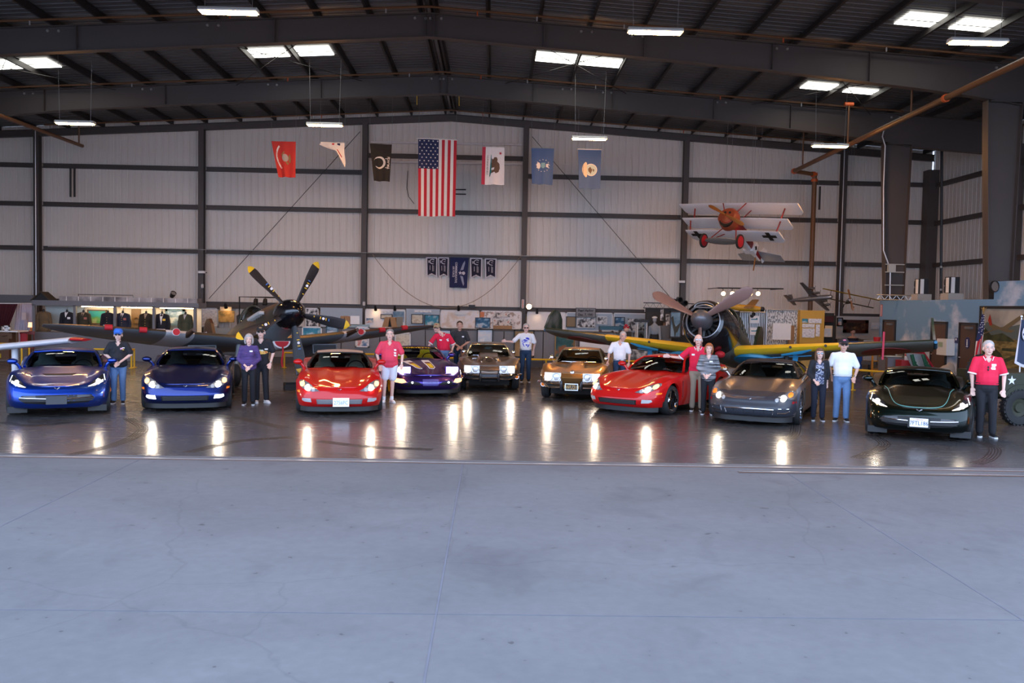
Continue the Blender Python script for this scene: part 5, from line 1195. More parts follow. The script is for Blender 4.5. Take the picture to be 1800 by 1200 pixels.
# --- fighter at the left
mt = Matrix.Translation((-5.29, 22.57, 2.05)) @ R3('Z', 32) @ R3('X', -11.5)
t = thing('propeller_fighter', 'brown camouflaged fighter with a five bladed black propeller and yellow blade tips', 'aircraft', mat=mt)
secs = [(.30,.36,.37,0,2), (.6,.40,.42,-.0,2.1), (1.2,.43,.50,-.04,2.3), (2.2,.45,.58,-.08,2.4), (3.2,.45,.60,-.07,2.3), (4.4,.41,.56,-.04,2.2), (6.0,.30,.42,.02,2), (7.6,.18,.27,.07,2), (9.0,.05,.12,.12,2)]
b = fuselage(secs, lambda y, c: 0 if c > -.45 else 1); b.out('fuselage', [CAMO, GREYU], t)
b = B(); b.lathe([(.40,.33), (.405,.28), (.395,.15), (.37,.0), (.32,-.16), (.24,-.30), (.14,-.40), (.05,-.445), (.001,-.45)], d=(0,1,0), n=32); b.out('spinner', BLACKG, t)
for k in range(5):
    a = math.radians(-42+72*k); o = blade(t, a, 1.62, .34, .30, [PBLK, YEL], .085)
    def bp(r, x=0.): return Vector((math.sin(a)*r+math.cos(a)*x, -.06-.075*(1.25-r), math.cos(a)*r-math.sin(a)*x))
    b = B(); p = bp(.82); tq = Vector((0,-1,0)); b.cyl(p+tq*.03, p+tq*.045, .036, n=14); b.out('blade_badge', WHITE, o)
    for (r, m_) in ((.74, YEL), (.90, YEL), (.98, M('decal_blue', (.03,.16,.5), .5)), (.56, YEL)):
        b = B(); w_ = .07 if r != .56 else .035; b.box(bp(r)+tq*.035, (w_, .01, .022), rot=Matrix.Rotation(a, 3, 'Y')); b.out('blade_stencil', m_, o, smooth=False)
xs = [.0,.4,.9,1.5,2.05,2.1,2.75,2.8,3.4,4.0,4.5,4.9,5.2,5.4,5.52,5.58]
def wsec(x, s): 
    u = x/5.62; c = 2.55*math.sqrt(max(.0, 1-u**2.3))*(1-.08*u)+.04; return (s*x, 2.35-.30*c, c, -.42+max(0, x-.9)*.105, .135-.05*u)
for s in (1, -1):
    w_ = wing_mesh([wsec(x, s) for x in xs], lambda x, c, u: (2 if 2.08 < abs(x) < 2.78 else (0 if u and c > .012 else 1)))
    o = w_.out('wing', [CAMO, GREYU, OFFW], t)
    y0, z0 = wsec(2.25, s)[1], wsec(2.25, s)[3]
    b = B(); b.tube([(s*2.25, y0+.2, z0), (s*2.25, y0-.62, z0+.0)], [.085,.05], 12); b.out('cannon', CAMOB, o)
    b = B(); b.cyl((s*2.58, y0+.02, z0+.03), (s*2.58, y0-.10, z0+.03), .10, n=16); b.out('cannon_stub', OFFW, o); b = B(); b.cyl((s*2.58, y0-.10, z0+.03), (s*2.58, y0-.115, z0+.03), .088, n=16); b.out('cannon_plug', PRED, o)
    for xx in (3.35, 4.15):
        yy, zz = wsec(xx, s)[1], wsec(xx, s)[3]; b = B(); b.tube([(s*(xx-.09), yy+.02, zz), (s*(xx+.09), yy+.03, zz+.01)], .075, 10); b.out('gun_port_tape', PRED, o)
    b = B(); b.box((s*1.75, 3.0, -.62), (.75, 1.3, .28)); b.out('radiator', GREYU, o, smooth=False); b = B(); b.box((s*1.75, 2.34, -.62), (.68, .02, .22)); b.out('radiator_grille', DARK, o, smooth=False)
    Rg = mt.inverted(); top = Vector((s*.85, 2.0, -.5)); wc = mt @ Vector((s*1.0, 1.9, -1)); wc.z = .31; leg_wheel(t, top, Rg @ wc, .31, .18, GREYU, M('hub_grey', (.2,.2,.2), .4, .6))
    b = wing_mesh([(s*x, 7.75+.12*x, (1.15-.30*x), .14, .10) for x in (0,.5,1.0,1.45)], lambda x, c, u: 0 if u else 1); b.out('tailplane', [CAMO, GREYU], t)
    b = B()
    for k in range(6): y_ = 1.05+.19*k; b.tube([(s*.40, y_, .19-.004*k), (s*.50, y_+.05, .20), (s*.52, y_+.12, .20)], [.05,.06,.055], 8)
    b.out('exhaust_stacks', M('exhaust_white', (.45,.44,.42), .5, noise=.25), t)
b = B(); pts = [(7.65,.25), (7.95,.75), (8.15,1.15), (8.4,1.36), (8.7,1.40), (9.0,1.28), (9.2,.95), (9.28,.5), (9.2,.0), (8.9,-.08), (7.6,.1)]
b.prism([Vector((-.05, y, z)) for y, z in pts], (.10,0,0)); o = b.out('fin', CAMOB, t, smooth=False)
b = B(); b.prism([Vector((-.062, y, z)) for y, z in [(8.72,.95), (9.10,.98), (9.27,.42), (8.85,.20)]], (.124,0,0)); b.out('rudder_patch', OFFW, o, smooth=False)
b = B()
def cano(u, v):
    a = PI*u; y_ = 3.0+1.75*v; k = math.sin(PI*min(1, .12+v*.88)**.8)**.6; return Vector((-.30*math.cos(a)*k, y_, .40+(.46*math.sin(a))*k))
b.grid(cano, 14, 12); o = b.out('canopy', CANO, t)
for v in (.18, .42, .72): b = B(); b.tube([cano(i/14, v)*1.004 for i in range(15)], .02, 6); b.out('canopy_frame', FRAMEM, o)
b = B(); b.box((0, 4.15, .45), (.5, .25, .5)); b.out('headrest', DARK, t, smooth=False)
b = B(); b.prism([Vector((.24*math.cos(a), .95, -.60+.20*math.sin(a))) for a in [PI+PI*i/12 for i in range(13)]], (0,.5,0)); b.out('intake', OFFW, t, smooth=False)
b = B(); b.prism([Vector((.19*math.cos(a), .93, -.61+.155*math.sin(a))) for a in [PI+PI*i/12 for i in range(13)]], (0,.02,0)); o = b.out('intake_cover', PRED, t, smooth=False)
b = B(); p0 = Vector((0,.90,-.75)); b.grid(lambda u, v: p0+Vector((.05*(u-.5)+.02*math.sin(7*v), .02*math.sin(9*v)+.12*v, -.55*v)), 2, 10); b.out('warning_streamer', PRED, o)
b = B(); b.tube([(.9,2.5,-.55), (.9,2.5,-1.35), (1.9,2.9,-1.35), (1.9,2.9,-.6)], .03, 6); b.out('gear_door_frame', GREYU, t)
# tail wheel
p = mt.inverted() @ Vector(((mt @ Vector((0,8.2,0))).x, (mt @ Vector((0,8.2,0))).y, .13)); leg_wheel(t, Vector((0,8.2,.0)), p, .13, .09, GREYU, DARK)
# drip tray on the floor
for (x, y, lab) in ((-7.6, 22.2, 'black oil drip tray on the floor below the left wing of the brown fighter'), (-5.05, 23.2, 'black oil drip tray on the floor beside the person in white sneakers')):
    q = thing('drip_tray', lab, 'tray', (x, y, 0), .3); b = B(); b.box((0,0,.01), (1.1,.7,.02)); b.out('base', DARK, q, smooth=False)
    b = B()
    for dx, dy, sx, sy in ((0,.35,1.14,.03), (0,-.35,1.14,.03), (.55,0,.03,.7), (-.55,0,.03,.7)): b.box((dx,dy,.07), (sx,sy,.14))
    b.out('rim', DARK, q, smooth=False)

# --- radial engined fighter at the right
mt = Matrix.Translation((5.46, 22.35, 2.09)) @ R3('Z', -28) @ R3('X', -12.5)
GREENT = M('paint_dark_green', (.012,.030,.020), .35, noise=.15, nsc=3); GREYB = ramp_mat('underside_olive_grey', [(.3,(.13,.135,.115)), (.7,(.21,.21,.18))], 1.2, 5, .45); COWL = M('cowl_black', (.006,.007,.010), .22, coat=.6); BROWNP = M('blade_brown', (.20,.115,.095), .4); MEATB = M('roundel_red', (.22,.012,.014), .5); TAPE = M('blue_tape', (.02,.22,.42), .4)
t = thing('radial_fighter', 'dark green fighter with a black cowling, brown three bladed propeller and yellow leading edges', 'aircraft', mat=mt)
b = B(); b.lathe([(.42,.32), (.455,.26), (.54,.30), (.62,.48), (.675,.85), (.69,1.3), (.68,1.75), (.55,1.75), (.46,.6)], d=(0,1,0), n=40, closed=True); b.out('cowling', COWL, t)
b = B(); b.lathe([(.42,.295), (.43,.265), (.445,.252), (.462,.258), (.45,.29)], d=(0,1,0), n=40, closed=True); b.out('cowling_lip', M('lip_steel', (.35,.36,.38), .3, .6), t)
b = B(); b.grid(lambda u, v: Vector((.26*(2*u-1), .27+.3*v, .40+.10*math.sqrt(max(0,1-(2*u-1)**2)) )), 10, 3); b.out('upper_intake', DARK, t)
b = B(); b.tube([(.26*math.cos(a), .265, .39+.12*math.sin(a)) for a in [PI*i/12 for i in range(13)]]+[(-.26,.265,.37), (.26,.265,.37)], .018, 6); b.out('intake_lip', M('lip_steel'), t)
b = B(); b.lathe([(.001,.62), (.46,.62), (.46,.70), (.001,.70)], d=(0,1,0), n=28); b.out('engine_baffle', DARK, t)
b = B(); b.lathe([(.001,.25), (.17,.28), (.20,.40), (.20,.62), (.001,.62)], d=(0,1,0), n=20); b.out('engine_case', M('engine_grey', (.12,.12,.12), .4, .7), t)
for k in range(14):
    a = 2*PI*k/14; d = Vector((math.sin(a),0,math.cos(a))); o_ = Vector((0,.46 if k % 2 else .56,0)); b = B()
    for i in range(6): b.cyl(o_+d*(.19+.037*i), o_+d*(.205+.037*i), .066, n=10)
    b.cyl(o_+d*.15, o_+d*.41, .05, n=8); b.tube([o_+d*.20+Vector((0,-.09,0)), o_+d*.40+Vector((0,-.08,0))], .010, 6); b.out('engine_cylinder', M('engine_fins', (.05,.05,.05), .4, .6), t)
b = B(); b.lathe([(.265,.22), (.27,.12), (.258,.0), (.228,-.12), (.175,-.22), (.10,-.29), (.03,-.315), (.001,-.32)], d=(0,1,0), n=32); b.lathe([(.263,.22),(.258,.30),(.001,.30)], d=(0,1,0), n=32); b.out('spinner', M('spinner_grey', (.14,.14,.15), .38, .5), t)
for a in (-63, 57, 178): blade(t, math.radians(a), 1.53, .24, .33, [BROWNP, YEL], band=(.87,.91), tw0=58, tw1=22)
secs = [(1.4,.62,.64,0,2), (2.2,.61,.68,-.02,2.1), (3.2,.52,.64,-.02,2.1), (4.6,.44,.56,.0,2.1), (6.2,.30,.40,.05,2), (7.6,.16,.24,.1,2), (8.7,.05,.1,.14,2)]
b = fuselage(secs, lambda y, c: 0 if c > -.3 else 1); b.out('fuselage', [GREENT, GREYB], t)
def wz(x, s): 
    u = x/6.0; c = 2.55-1.15*u; return (s*x, 1.95+.30*u, c, -.44+max(0, x-.5)*.095, .175-.06*u)
xs = [0,.5,1,1.8,2.6,3.38,3.42,4.2,5.0,5.5]
for s in (1, -1):
    w_ = wing_mesh([wz(x, s) for x in xs], lambda x, c, u: 2 if c < .11 and .4 < abs(x) < 3.41 else (0 if (u or c < .008) else 1))
    o = w_.out('wing', [GREENT, GREYB, YEL], t)
    x0, yl, c, z, th = wz(4.35, s)
    b = B(); b.lathe([(.001,0), (.62,0), (.62,.012), (.001,.012)], (0,0,0), (0,0,1), 32); b.v = [Vector((s*4.35+p.x, yl+c*.48+p.y, (z+(abs(4.35+s*p.x*1)-4.35)*.095 if True else 0) - th*c*.5*.8*(2.969*math.sqrt(max(0,min(1,.48+p.y/c)))-1.26*(.48+p.y/c)-3.516*(.48+p.y/c)**2+2.843*(.48+p.y/c)**3-1.015*(.48+p.y/c)**4)-.012-p.z)) for p in b.v]; b.out('red_roundel', MEATB, o)
    for xx in (2.0, 2.9): b = B(); p = wz(xx, s); b.cyl((s*xx, p[1]-.02, p[3]), (s*xx, p[1]+.1, p[3]), .035, n=10); b.out('gun_port', DARK, o)
    # folded wing tip
    p = wz(5.52, s); b = B(); pts = [(p[1]+.05,0), (p[1]+.18,.42), (p[1]+.42,.66), (p[1]+.80,.72), (p[1]+1.15,.50), (p[1]+1.42,.0)]
    b.prism([Vector((p[0]-s*.03+s*(-.12)*z_, y, p[3]+.04+z_)) for y, z_ in pts], (s*.06,0,0)); o2 = b.out('folded_wing_tip', ramp_mat('fold_mottled', [(.4,(.015,.045,.03)), (.6,(.16,.17,.16))], 2.5, 4, .5), t, smooth=False)
    b = B(); b.tube([(p[0]+s*.03, p[1]+.15+.3*i, p[3]+.02*(i % 2)) for i in range(4)], .045, 6); b.out('hinge_tape', TAPE, o2)
    b = B(); b.sph((s*.95, 2.75, -.58), (.62,.75,.15)); b.out('wheel_well_cover', TAPE, t)
    b = B(); pp = wz(1.6, s); b.box((s*1.75, pp[1]+.55, pp[3]-.16), (1.5,.10,.03), rot=Matrix.Rotation(-s*.095, 3, 'Y')); b.out('wing_tape', TAPE, o, smooth=False)
    wc = mt @ Vector((s*1.95, 2.3, -1)); wc.z = .30; leg_wheel(t, Vector((s*1.85, 2.45, -.5)), mt.inverted() @ wc, .30, .17, M('leg_black', (.015,.015,.018), .4), DARK)
    b = B(); q = [(s*2.02,2.5,-.42), (s*2.16,2.5,-.44), (s*2.10,2.35,-1.25), (s*1.98,2.35,-1.25)]; b.prism(q, (0,.03,0)); b.out('gear_door', TAPE, t, smooth=False)
    b = B(); b.tube([(s*1.75,2.2,-.50), (s*2.3,2.1,-.42), (s*2.55,2.0,-.36)], [.03,.05,.02], 6); b.out('strut_tape', TAPE, t)
    b = wing_mesh([(s*x, 7.35+.10*x, (1.25-.28*x), .20, .10) for x in (0,.6,1.3,1.9,2.1)], lambda x, c, u: 0 if u else 1); b.out('tailplane', [GREENT, GREYB], t)
x0, yl, c, z, th = wz(4.35, 1); b = B(); b.grid(lambda u, v: Vector((4.3+.05*u, yl-.03-.03*v, z+.30-.75*v+.0*u)), 1, 8); b.out('warning_streamer', M('streamer_red', (.42,.02,.06), .6), t)
b = B(); b.prism([Vector((-.05, y, z)) for y, z in [(7.2,.3), (7.6,1.0), (7.95,1.45), (8.35,1.5), (8.7,1.1), (8.85,.4), (8.7,.05)]], (.10,0,0)); b.out('fin', GREENT, t, smooth=False)
b = B()
def cano2(u, v):
    a = PI*u; y_ = 2.35+3.0*v; k = min(1, .25+v*4)*(1-.75*max(0, v-.45)/.55); return Vector((-.36*math.cos(a)*(.5+.5*k), y_, .45+.52*math.sin(a)*k))
b.grid(cano2, 12, 14); o = b.out('canopy', CANO, t)
for v in (.08, .2, .32, .44, .56, .68, .8): b = B(); b.tube([cano2(i/12, v)*1.003 for i in range(13)], .016, 6); b.out('canopy_frame', FRAMEM, o)
b = B(); b.sph((.30,1.2,-.72), (.14,.14,.10)); b.out('sensor_cover', PRED, t)
p = mt @ Vector((0,7.8,0)); leg_wheel(t, Vector((0,7.8,.1)), mt.inverted() @ Vector((p.x, p.y, .12)), .12, .08, GREYB, DARK)

# --- red triplane model hanging at the right
fwd = Vector((-.60,-.64,.46)).normalized(); lef = Vector((.79,-.58,-.14)); lef = (lef-fwd*lef.dot(fwd)).normalized(); upv = lef.cross(-fwd)
mm = Matrix((lef, -fwd, upv)).transposed().to_4x4(); c0 = at(1296, 404, 33.4); mm.translation = c0
t = thing('triplane_model', 'large red and white triplane model with black crosses hanging nose up at the right', 'model aircraft', mat=mm)
TRED = M('dope_red', (.25,.012,.012), .45); TWHT = M('dope_white', (.84,.84,.86), .5); CROSSB = M('cross_black', (.012,.012,.012), .6); WOOD = M('prop_wood', (.30,.12,.03), .35)
k_ = .76
secs = [(-1.25,.36,.36,0,2), (-1.0,.40,.40,0,2), (-.6,.38,.42,0,2.4), (.3,.32,.40,-.02,3), (1.6,.20,.28,-.0,3), (3.0,.05,.14,.05,3)]
b = fuselage([(y*k_,w*k_,h*k_,z*k_,e) for y,w,h,z,e in secs], lambda y, c: 0 if c > -.6 or y < -.4 else 1); b.out('fuselage', [TRED, TWHT], t)
b = B(); b.lathe([(.10,-.02), (.33,-.03), (.40,.06), (.42,.3)], (0,-1.32*k_,0), (0,1,0), 24); b.v = [v if v.z > -.12 else Vector((v.x, v.y+.12, v.z)) for v in b.v]; b.out('engine_cowl', M('dope_rust', (.28,.06,.025), .45), t)
for s in (1,-1): b = B(); b.cyl((s*.10,-1.37*k_,.14), (s*.10,-1.33*k_,.14), .05, n=12); b.out('cowl_hole', DARK, t)
b = B(); b.lathe([(.001,0), (.30,.0), (.30,.10), (.001,.10)], (0,-1.22*k_,-.10), (0,1,0), 20); b.out('engine', M('engine_fins'), t)
for zz, hs, yo in ((.95,2.55,-.55), (.20,2.27,-.35), (-.42,2.02,-.15)):
    st = [(x, yo*k_-.38*(1 if abs(x) < hs-.2 else .9), .80*(1 if abs(x) < hs-.1 else .8), zz*k_, .10) for x in (-hs,-hs+.15,-1.2,0,1.2,hs-.15,hs)]
    wing_mesh(st).out('wing', TWHT, t)
    if zz < 0:
        for s in (1,-1):
            for n_, (sx, sy) in enumerate(((.56,.16), (.16,.56))):
                b = B(); b.box((s*1.55, yo*k_-.05, zz*k_-.052), (sx, sy, .012)); b.out('cross', CROSSB, t, smooth=False)
for s in (1,-1):
    for (z0, z1) in ((.95,.20), (.20,-.42)): b = B(); b.tube([(s*1.95,-.45,z0*k_), (s*1.85,-.32,z1*k_)], .028, 6); b.out('interplane_strut', TRED, t)
    for dy in (-.35,.15): b = B(); b.tube([(s*.5,-.45+dy,.93*k_), (s*.22,-.5+dy,.28*k_)], .02, 6); b.out('cabane_strut', TRED, t)
    b = B(); b.tube([(s*.30,-.55,-.30), (s*.60,-.75,-.95)], .02, 6); b.tube([(s*.30,-.2,-.30), (s*.60,-.72,-.95)], .02, 6); b.out('gear_strut', TRED, t)
    g = bpy.data.objects.new('wheel', None); COL.objects.link(g); g.parent = t; g.location = (s*.78,-.75,-.97)
    b = B(); b.lathe([(.22,-.04), (.27,-.035), (.28,0), (.27,.035), (.22,.04)], d=(1,0,0), n=24, closed=True); b.out('tyre', RUBBER, g); b = B(); b.lathe([(.001,-.05), (.22,-.03), (.22,.03), (.001,.05)], d=(1,0,0), n=20); b.out('wheel_cover', M('wheel_red', (.45,.012,.02), .4), g)
    b = wing_mesh([(s*x, 1.75+.35*x, .85-.35*x, .12, .06) for x in (0,.5,.95)]); b.out('tailplane', M('dope_grey', (.36,.37,.40), .5), t)
b = B(); b.sph((0,-.75,-.97), (.75,.26,.05)); b.out('axle_wing', M('axle_grey', (.25,.24,.22), .6), t)
b = B(); b.prism([(-.02,2.1,.2), (-.02,2.25,.55), (-.02,2.55,.6), (-.02,2.7,.3), (-.02,2.55,.0)], (.04,0,0)); o = b.out('rudder', TWHT, t, smooth=False)
b = B(); b.box((0,1.35,-.0), (.46,.28,.42)); b.out('fuselage_band', TWHT, t, smooth=False)
b = B(); b.box((0,1.35,-.0), (.47,.10,.16)); b.box((0,1.35,0), (.47,.22,.05)); b.out('band_cross', CROSSB, t, smooth=False)
for a in (-64, 116): blade(t, math.radians(a), 1.02, .02, .16, [WOOD, WOOD], .05, tw0=40, tw1=15, y0=-1.42*k_)
b = B(); b.tube([(0,1.9,-.1), (0,2.1,-.62)], .03, 6); b.out('tail_skid', WOOD, t)
for p in ((.6,-.4,.78), (-.6,-.4,.78), (0,2.0,.2)):
    q = mm @ Vector(p); b = B(); b.tube([q, (q.x, q.y, ztop(q.x)+.2)], .006, 5); b.v = [mm.inverted() @ v for v in b.v]; b.out('suspension_wire', WIRE, t)

# --- small models
def small_plane(name, lab, c, fwd, lef, build):
    fwd = Vector(fwd).normalized(); lef = Vector(lef); lef = (lef-fwd*lef.dot(fwd)).normalized(); m = Matrix((lef, -fwd, lef.cross(-fwd))).transposed().to_4x4(); m.translation = c
    t = thing(name, lab, 'model aircraft', mat=m); build(t)
    for p in ((0,-.2,.05), (0,.6,.05)):
        q = m @ Vector(p); b = B(); b.tube([q, (q.x, q.y, ztop(q.x)+.2)], .004, 4); b.v = [m.inverted() @ v for v in b.v]; b.out('suspension_wire', WIRE, t)
SILV = M('model_silver', (.42,.42,.43), .28, .8)
def bomber(t):
    b = fuselage([(-1.0,.02,.02,0,2), (-.92,.09,.09,0,2), (-.5,.11,.11,0,2), (.4,.10,.10,0,2), (1.0,.03,.04,.02,2)], lambda y, c: 0); b.out('fuselage', SILV, t)
    for s in (1,-1):
        b = wing_mesh([(s*x, -.42+.10*x, .36-.15*x, .0+.05*x, .12) for x in (0,.5,1.0,1.35)]); b.out('wing', SILV, t)
        b = wing_mesh([(s*x, .78+.1*x, .22-.12*x, .03, .1) for x in (0,.25,.5)]); b.out('tailplane', SILV, t)
        for x in (.38,.78):
            b = B(); b.lathe([(.001,-.24), (.05,-.22), (.06,-.1), (.04,.1), (.001,.2)], (s*x,-.38+.1*x,.02+.05*x), (0,1,0), 12); o = b.out('engine', CHROME, t)
            for a in (20, 140, 260): b = B(); a_ = math.radians(a); p = Vector((s*x,-.62+.1*x,.02+.05*x)); b.tube([p, p+Vector((math.sin(a_)*.14,0,math.cos(a_)*.14))], .008, 5); b.out('blade', DARK, o)
    b = B(); b.prism([(-.012,.75,.05), (-.012,.86,.30), (-.012,1.02,.30), (-.012,1.05,.04)], (.024,0,0)); b.out('fin', SILV, t, smooth=False)
small_plane('bomber_model', 'small silver four engined bomber model hanging beside the sprinkler riser', at(1424, 525, 36.2), (.70,-.70,.10), (.66,.62,-.42), bomber)
def biplane(t):
    b = fuselage([(-.62,.08,.08,0,2), (-.5,.10,.10,0,2), (.0,.09,.10,0,2.3), (.8,.02,.05,.03,2)], lambda y, c: 0); b.out('fuselage', M('model_olive', (.13,.11,.06), .5), t)
    b = B(); b.lathe([(.07,-.03), (.10,0), (.10,.06)], (0,-.62,0), (0,1,0), 16); b.out('engine_ring', CHROME, t)
    wing_mesh([(x, -.45, .30, .28, .08) for x in (-1.15,-.6,0,.6,1.15)]).out('upper_wing', YEL, t); wing_mesh([(x, -.38, .28, -.08, .08) for x in (-1.0,-.5,0,.5,1.0)]).out('lower_wing', M('model_olive'), t)
    for s in (1,-1):
        b = B(); b.tube([(s*.8,-.34,.28), (s*.78,-.28,-.08)], .012, 5); b.out('strut', DARK, t)
        b = B(); b.lathe([(.001,-.02), (.07,-.02), (.07,.02), (.001,.02)], (s*.2,-.45,-.28), (1,0,0), 14); b.tube([(s*.2,-.45,-.28), (s*.08,-.4,-.06)], .01, 5); b.out('wheel', DARK, t)
        wing_mesh([(s*x, .62, .2-.1*x, .04, .08) for x in (0,.2,.36)]).out('tailplane', YEL, t)
    for a in (-25, 155): blade(t, math.radians(a), .46, .02, .10, [WOOD, WOOD], .05, y0=-.68)
small_plane('biplane_model', 'small biplane model with a yellow upper wing hanging beside the end wall column', at(1491, 530, 36.0), (-.25,-.93,.1), (.93,-.25,-.2), biplane)
def yellowp(t):
    b = fuselage([(-.75,.06,.07,0,2), (-.5,.11,.12,0,2), (.1,.11,.13,0,2.2), (.9,.02,.06,.05,2)], lambda y, c: 0); b.out('fuselage', M('model_yellow', (.55,.30,.02), .4), t)
    for s in (1,-1):
        wing_mesh([(s*x, -.45, .34-.08*x, .10+.1*x, .1) for x in (0,.3,.6,.85)]).out('wing', M('model_ochre', (.30,.17,.05), .5), t)
        b = B(); b.lathe([(.001,-.02), (.07,-.02), (.07,.02), (.001,.02)], (s*.18,-.4,-.26), (1,0,0), 14); b.tube([(s*.18,-.4,-.26), (s*.08,-.4,-.1)], .012, 5); b.out('wheel', DARK, t)
    b = B(); b.lathe([(.001,-.05), (.09,.0), (.10,.1)], (0,-.8,0), (0,1,0), 14); b.out('nose', DARK, t)
small_plane('yellow_model', 'small yellow model aeroplane hanging behind the radial engined fighter', at(1306, 541, 33.5), (.85,-.45,-.05), (.45,.85,.20), yellowp)

# --- white wing reaching in from the left edge
wp = at(130, 598, 20.6)
t = thing('white_wing', 'white aeroplane wing reaching in from the left edge with a red tip', 'aircraft wing', (wp.x, wp.y, 0))
b = wing_mesh([(-x, -.30-.03*x, .85+.03*x, wp.z-.115*x, .20) for x in (0,.2,1.2,2.6,4.0)]); b.out('wing', M('wing_white', (.70,.69,.72), .4), t)
b = wing_mesh([(x, -.28+.25*x, .80-.9*x, wp.z+.03-.05*x, .13) for x in (0.02,.1,.2,.28)]); b.out('wing_tip', M('tip_red', (.5,.02,.03), .4), t)
b = B(); b.tube([(-1.45, .1, wp.z-.15), (-1.45, .1, .0)], .075, 12); b.out('wing_stand', M('wing_white'), t)
b = B(); b.box((-2.3,-.25,wp.z-.40), (1.1,.6,.10)); b.out('yellow_pad', YEL, t, smooth=False)

# ---------------------------------------------------------------- jeep at the right edge
OLIVE = M('olive_drab', (.030,.032,.016), .65, noise=.1)
t = thing('jeep', 'olive jeep with a white star cut off by the right edge', 'car', (12.12, 18.75, 0), R_(8))
b = B(); b.box((.1,0,.86), (3.0,1.45,.50)); b.box((.2,0,.60), (3.1,.8,.14)); b.box((1.35,0,1.02), (1.0,1.2,.30)); b.out('tub', OLIVE, t, smooth=False)
for sy in (1,-1):
    b = B(); b.box((1.3,sy*.62,.98), (1.0,.32,.05)); b.out('front_fender', OLIVE, t, smooth=False)
    b = B(); b.grid(lambda u, v: Vector((-.95+.46*math.cos(PI*u), sy*(.725+.012*v), .42+.46*math.sin(PI*u))), 14, 1); b.out('wheel_arch', DARK, t)
    for wx in (-.95, 1.10):
        g = bpy.data.objects.new('wheel', None); COL.objects.link(g); g.parent = t; g.location = (wx, sy*.66, .38); g.rotation_euler = (0,0,PI/2)
        b = B(); b.lathe([(.20,-.07), (.27,-.09), (.36,-.085), (.38,-.05), (.38,.05), (.36,.085), (.27,.09), (.20,.07)], d=(1,0,0), n=32, closed=True)
        for i in range(26):
            a = 2*PI*i/26; p = Vector((0, math.cos(a)*.382, math.sin(a)*.382))
            for sx in (-1,1): b.box(p+Vector((sx*.045,0,0)), (.07,.05,.03), rot=Matrix.Rotation(a-PI/2, 3, 'X'))
        b.out('tyre', RUBBER, g)
        b = B(); b.lathe([(.001,-.05), (.10,-.055), (.12,-.02), (.20,-.04), (.205,.04), (.12,.02), (.10,.055), (.001,.05)], d=(1,0,0), n=24); b.out('rim', OLIVE, g)
g = bpy.data.objects.new('spare_wheel', None); COL.objects.link(g); g.parent = t; g.location = (-1.52,-.32,1.10); g.rotation_euler = (0,0,.25)
b = B(); b.lathe([(.20,-.07), (.27,-.09), (.36,-.085), (.38,-.05), (.38,.05), (.36,.085), (.27,.09), (.20,.07)], d=(1,0,0), n=32, closed=True)
for i in range(26):
    a = 2*PI*i/26; p = Vector((0, math.cos(a)*.382, math.sin(a)*.382))
    for sx in (-1,1): b.box(p+Vector((sx*.045,0,0)), (.07,.05,.03), rot=Matrix.Rotation(a-PI/2, 3, 'X'))
b.out('tyre', RUBBER, g); b = B(); b.lathe([(.001,-.03), (.20,-.04), (.205,.04), (.001,.03)], d=(1,0,0), n=24); b.out('rim', OLIVE, g)
def star(c, r, x, z, n=5, ri=.382, rot=0): return [Vector(c)+Vector(x)*((r if i % 2 == 0 else r*ri)*math.sin(PI*i/n+rot))+Vector(z)*((r if i % 2 == 0 else r*ri)*math.cos(PI*i/n+rot)) for i in range(2*n)]
b = B(); b.prism(star((-1.18,-.729,.96), .105, (1,0,0), (0,0,1)), (0,-.004,0)); b.out('white_star', WHITE, t, smooth=False)
textmesh('lettering', 'USA', .06, WHITE, t, frame(Vector((-.78,-.731,.93)), (1,0,0), (0,0,1)), .002)
b = B(); b.cyl((-1.42,-.60,.78), (-1.44,-.60,.78), .04, n=12); b.out('tail_lamp', REDL, t)
b = B(); b.box((.75,0,1.35), (.04,1.3,.55)); b.out('windscreen_frame', OLIVE, t, smooth=False)
# ---------------------------------------------------------------- flags and banners
FY = 33.0
def cloth(px, py, Y, seed, amp=.03, shear=None):
    """hanging cloth between four pixel corners of a plane at depth Y: tl, tr, br, bl"""
    tl, tr, br, bl = [at(x, y, Y) for x, y in zip(px, py)]; rnd = random.Random(seed); ph = rnd.uniform(0, 6); f1 = rnd.uniform(1.5, 2.6)
    def P(u, v):
        p = tl.lerp(tr, u).lerp(bl.lerp(br, u), v); return p+Vector((0, amp*(.25+.75*v)*math.sin(ph+f1*2*PI*u+1.3*v), .010*v*math.sin(3*PI*u+ph)))
    return P
def flag_base(t, P, mats, nu, nv, idx, name='cloth'):
    b = B()
    for side in (0, .006):
        o = len(b.v); b.v += [P(i/nu, j/nv)+Vector((0, side, 0)) for j in range(nv+1) for i in range(nu+1)]
        for j in range(nv):
            for i in range(nu):
                a = o+j*(nu+1)+i; b.f.append([a, a+1, a+nu+2, a+nu+1]); b.m.append(idx((i+.5)/nu, (j+.5)/nv))
    return b.out(name, mats, t, fix=False)
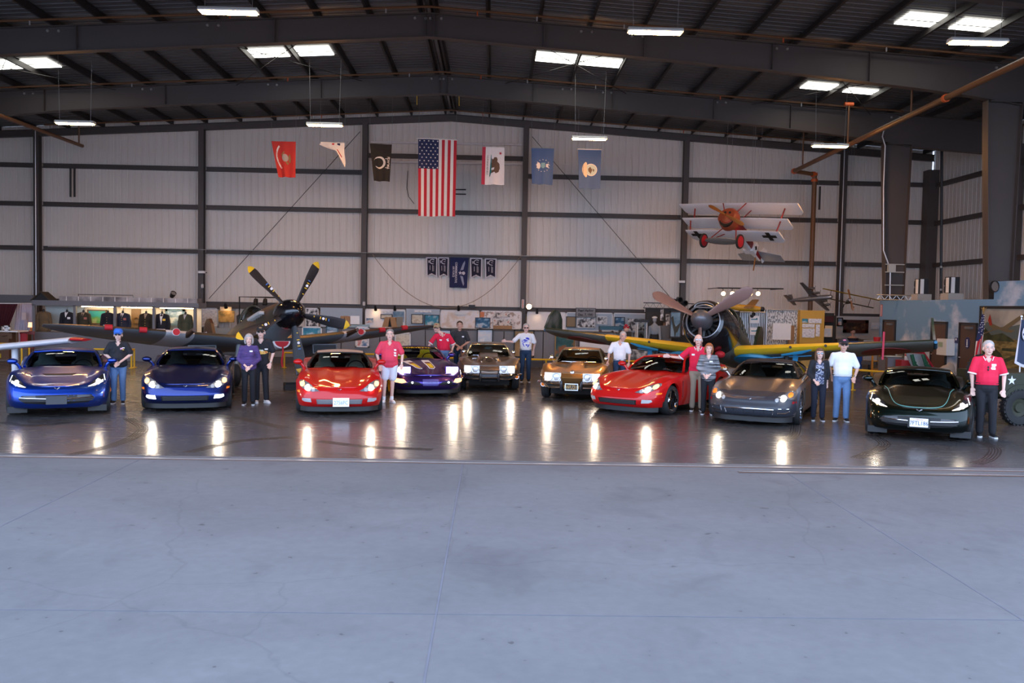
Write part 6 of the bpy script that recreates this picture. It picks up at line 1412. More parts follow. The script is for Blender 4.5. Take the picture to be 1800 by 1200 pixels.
def on_cloth(P, pts, name, mat, parent, lift=.008, cuts=2):
    """flat emblem piece sewn on the cloth: (u, v) polygons, several allowed"""
    bm = bmesh.new()
    for poly in pts:
        vs_ = [bm.verts.new((u, v, 0)) for u, v in poly]; bm.faces.new(vs_)
    bmesh.ops.triangulate(bm, faces=bm.faces)
    for _ in range(cuts): bmesh.ops.subdivide_edges(bm, edges=[e for e in bm.edges if e.calc_length() > .08], cuts=1); bmesh.ops.triangulate(bm, faces=bm.faces)
    for v in bm.verts: v.co = P(v.co.x, v.co.y)+Vector((0,-lift,0))
    me = bpy.data.meshes.new(name); bm.to_mesh(me); bm.free(); me.materials.append(mat); o = bpy.data.objects.new(name, me); COL.objects.link(o); o.parent = parent; return o
def cloth_text(P, s, u, v, size, rot, mat, parent, asp, lift=.010, sx=1., bold=0.):
    """lettering on cloth; size as fraction of the cloth width, rot 0 upright or -90 reading downwards"""
    o = textmesh('lettering', s, size, mat, parent, Matrix.Identity(4), 0., sx=sx, font_bold=bold*size)
    for q in o.data.vertices:
        x, y = q.co.x, q.co.y
        if rot == -90: x, y = y, -x
        q.co = P(u+x, v-y/asp)+Vector((0,-lift,0))
    return o
def e2(cu, cv, ru, rv, n=24, a0=0, a1=2*PI): return [(cu+ru*math.cos(a0+(a1-a0)*k/n), cv+rv*math.sin(a0+(a1-a0)*k/n)) for k in range(n+(0 if abs(a1-a0-2*PI) < 1e-6 else 1))]
def st2(cu, cv, r, asp, rot=0): return [(cu+(r if i % 2 == 0 else r*.4)*math.sin(PI*i/5+rot), cv-(r if i % 2 == 0 else r*.4)*math.cos(PI*i/5+rot)/asp) for i in range(10)]
def hang(t, P, us=(0, 1), top=None):
    for u in us:
        p = P(u, 0); b = B(); b.tube([p, (p.x, p.y, ztop(p.x)+.2)], .004, 4); b.out('hanging_line', WIRE, t)
FR = M('flag_red', (.50,.012,.025), .8); FW = M('flag_white', (.78,.70,.64), .8); FB = M('flag_navy', (.012,.018,.075), .8)
# stars and stripes
t = thing('national_flag', 'large stars and stripes flag hanging vertically in the middle of the flags', 'flag')
P = cloth((735,803,800,735), (243,246,380,380), FY, 3, .035); asp = 137/67
flag_base(t, P, [FR, FW, FB], 26, 26, lambda u, v: 2 if u < 7/13 and v < .395 else int(u*13) % 2)
on_cloth(P, [st2(.045+.0575*i, .028+.0425*j, .026, asp, PI) for i in range(9) for j in range(9) if (i+j) % 2 == 0], 'stars', FW, t, cuts=0)
b = B(); b.tube([P(-.04,0), P(1.01,0)], .022, 8); b.out('pole', FW, t); hang(t, P, (.02, .98))
# red flag
t = thing('service_flag', 'red flag with a gold globe emblem, leftmost of the flags', 'flag')
P = cloth((477,520,519,490), (248,249,312,311), FY, 5, .05); asp = 63/40; GOLD = M('emblem_gold', (.32,.18,.06), .7); SILVR = M('emblem_silver', (.42,.36,.32), .7)
flag_base(t, P, [M('flag_scarlet', (.52,.03,.022), .8)], 10, 16, lambda u, v: 0)
on_cloth(P, [e2(.50,.46,.15,.11)], 'globe', SILVR, t); on_cloth(P, [[(.34,.36),(.46,.28),(.52,.30),(.42,.36),(.36,.44)], [(.66,.40),(.74,.34),(.78,.50),(.74,.60),(.66,.56)], [(.50,.55),(.66,.60),(.60,.66),(.54,.62)]], 'eagle_anchor', GOLD, t, .012)
on_cloth(P, [e2(.55,.45,.46,.42,14,PI*.72,PI*1.30)+e2(.55,.45,.40,.37,14,PI*1.30,PI*.72)], 'scroll', FW, t)
cloth_text(P, 'MARINE CORPS', .14, .45, .085, -90, M('flag_scarlet'), t, asp); hang(t, P)
# folded white flag
t = thing('draped_flag', 'white flag bunched up and draped over a thin cable', 'flag')
tl, tr = at(563,249,FY), at(606,251,FY); b = B()
def dr(u, v): return tl.lerp(tr, u)+Vector((.05*math.sin(5*v+4*u)*v, .10*math.sin(6*u)*v, -v*(.10+.38*u+.75*max(0, u-.62)*1.6)))
b.grid(dr, 16, 12); b.grid(lambda u, v: dr(u, v)+Vector((0,.008,0)), 16, 12); b.out('cloth', M('flag_cream', (.80,.74,.68), .8), t)
b = B(); b.grid(lambda u, v: dr(.48+.10*u, .12+.20*v)+Vector((0,-.008,0)), 3, 3); b.out('red_print', FR, t); b = B(); b.grid(lambda u, v: dr(.70+.12*u, .05+.14*v)+Vector((0,-.008,0)), 3, 3); b.out('blue_print', FB, t)
b = B(); b.tube([dr(.72+.02*k, .55+.035*k)+Vector((0,-.02,0)) for k in range(8)], .016, 5); b.out('red_scroll', FR, t)
for u in (0, 1): p = dr(u, 0); b = B(); b.tube([p, (p.x, p.y, ztop(p.x)+.2)], .004, 4); b.out('hanging_line', WIRE, t)
# black memorial flag
t = thing('memorial_flag', 'black flag with a white disc emblem beside the end wall column', 'flag')
P = cloth((650,689,685,657), (252,254,319,318), FY, 8, .03); asp = 66/36; BKF = M('flag_black', (.014,.011,.009), .85); PWH = M('print_white', (.66,.60,.55), .8)
flag_base(t, P, [BKF], 10, 16, lambda u, v: 0)
on_cloth(P, [e2(.42,.50,.30,.165)], 'disc', PWH, t); on_cloth(P, [e2(.38,.50,.23,.125), [(.20,.40),(.40,.44),(.55,.50),(.45,.60),(.15,.60),(.08,.5)]], 'profile', BKF, t, .012)
cloth_text(P, 'POW*MIA', .86, .50, .185, -90, PWH, t, asp, sx=.72, bold=.02); on_cloth(P, [[(.70,.385),(.95,.365),(.95,.38),(.70,.40)], [(.70,.62),(.95,.635),(.95,.65),(.70,.64)]], 'bars', PWH, t); hang(t, P)
# bear flag
t = thing('state_flag', 'white flag with a brown bear, a red star and a red edge', 'flag')
P = cloth((848,887,886,846), (258,259,325,324), FY, 11, .03); asp = 66/40; CRF = M('flag_offwhite', (.80,.72,.70), .8); BEAR = M('bear_brown', (.14,.075,.045), .85)
flag_base(t, P, [M('flag_crimson', (.50,.03,.06), .8), CRF], 13, 16, lambda u, v: 0 if u < 2/13 else 1)
on_cloth(P, [[(.42,.66),(.44,.30),(.50,.33),(.55,.27),(.66,.27),(.70,.33),(.68,.38),(.78,.44),(.80,.56),(.74,.66),(.62,.70),(.56,.66),(.42,.70),(.42,.62),(.54,.60),(.56,.54),(.42,.56),(.42,.48),(.54,.46),(.52,.42),(.42,.42)]], 'bear', BEAR, t)
on_cloth(P, [[(.34,.78),(.40,.20),(.42,.22),(.43,.66),(.37,.79)]], 'grass_strip', M('grass_teal', (.02,.17,.17), .8), t, .010); on_cloth(P, [st2(.82,.16,.085,asp,.3)], 'star', FR, t, cuts=1)
cloth_text(P, 'CALIFORNIA REPUBLIC', .245, .48, .105, -90, BEAR, t, asp, sx=.80); hang(t, P)
# two blue flags
t = thing('service_flag', 'blue flag with a shield inside a ring of white stars', 'flag')
P = cloth((934,974,971,935), (260,261,325,323), FY, 13, .03); asp = 64/38; BLF = M('flag_blue', (.055,.105,.24), .8)
flag_base(t, P, [BLF], 10, 16, lambda u, v: 0)
on_cloth(P, [st2(.52+.30*math.sin(2*PI*k/13), .48-.165*math.cos(2*PI*k/13), .030, asp) for k in range(13)], 'star_ring', FW, t, cuts=0)
on_cloth(P, [[(.44,.40),(.62,.40),(.62,.52),(.53,.56),(.44,.52)]], 'shield', M('shield_teal', (.22,.38,.40), .8), t); on_cloth(P, [e2(.32,.48,.09,.09,14)], 'cloud', FW, t); on_cloth(P, [[(.66,.44),(.80,.42),(.76,.48),(.80,.54),(.66,.52)]], 'eagle', FW, t, .012); hang(t, P)
t = thing('service_flag', 'blue flag with a round ship seal and a gold ribbon, rightmost of the flags', 'flag')
P = cloth((1016,1057,1055,1018), (262,263,332,331), FY, 15, .03); asp = 69/39
flag_base(t, P, [BLF], 10, 16, lambda u, v: 0)
on_cloth(P, [e2(.56,.52,.28,.155)], 'seal', FW, t); on_cloth(P, [e2(.56,.52,.25,.138)], 'seal_field', M('seal_pale', (.50,.58,.52), .8), t, .011); on_cloth(P, [[(.42,.50),(.52,.44),(.62,.52),(.54,.62),(.44,.56)], [(.62,.48),(.72,.52),(.66,.58)]], 'ship', M('seal_brown', (.16,.10,.06), .8), t, .014)
on_cloth(P, [e2(.62,.52,.46,.26,14,PI*.72,PI*1.28)+e2(.62,.52,.38,.22,14,PI*1.28,PI*.72)], 'ribbon', M('ribbon_gold', (.70,.55,.36), .8), t, .012)
cloth_text(P, 'UNITED STATES NAVY', .205, .52, .06, -90, FB, t, asp, sx=.7, lift=.016); b = B(); b.tube([P(-.02,0), P(1.02,0)], .02, 6); b.out('pole', FW, t); hang(t, P)
# dark banners on the end wall
NAVY = M('banner_navy', (.012,.010,.030), .8); NAVY2 = M('banner_blue', (.012,.016,.075), .8); BW = M('banner_white', (.62,.58,.62), .8)
for i, (x0, x1, y0, y1, lab) in enumerate(((749,769,452,487,'dark swallowtail banner, first from the left under the long girt'), (770,789,452,488,'dark swallowtail banner just left of the large blue centre banner'), (826,848,453,490,'dark swallowtail banner just right of the large blue centre banner'), (852,873,454,490,'dark swallowtail banner, last on the right under the long girt'))):
    t = thing('award_banner', lab, 'banner', group='swallowtail banners')
    P = cloth((x0,x1,x1-1,x0+1), (y0,y0+.4,y1,y1), 38.60, 20+i, .012); asp = 36/20; nu = 10
    def sw(u, v, P=P): return P(u, v*(1-.16*(1-abs(2*u-1))))
    flag_base(t, sw, [BW, NAVY], nu, 18, lambda u, v: 0 if u < .1 or u > .9 or v > .92 or v < .055 else 1)
    on_cloth(sw, [e2(.56,.24,.26,.15,16,PI*.35,PI*1.75)+e2(.56,.24,.19,.11,16,PI*1.75,PI*.35)], 'ring_mark', BW, t); cloth_text(sw, 'E', .60, .24, .24, -90, BW, t, asp)
    on_cloth(sw, [[(.32,.46),(.36,.46),(.36,.72),(.32,.72)], [(.56,.44),(.60,.44),(.60,.80),(.56,.80)], [(.66,.46),(.69,.46),(.69,.78),(.66,.78)], [(.20,.17),(.27,.17),(.27,.30),(.20,.30)]], 'text_lines', BW, t)
t = thing('squadron_banner', 'large blue banner with vertical white lettering and a winged emblem', 'banner')
P = cloth((791,824,821,790), (452,453,506,505), 38.59, 30, .012); asp = 53/32
flag_base(t, P, [NAVY2], 8, 14, lambda u, v: 0)
cloth_text(P, 'COMMEMORATIVE', .345, .50, .165, -90, BW, t, asp, sx=.82, bold=.02); cloth_text(P, 'AIR FORCE', .20, .47, .15, -90, BW, t, asp, sx=.80, bold=.02)
on_cloth(P, [[(.58,.42),(.70,.20),(.80,.10),(.82,.18),(.74,.40)], [(.58,.60),(.70,.82),(.78,.93),(.82,.86),(.74,.62)]], 'wings', M('wing_grey', (.30,.32,.42), .8), t); on_cloth(P, [st2(.58,.51,.12,asp), e2(.76,.51,.09,.055,12)], 'star', BW, t, .012, 0)
# pale rails behind the flags, bent wire, rope
PALE = M('rail_pale', (.85,.80,.77), .5)
for (xa, xb, y) in ((652, 917, 250), (652, 917, 284)):
    rod('wall_rail', [at(xa, y-.3, 38.45), at(xb, y+4.2, 38.45)], .042, PALE, 'pale horizontal rail on the end wall behind the flags, %s' % ('upper' if y < 260 else 'lower'), 'rail')
for (x, y) in ((605,247), (585,278), (962,255), (994,288)): rod('cable_clip', [at(x-7, y, 38.785), at(x+7, y+.3, 38.785)], .022, PALE, 'short pale clip on the end wall near the %s' % {605:'white bunched flag, upper', 585:'white bunched flag, lower', 962:'top of the shield flag', 994:'gap between the two blue flags'}[x], 'clip')
pts = [at(655+263*k/24, 447+ (541-447)*(1-((k-12)/12)**2)+.019*0, 38.3) for k in range(25)]
rod('rope', pts, .016, M('rope_tan', (.30,.22,.15), .8), 'tan rope hanging in a long curve on the middle wall bay', 'rope')
for y in (333, 341): rod('wall_bracket', [at(801, y, 38.5), at(819, y+.3, 38.5)], .03, DARK, 'short black bracket on the wall right of the large flag, %s' % ('upper' if y < 336 else 'lower'), 'bracket')
for x in (124, 131): rod('wall_pipe', [at(x, 295, 38.55), at(x, 346, 38.55)], .04, STEEL_D, 'short vertical pipe between two girts at the left, %s of the pair' % ('left' if x == 124 else 'right'), 'pipe')
rod('loose_wire', [at(717,300,38.78), at(715,330,38.78), at(718,345,38.78), at(728,358,38.7)], .014, STEEL_D, 'loose dark wire curving down the wall left of the large flag', 'wire')
rod('hanging_strap', [at(733,166,32.2), at(733,184,32.2)], .012, YEL, 'yellow strap hanging from the second frame, left of the ridge', 'strap'); rod('hanging_strap', [at(807,168,32.2), at(807,186,32.2)], .012, YEL, 'yellow strap hanging from the second frame, right of the ridge', 'strap')
# ---------------------------------------------------------------- exhibits along the back
GPART = M('fabric_grey', (.20,.205,.22), .9, noise=.06, nsc=30); GDARK = M('grey_dark', (.06,.062,.07), .7); GBLUE = M('case_grey', (.15,.155,.175), .6); CREAM = M('case_lining', (.80,.72,.58), .8); PALEB = M('board_pale_blue', (.42,.50,.58), .8); BOARD = M('board_white', (.78,.77,.76), .7); GLOWB = M('board_lit', (.86,.84,.84), .7)
WOODF = M('frame_wood', (.12,.055,.025), .5); BLKF = M('frame_black', (.012,.012,.013), .5); WHTF = M('frame_white', (.75,.75,.75), .5); GOLDF = M('frame_gold', (.28,.15,.04), .4, .4); PAPER = M('paper', (.80,.80,.79), .8); YELRAIL = M('rail_yellow', (.75,.46,.01), .45)
A_SEA = ramp_mat('art_sea', [(.30,(.02,.10,.22)), (.5,(.05,.30,.42)), (.62,(.55,.66,.70)), (.75,(.8,.82,.82))], 3.2, 5)
A_TEAL = ramp_mat('art_teal', [(.32,(.02,.16,.30)), (.47,(.02,.28,.26)), (.56,(.10,.30,.08)), (.70,(.50,.46,.30))], 1.6, 4)
A_SHIPS = ramp_mat('art_ships', [(.35,(.07,.14,.22)), (.5,(.30,.42,.52)), (.65,(.75,.78,.80))], 3, 5, stretch=(1,1,2))
A_CLIPS = ramp_mat('art_clippings', [(.40,(.10,.09,.09)), (.46,(.55,.50,.48)), (.55,(.80,.77,.74)), (.7,(.62,.35,.25))], 7, 3, kind='noise')
A_MAP = ramp_mat('art_map', [(.38,(.20,.17,.07)), (.5,(.55,.33,.10)), (.62,(.62,.42,.16))], 4, 5)
A_POST = ramp_mat('art_poster', [(.35,(.04,.10,.28)), (.47,(.20,.30,.45)), (.55,(.72,.70,.66)), (.68,(.55,.10,.08))], 3, 3)
A_TAN = ramp_mat('art_tan', [(.35,(.16,.13,.07)), (.5,(.36,.22,.09)), (.65,(.42,.28,.13))], 2.4, 3)
A_DTEAL = ramp_mat('art_dark_teal', [(.36,(.015,.06,.07)), (.52,(.03,.12,.12)), (.62,(.30,.11,.04))], 2.6, 3)
A_JET = ramp_mat('art_jet', [(.34,(.01,.04,.09)), (.5,(.04,.14,.25)), (.6,(.42,.55,.62)), (.72,(.45,.12,.08))], 3, 3, stretch=(1,1,1.6))
A_ABST = ramp_mat('art_pale', [(.4,(.72,.72,.74)), (.55,(.55,.66,.76)), (.65,(.80,.80,.80))], 3, 3)
A_DARK = ramp_mat('art_dark', [(.45,(.02,.012,.010)), (.58,(.10,.04,.02)), (.70,(.55,.36,.16))], 3, 3)
A_MAPP = ramp_mat('art_map_pale', [(.40,(.62,.52,.38)), (.52,(.75,.69,.56)), (.60,(.50,.42,.32)), (.7,(.78,.74,.66))], 4, 5)
A_DOTS = ramp_mat('art_photos', [(.42,(.06,.06,.07)), (.5,(.40,.41,.42)), (.6,(.78,.78,.78))], 6, 3)
A_SKY = ramp_mat('art_sky_plane', [(.42,(.10,.20,.28)), (.55,(.22,.36,.46)), (.66,(.30,.42,.50))], 1.4, 3)
A_NOTE = ramp_mat('art_note', [(.44,(.55,.55,.58)), (.5,(.80,.80,.80)), (.6,(.84,.84,.83))], 9, 2, stretch=(1,1,6))
def pic(lab, x0, y0, x1, y1, Y, art, fr=BLKF, cat='picture', name='framed_picture', fw_=.045, dep=.04, group=None):
    """flat picture, poster or board at its place, facing the hangar"""
    c = at((x0+x1)/2, (y0+y1)/2, Y); w = (at(x1, (y0+y1)/2, Y)-at(x0, (y0+y1)/2, Y)).length; h = (at((x0+x1)/2, y0, Y)-at((x0+x1)/2, y1, Y)).length
    t = thing(name, lab, cat, c, group=group); b = B(); b.box((0,0,0), (w-(fw_ if fr else 0), dep, h-(fw_ if fr else 0))); b.out('print' if art is not GPART else 'panel', art, t, smooth=False)
    if fr:
        b = B()
        for dx, dz, sx, sz in ((0,h/2,w,fw_), (0,-h/2,w,fw_), (w/2,0,fw_,h), (-w/2,0,fw_,h)): b.box((dx*(1-fw_/w),-.012,dz*(1-fw_/h)), (sx,dep+.02,sz))
        b.out('frame', fr, t, smooth=False)
    return t, w, h
def block(name, lab, cat, x0, y0, x1, y1, Y, dep, mat, part='body'):
    a, c = at(x0, y0, Y), at(x1, y1, Y); t = thing(name, lab, cat, ((a.x+c.x)/2, Y+dep/2, min(a.z, c.z))); w, h = c.x-a.x, abs(a.z-c.z)
    b = B(); b.box((0,0,h/2), (w, dep, h)); b.out(part, mat, t, smooth=False); return t, w, h
def spot(lab, x, y, Y, lit=False, aim=(0,-.7,-.6), r=.085, name='spotlight', up_=.25, color=(1,.62,.30)):
    c = at(x, y, Y); t = thing(name, lab, 'spotlight', c); d = Vector(aim).normalized(); b = B(); b.lathe([(r*.6,-.16), (r*.8,-.10), (r,.08), (r*.92,.08), (r*.7,-.06), (.001,-.06)], d=d, n=16); b.out('can', BLKF, t)
    b = B(); b.lathe([(.001,.04), (r*.85,.04), (r*.85,.05), (.001,.055)], d=d, n=16); b.out('lamp', M('spot_lit', (1,.9,.7), .4, emit=color, es=40, noise=0) if lit else M('spot_off', (.2,.2,.2), .2), t)
    b = B(); b.tube([(0,.02,0), (0,.04,up_)], .014, 6); b.out('bracket', BLKF, t); return t
# --- left: draped corner, desk, hut
c = at(28, 525, 36.2); t, w, h = block('low_wall', 'low grey wall panel in the far left corner above the curtain', 'wall panel', -30, 517, 58, 534, 36.2, .1, GBLUE)
t, w, h = block('low_wall', 'grey cabinet front below the uniform cases at the left', 'cabinet', 55, 583, 345, 640, 32.4, .5, GBLUE)
def drape(lab, pts, Y, mat, name='curtain', n=7):
    P = [at(x, y, Y) for x, y in pts]; t = thing(name, lab, 'curtain'); b = B()
    def fn(u, v): p = P[0].lerp(P[1], u).lerp(P[3].lerp(P[2], u), v); return p+Vector((0, .05*math.sin(u*n*2*PI), 0))
    b.grid(fn, 60, 4); b.grid(lambda u, v: fn(u, v)+Vector((0,.01,0)), 60, 4); b.out('cloth', mat, t); b = B(); b.tube([P[0]+Vector((-.05,0,.02)), P[1]+Vector((.05,0,.02))], .02, 6); b.out('rod', PALE, t)
drape('maroon curtain in the far left corner', [(-8,534), (31,534), (16,573), (-8,573)], 33.4, M('curtain_maroon', (.07,.008,.018), .85))
drape('white lace curtain beside the maroon curtain', [(29,534), (57,534), (60,612), (22,612)], 33.9, M('curtain_white', (.62,.58,.68), .85))
t = thing('writing_desk', 'dark wooden desk with a white top at the far left', 'desk', at(8, 600, 31.0)*1); t.location.z = 0; zt = at(8, 582, 31.0).z
b = B(); b.box((-.25,.3,zt), (1.5,.7,.05)); b.out('top', WHTF, t, smooth=False); b = B(); b.box((-.35,.3,zt*.5+.02), (1.0,.6,zt-.1)); b.out('cabinet', WOODF, t, smooth=False); b = B(); b.box((-.15,-.01,zt-.16), (.85,.03,.2)); o = b.out('drawer', WOODF, t, smooth=False); b = B(); b.tube([(-.12,-.03,zt-.15), (-.05,-.05,zt-.17), (.05,-.05,zt-.17), (.12,-.03,zt-.15)], .015, 6); b.out('handle', CHROME, o)
for sx in (-.85,.42): b = B(); b.box((sx,.05,zt/2), (.06,.06,zt-.04)); b.out('leg', WOODF, t, smooth=False)
pic('small white framed photograph on the desk top', 6, 572, 18, 581.5, 31.0, A_DOTS, PAPER, cat='photo frame', name='photo_frame', fw_=.05)
pic('dark photo frame cut by the left edge on the desk top', -6, 573, 2, 581.5, 31.05, A_DTEAL, BLKF, cat='photo frame', name='photo_frame', fw_=.03)
pic('pale note hanging on the white lace curtain', 38, 549, 46, 562, 33.6, M('note_pink', (.62,.52,.52), .8), None, cat='note', name='paper_note', dep=.01)
c = at(55, 581, 33.2); t = thing('table_lamp', 'small table lamp with a glowing shade at the lace curtain', 'lamp', (c.x, c.y, c.z)); b = B(); b.lathe([(.001,0), (.09,0), (.05,.03), (.03,.12), (.02,.16), (.001,.16)]); b.out('base', GOLDF, t); b = B(); b.lathe([(.12,.13), (.10,.32), (.095,.32), (.115,.13)], n=20, closed=True); b.out('lamp_shade', M('shade_lit', (.9,.6,.4), .8, emit=(1,.55,.30), es=1.6, noise=0), t)
block('side_table', 'small table under the glowing lamp', 'table', 48, 581.5, 60, 625, 33.0, .4, WOODF, 'top')
t = thing('wooden_chair', 'dark red wooden chair in front of the lace curtain', 'chair', (at(45, 600, 31.6).x, 31.6, 0), .2); RW = M('wood_red', (.16,.018,.015), .4)
b = B(); b.box((0,0,.46), (.46,.44,.04)); b.out('seat', RW, t, smooth=False)
for sx in (-.2,.2):
    for sy in (-.19,.19): b = B(); b.tube([(sx,sy,.44), (sx*1.05,sy*1.05,0)], .02, 6); b.out('leg', RW, t)
b = B(); b.box((0,.2,1.02), (.5,.04,.12)); b.tube([(-.22,.2,.46), (-.22,.2,1.0)], .018, 6); b.tube([(.22,.2,.46), (.22,.2,1.0)], .018, 6); b.tube([(0,.2,.46), (0,.2,1.0)], .015, 6); b.out('backrest', RW, t)
pic('red folder with a white label leaning on the chair', 37, 586, 48, 606, 31.25, M('folder_red', (.38,.02,.03), .6), M('folder_red'), cat='folder', name='red_folder', fw_=.02)
c = at(78, 533, 34.2); t = thing('model_hut', 'small pitched hut model on top of the uniform case', 'model', (c.x, c.y, c.z)); b = B(); b.prism([(-.30,-.25,0), (.30,-.25,0), (.30,-.25,.18), (.0,-.25,.42), (-.30,-.25,.18)], (0,.5,0)); b.out('walls', DARK, t, smooth=False); b = B(); b.prism([(-.40,-.30,.12), (0,-.30,.46), (0,-.30,.42), (-.36,-.30,.10)], (0,.6,0)); b.prism([(.40,-.30,.12), (0,-.30,.46), (0,-.30,.42), (.36,-.30,.10)], (0,.6,0)); b.out('roof', M('hut_roof', (.05,.036,.02), .8), t, smooth=False)
# --- uniform cases
YC = 33.0
t = thing('display_case', 'long grey display case of uniforms in four bays at the left', 'display case', (at(205, 560, YC).x, YC, 0)); X0 = t.location.x
def lx(px, py=560): return at(px, py, YC).x-X0
z0, z1 = at(205, 585, YC).z, at(205, 540, YC).z
b = B(); b.box(((lx(57)+lx(350))/2, .4, z1+.12), (lx(350)-lx(57), .9, .20)); b.out('header', GBLUE, t, smooth=False)
b = B(); b.box(((lx(57)+lx(345))/2, .35, z0-.04), (lx(345)-lx(57), .8, .06)); b.out('shelf', GBLUE, t, smooth=False)
for px in (60, 132, 202.5, 271, 343): b = B(); b.box((lx(px), .0, (z0+z1)/2), (.10,.10,z1-z0+.1)); b.out('post', GBLUE, t, smooth=False)
bays = ((62,131), (133,201), (203,270), (272,342))
for i, (xa, xb) in enumerate(bays):
    b = B(); b.box(((lx(xa)+lx(xb))/2, .78, (z0+z1)/2), (lx(xb)-lx(xa), .03, z1-z0)); b.out('back_panel', M('case_lining_cool_light', (.55,.60,.58), .8) if i == 0 else CREAM, t, smooth=False)  # cooler light of the first bay is put into its lining colour
    if i: b = B(); b.box(((lx(xa)+lx(xb))/2, .30, z1+.005), (lx(xb)-lx(xa)-.2, .08, .03)); b.out('case_lamp', M('case_lamp', (1,.9,.7), .5, emit=(1,.70,.36), es=26, noise=0), t, smooth=False)
def uniform(lab, px, Y, col, hem, shirt=None, buttons=None, short=False, belt=None, tie=None, w=1., vdeep=.2, patch=None):
    c = at(px, 583, Y); t = thing('uniform_jacket', lab, 'uniform', (c.x, c.y, z0-.005), group='uniforms in the display cases'); m_ = M(col[0], col[1], .85, noise=.12)
    b = B(); b.sph((0,0,.55), (.20*w,.12,.22)); b.sph((0,0,.30), (.17*w,.12,.30)); b.sph((0,0,.10), (.19*w,.13,.2))
    for s in (1,-1): cap(b, (s*.06,0,.74), (s*.19*w,0,.68), .05, .07); cap(b, (s*.20*w,0,.66), (s*.25*w,.0,.36), .068, .06); cap(b, (s*.25*w,.0,.36), (s*.235*w,-.03,.06 if not short else .12), .06, .05)
    o = remesh(b, 'jacket', m_, t, .02, 3, [((0,0,hem), Vector((0,0,-1)))])
    tr = BVHTree.FromPolygons([v.co for v in o.data.vertices], [tuple(p.vertices) for p in o.data.polygons])
    if shirt: decal(tr, [(-.065,.76), (.065,.76), (.0,.76-vdeep)], 'front', shirt, t, 'shirt_front', .004, 2)
    if tie: decal(tr, [(-.016,.72), (.016,.72), (.02,.60), (0,.57), (-.02,.60)], 'front', tie, t, 'tie', .010, 1)
    if buttons:
        for k in range(5): b = B(); p = surf(tr, 0, .58-.09*k, .01); b.sph(p, .016, n=8); b.out('button', buttons, t)
    if belt: decal(tr, [(-.17,.27), (.17,.27), (.17,.31), (-.17,.31)], 'front', belt, t, 'belt', .006, 2)
    if patch: decal(tr, [(.06,.58), (.15,.58), (.15,.50), (.06,.50)], 'front', patch, t, 'ribbons', .006, 1)
    b = B(); b.cyl((0,0,.72), (0,0,.83), .045, .04, 12); b.sph((0,0,.83), .042); b.tube([(0,0,.86), (.0,0,.90), (.03,0,.93)], .006, 5); b.out('neck_form', DARK, t)
OLV = ('wool_olive', (.040,.034,.018)); NVY = ('wool_navy', (.008,.009,.018)); BLU = ('wool_blue', (.014,.018,.040)); TANW = ('wool_tan', (.13,.085,.042)); RIB = M('ribbons', (.40,.12,.08), .6); BUTT = M('button_gold', (.55,.36,.10), .3, .8)
uniform('tan jacket, leftmost uniform in the cases', 77, 33.15, TANW, -.12, None, w=1.05)
uniform('short black jacket with a white shirt, second uniform from the left', 118, 33.15, NVY, .14, WHITE, w=1.0, patch=TAG_)
uniform('olive jacket with a tan shirt, beside the teal map picture', 147, 33.15, OLV, -.03, KHAKI, tie=DARK, w=1.05, patch=RIB)
uniform('black jacket with gold buttons and a white belt', 190, 33.1, NVY, -.03, None, BUTT, belt=WHITE)
uniform('blue jacket with a white shirt and coloured ribbons', 216, 33.15, BLU, -.03, WHITE, BUTT, tie=DARK, w=1.08, patch=RIB)
uniform('dark olive jacket with gold buttons beside the wooden plaque', 257, 33.15, ('wool_dark_olive', (.022,.018,.010)), -.03, KHAKI, BUTT, w=1.0)
uniform('black mess jacket with a white shirt front and a bow tie', 285, 33.15, NVY, .12, WHITE, w=1.08, vdeep=.42, patch=YEL)
uniform('green jacket at the right end of the cases', 326, 33.15, ('wool_green', (.055,.062,.035)), -.03, M('shirt_grey', (.4,.42,.44), .8))
pic('teal map picture in a dark frame between the olive and black jackets', 154, 544, 188, 570, 33.7, A_TEAL, WOODF); pic('small dark picture in a gold frame under the teal map', 163, 572, 178, 582.5, 33.55, A_DARK, GOLDF, fw_=.05)
tq, _, _ = pic('wooden plaque with a round seal between two jackets', 231, 543, 247, 578, 33.7, M('plaque_wood', (.22,.13,.06), .6), None, cat='plaque', name='wooden_plaque'); c = at(240, 563, 33.66); b = B(); b.lathe([(.10,0), (.13,0), (.13,.02), (.10,.02)], c, (0,-1,0), 20, closed=True); b.rel(tq).out('seal', GOLDF, tq)
pic('picture of grey ships on a blue mat in the last case', 291, 543, 325, 572, 33.7, A_SHIPS, M('mat_blue', (.14,.24,.32), .8), fw_=.09)
for lab, x0, y0, x1, y1 in (('white card under the olive jacket in the second case',150,577,160,583), ('white card under the blue jacket in the third case',221,578,232,584), ('pair of pale papers in front of the mess jacket, wider one',275,578,290,585), ('small white card right of the wider papers under the mess jacket',289,579.5,300,586)): pic(lab, x0, y0, x1, y1, 33.0, A_NOTE, None, cat='card', name='label_card', dep=.02)
c = at(308, 584, 33.3); b = B(); b.sph((c.x, c.y, z0+.02), (.24,.16,.16)); b.out('uniform_hat', BLU and M('cap_cover', (.03,.06,.10), .7), label='dark blue cap on the shelf beside the white card', cat='cap')
t, w, h = pic('band of grey stone blocks along the top of the uniform case', 110, 522.5, 351, 533, 33.35, ramp_mat('stone_blocks', [(.35,(.10,.095,.10)), (.5,(.24,.23,.24)), (.65,(.40,.38,.39))], 1.7, 5), None, cat='frieze', name='stone_frieze', dep=.5)
for k in range(11): b = B(); xx = -w/2+w*(k+.6)/11.4; b.box((xx,-.26,0), (.02,.02,h)); b.out('joint', BOARD, t, smooth=False)
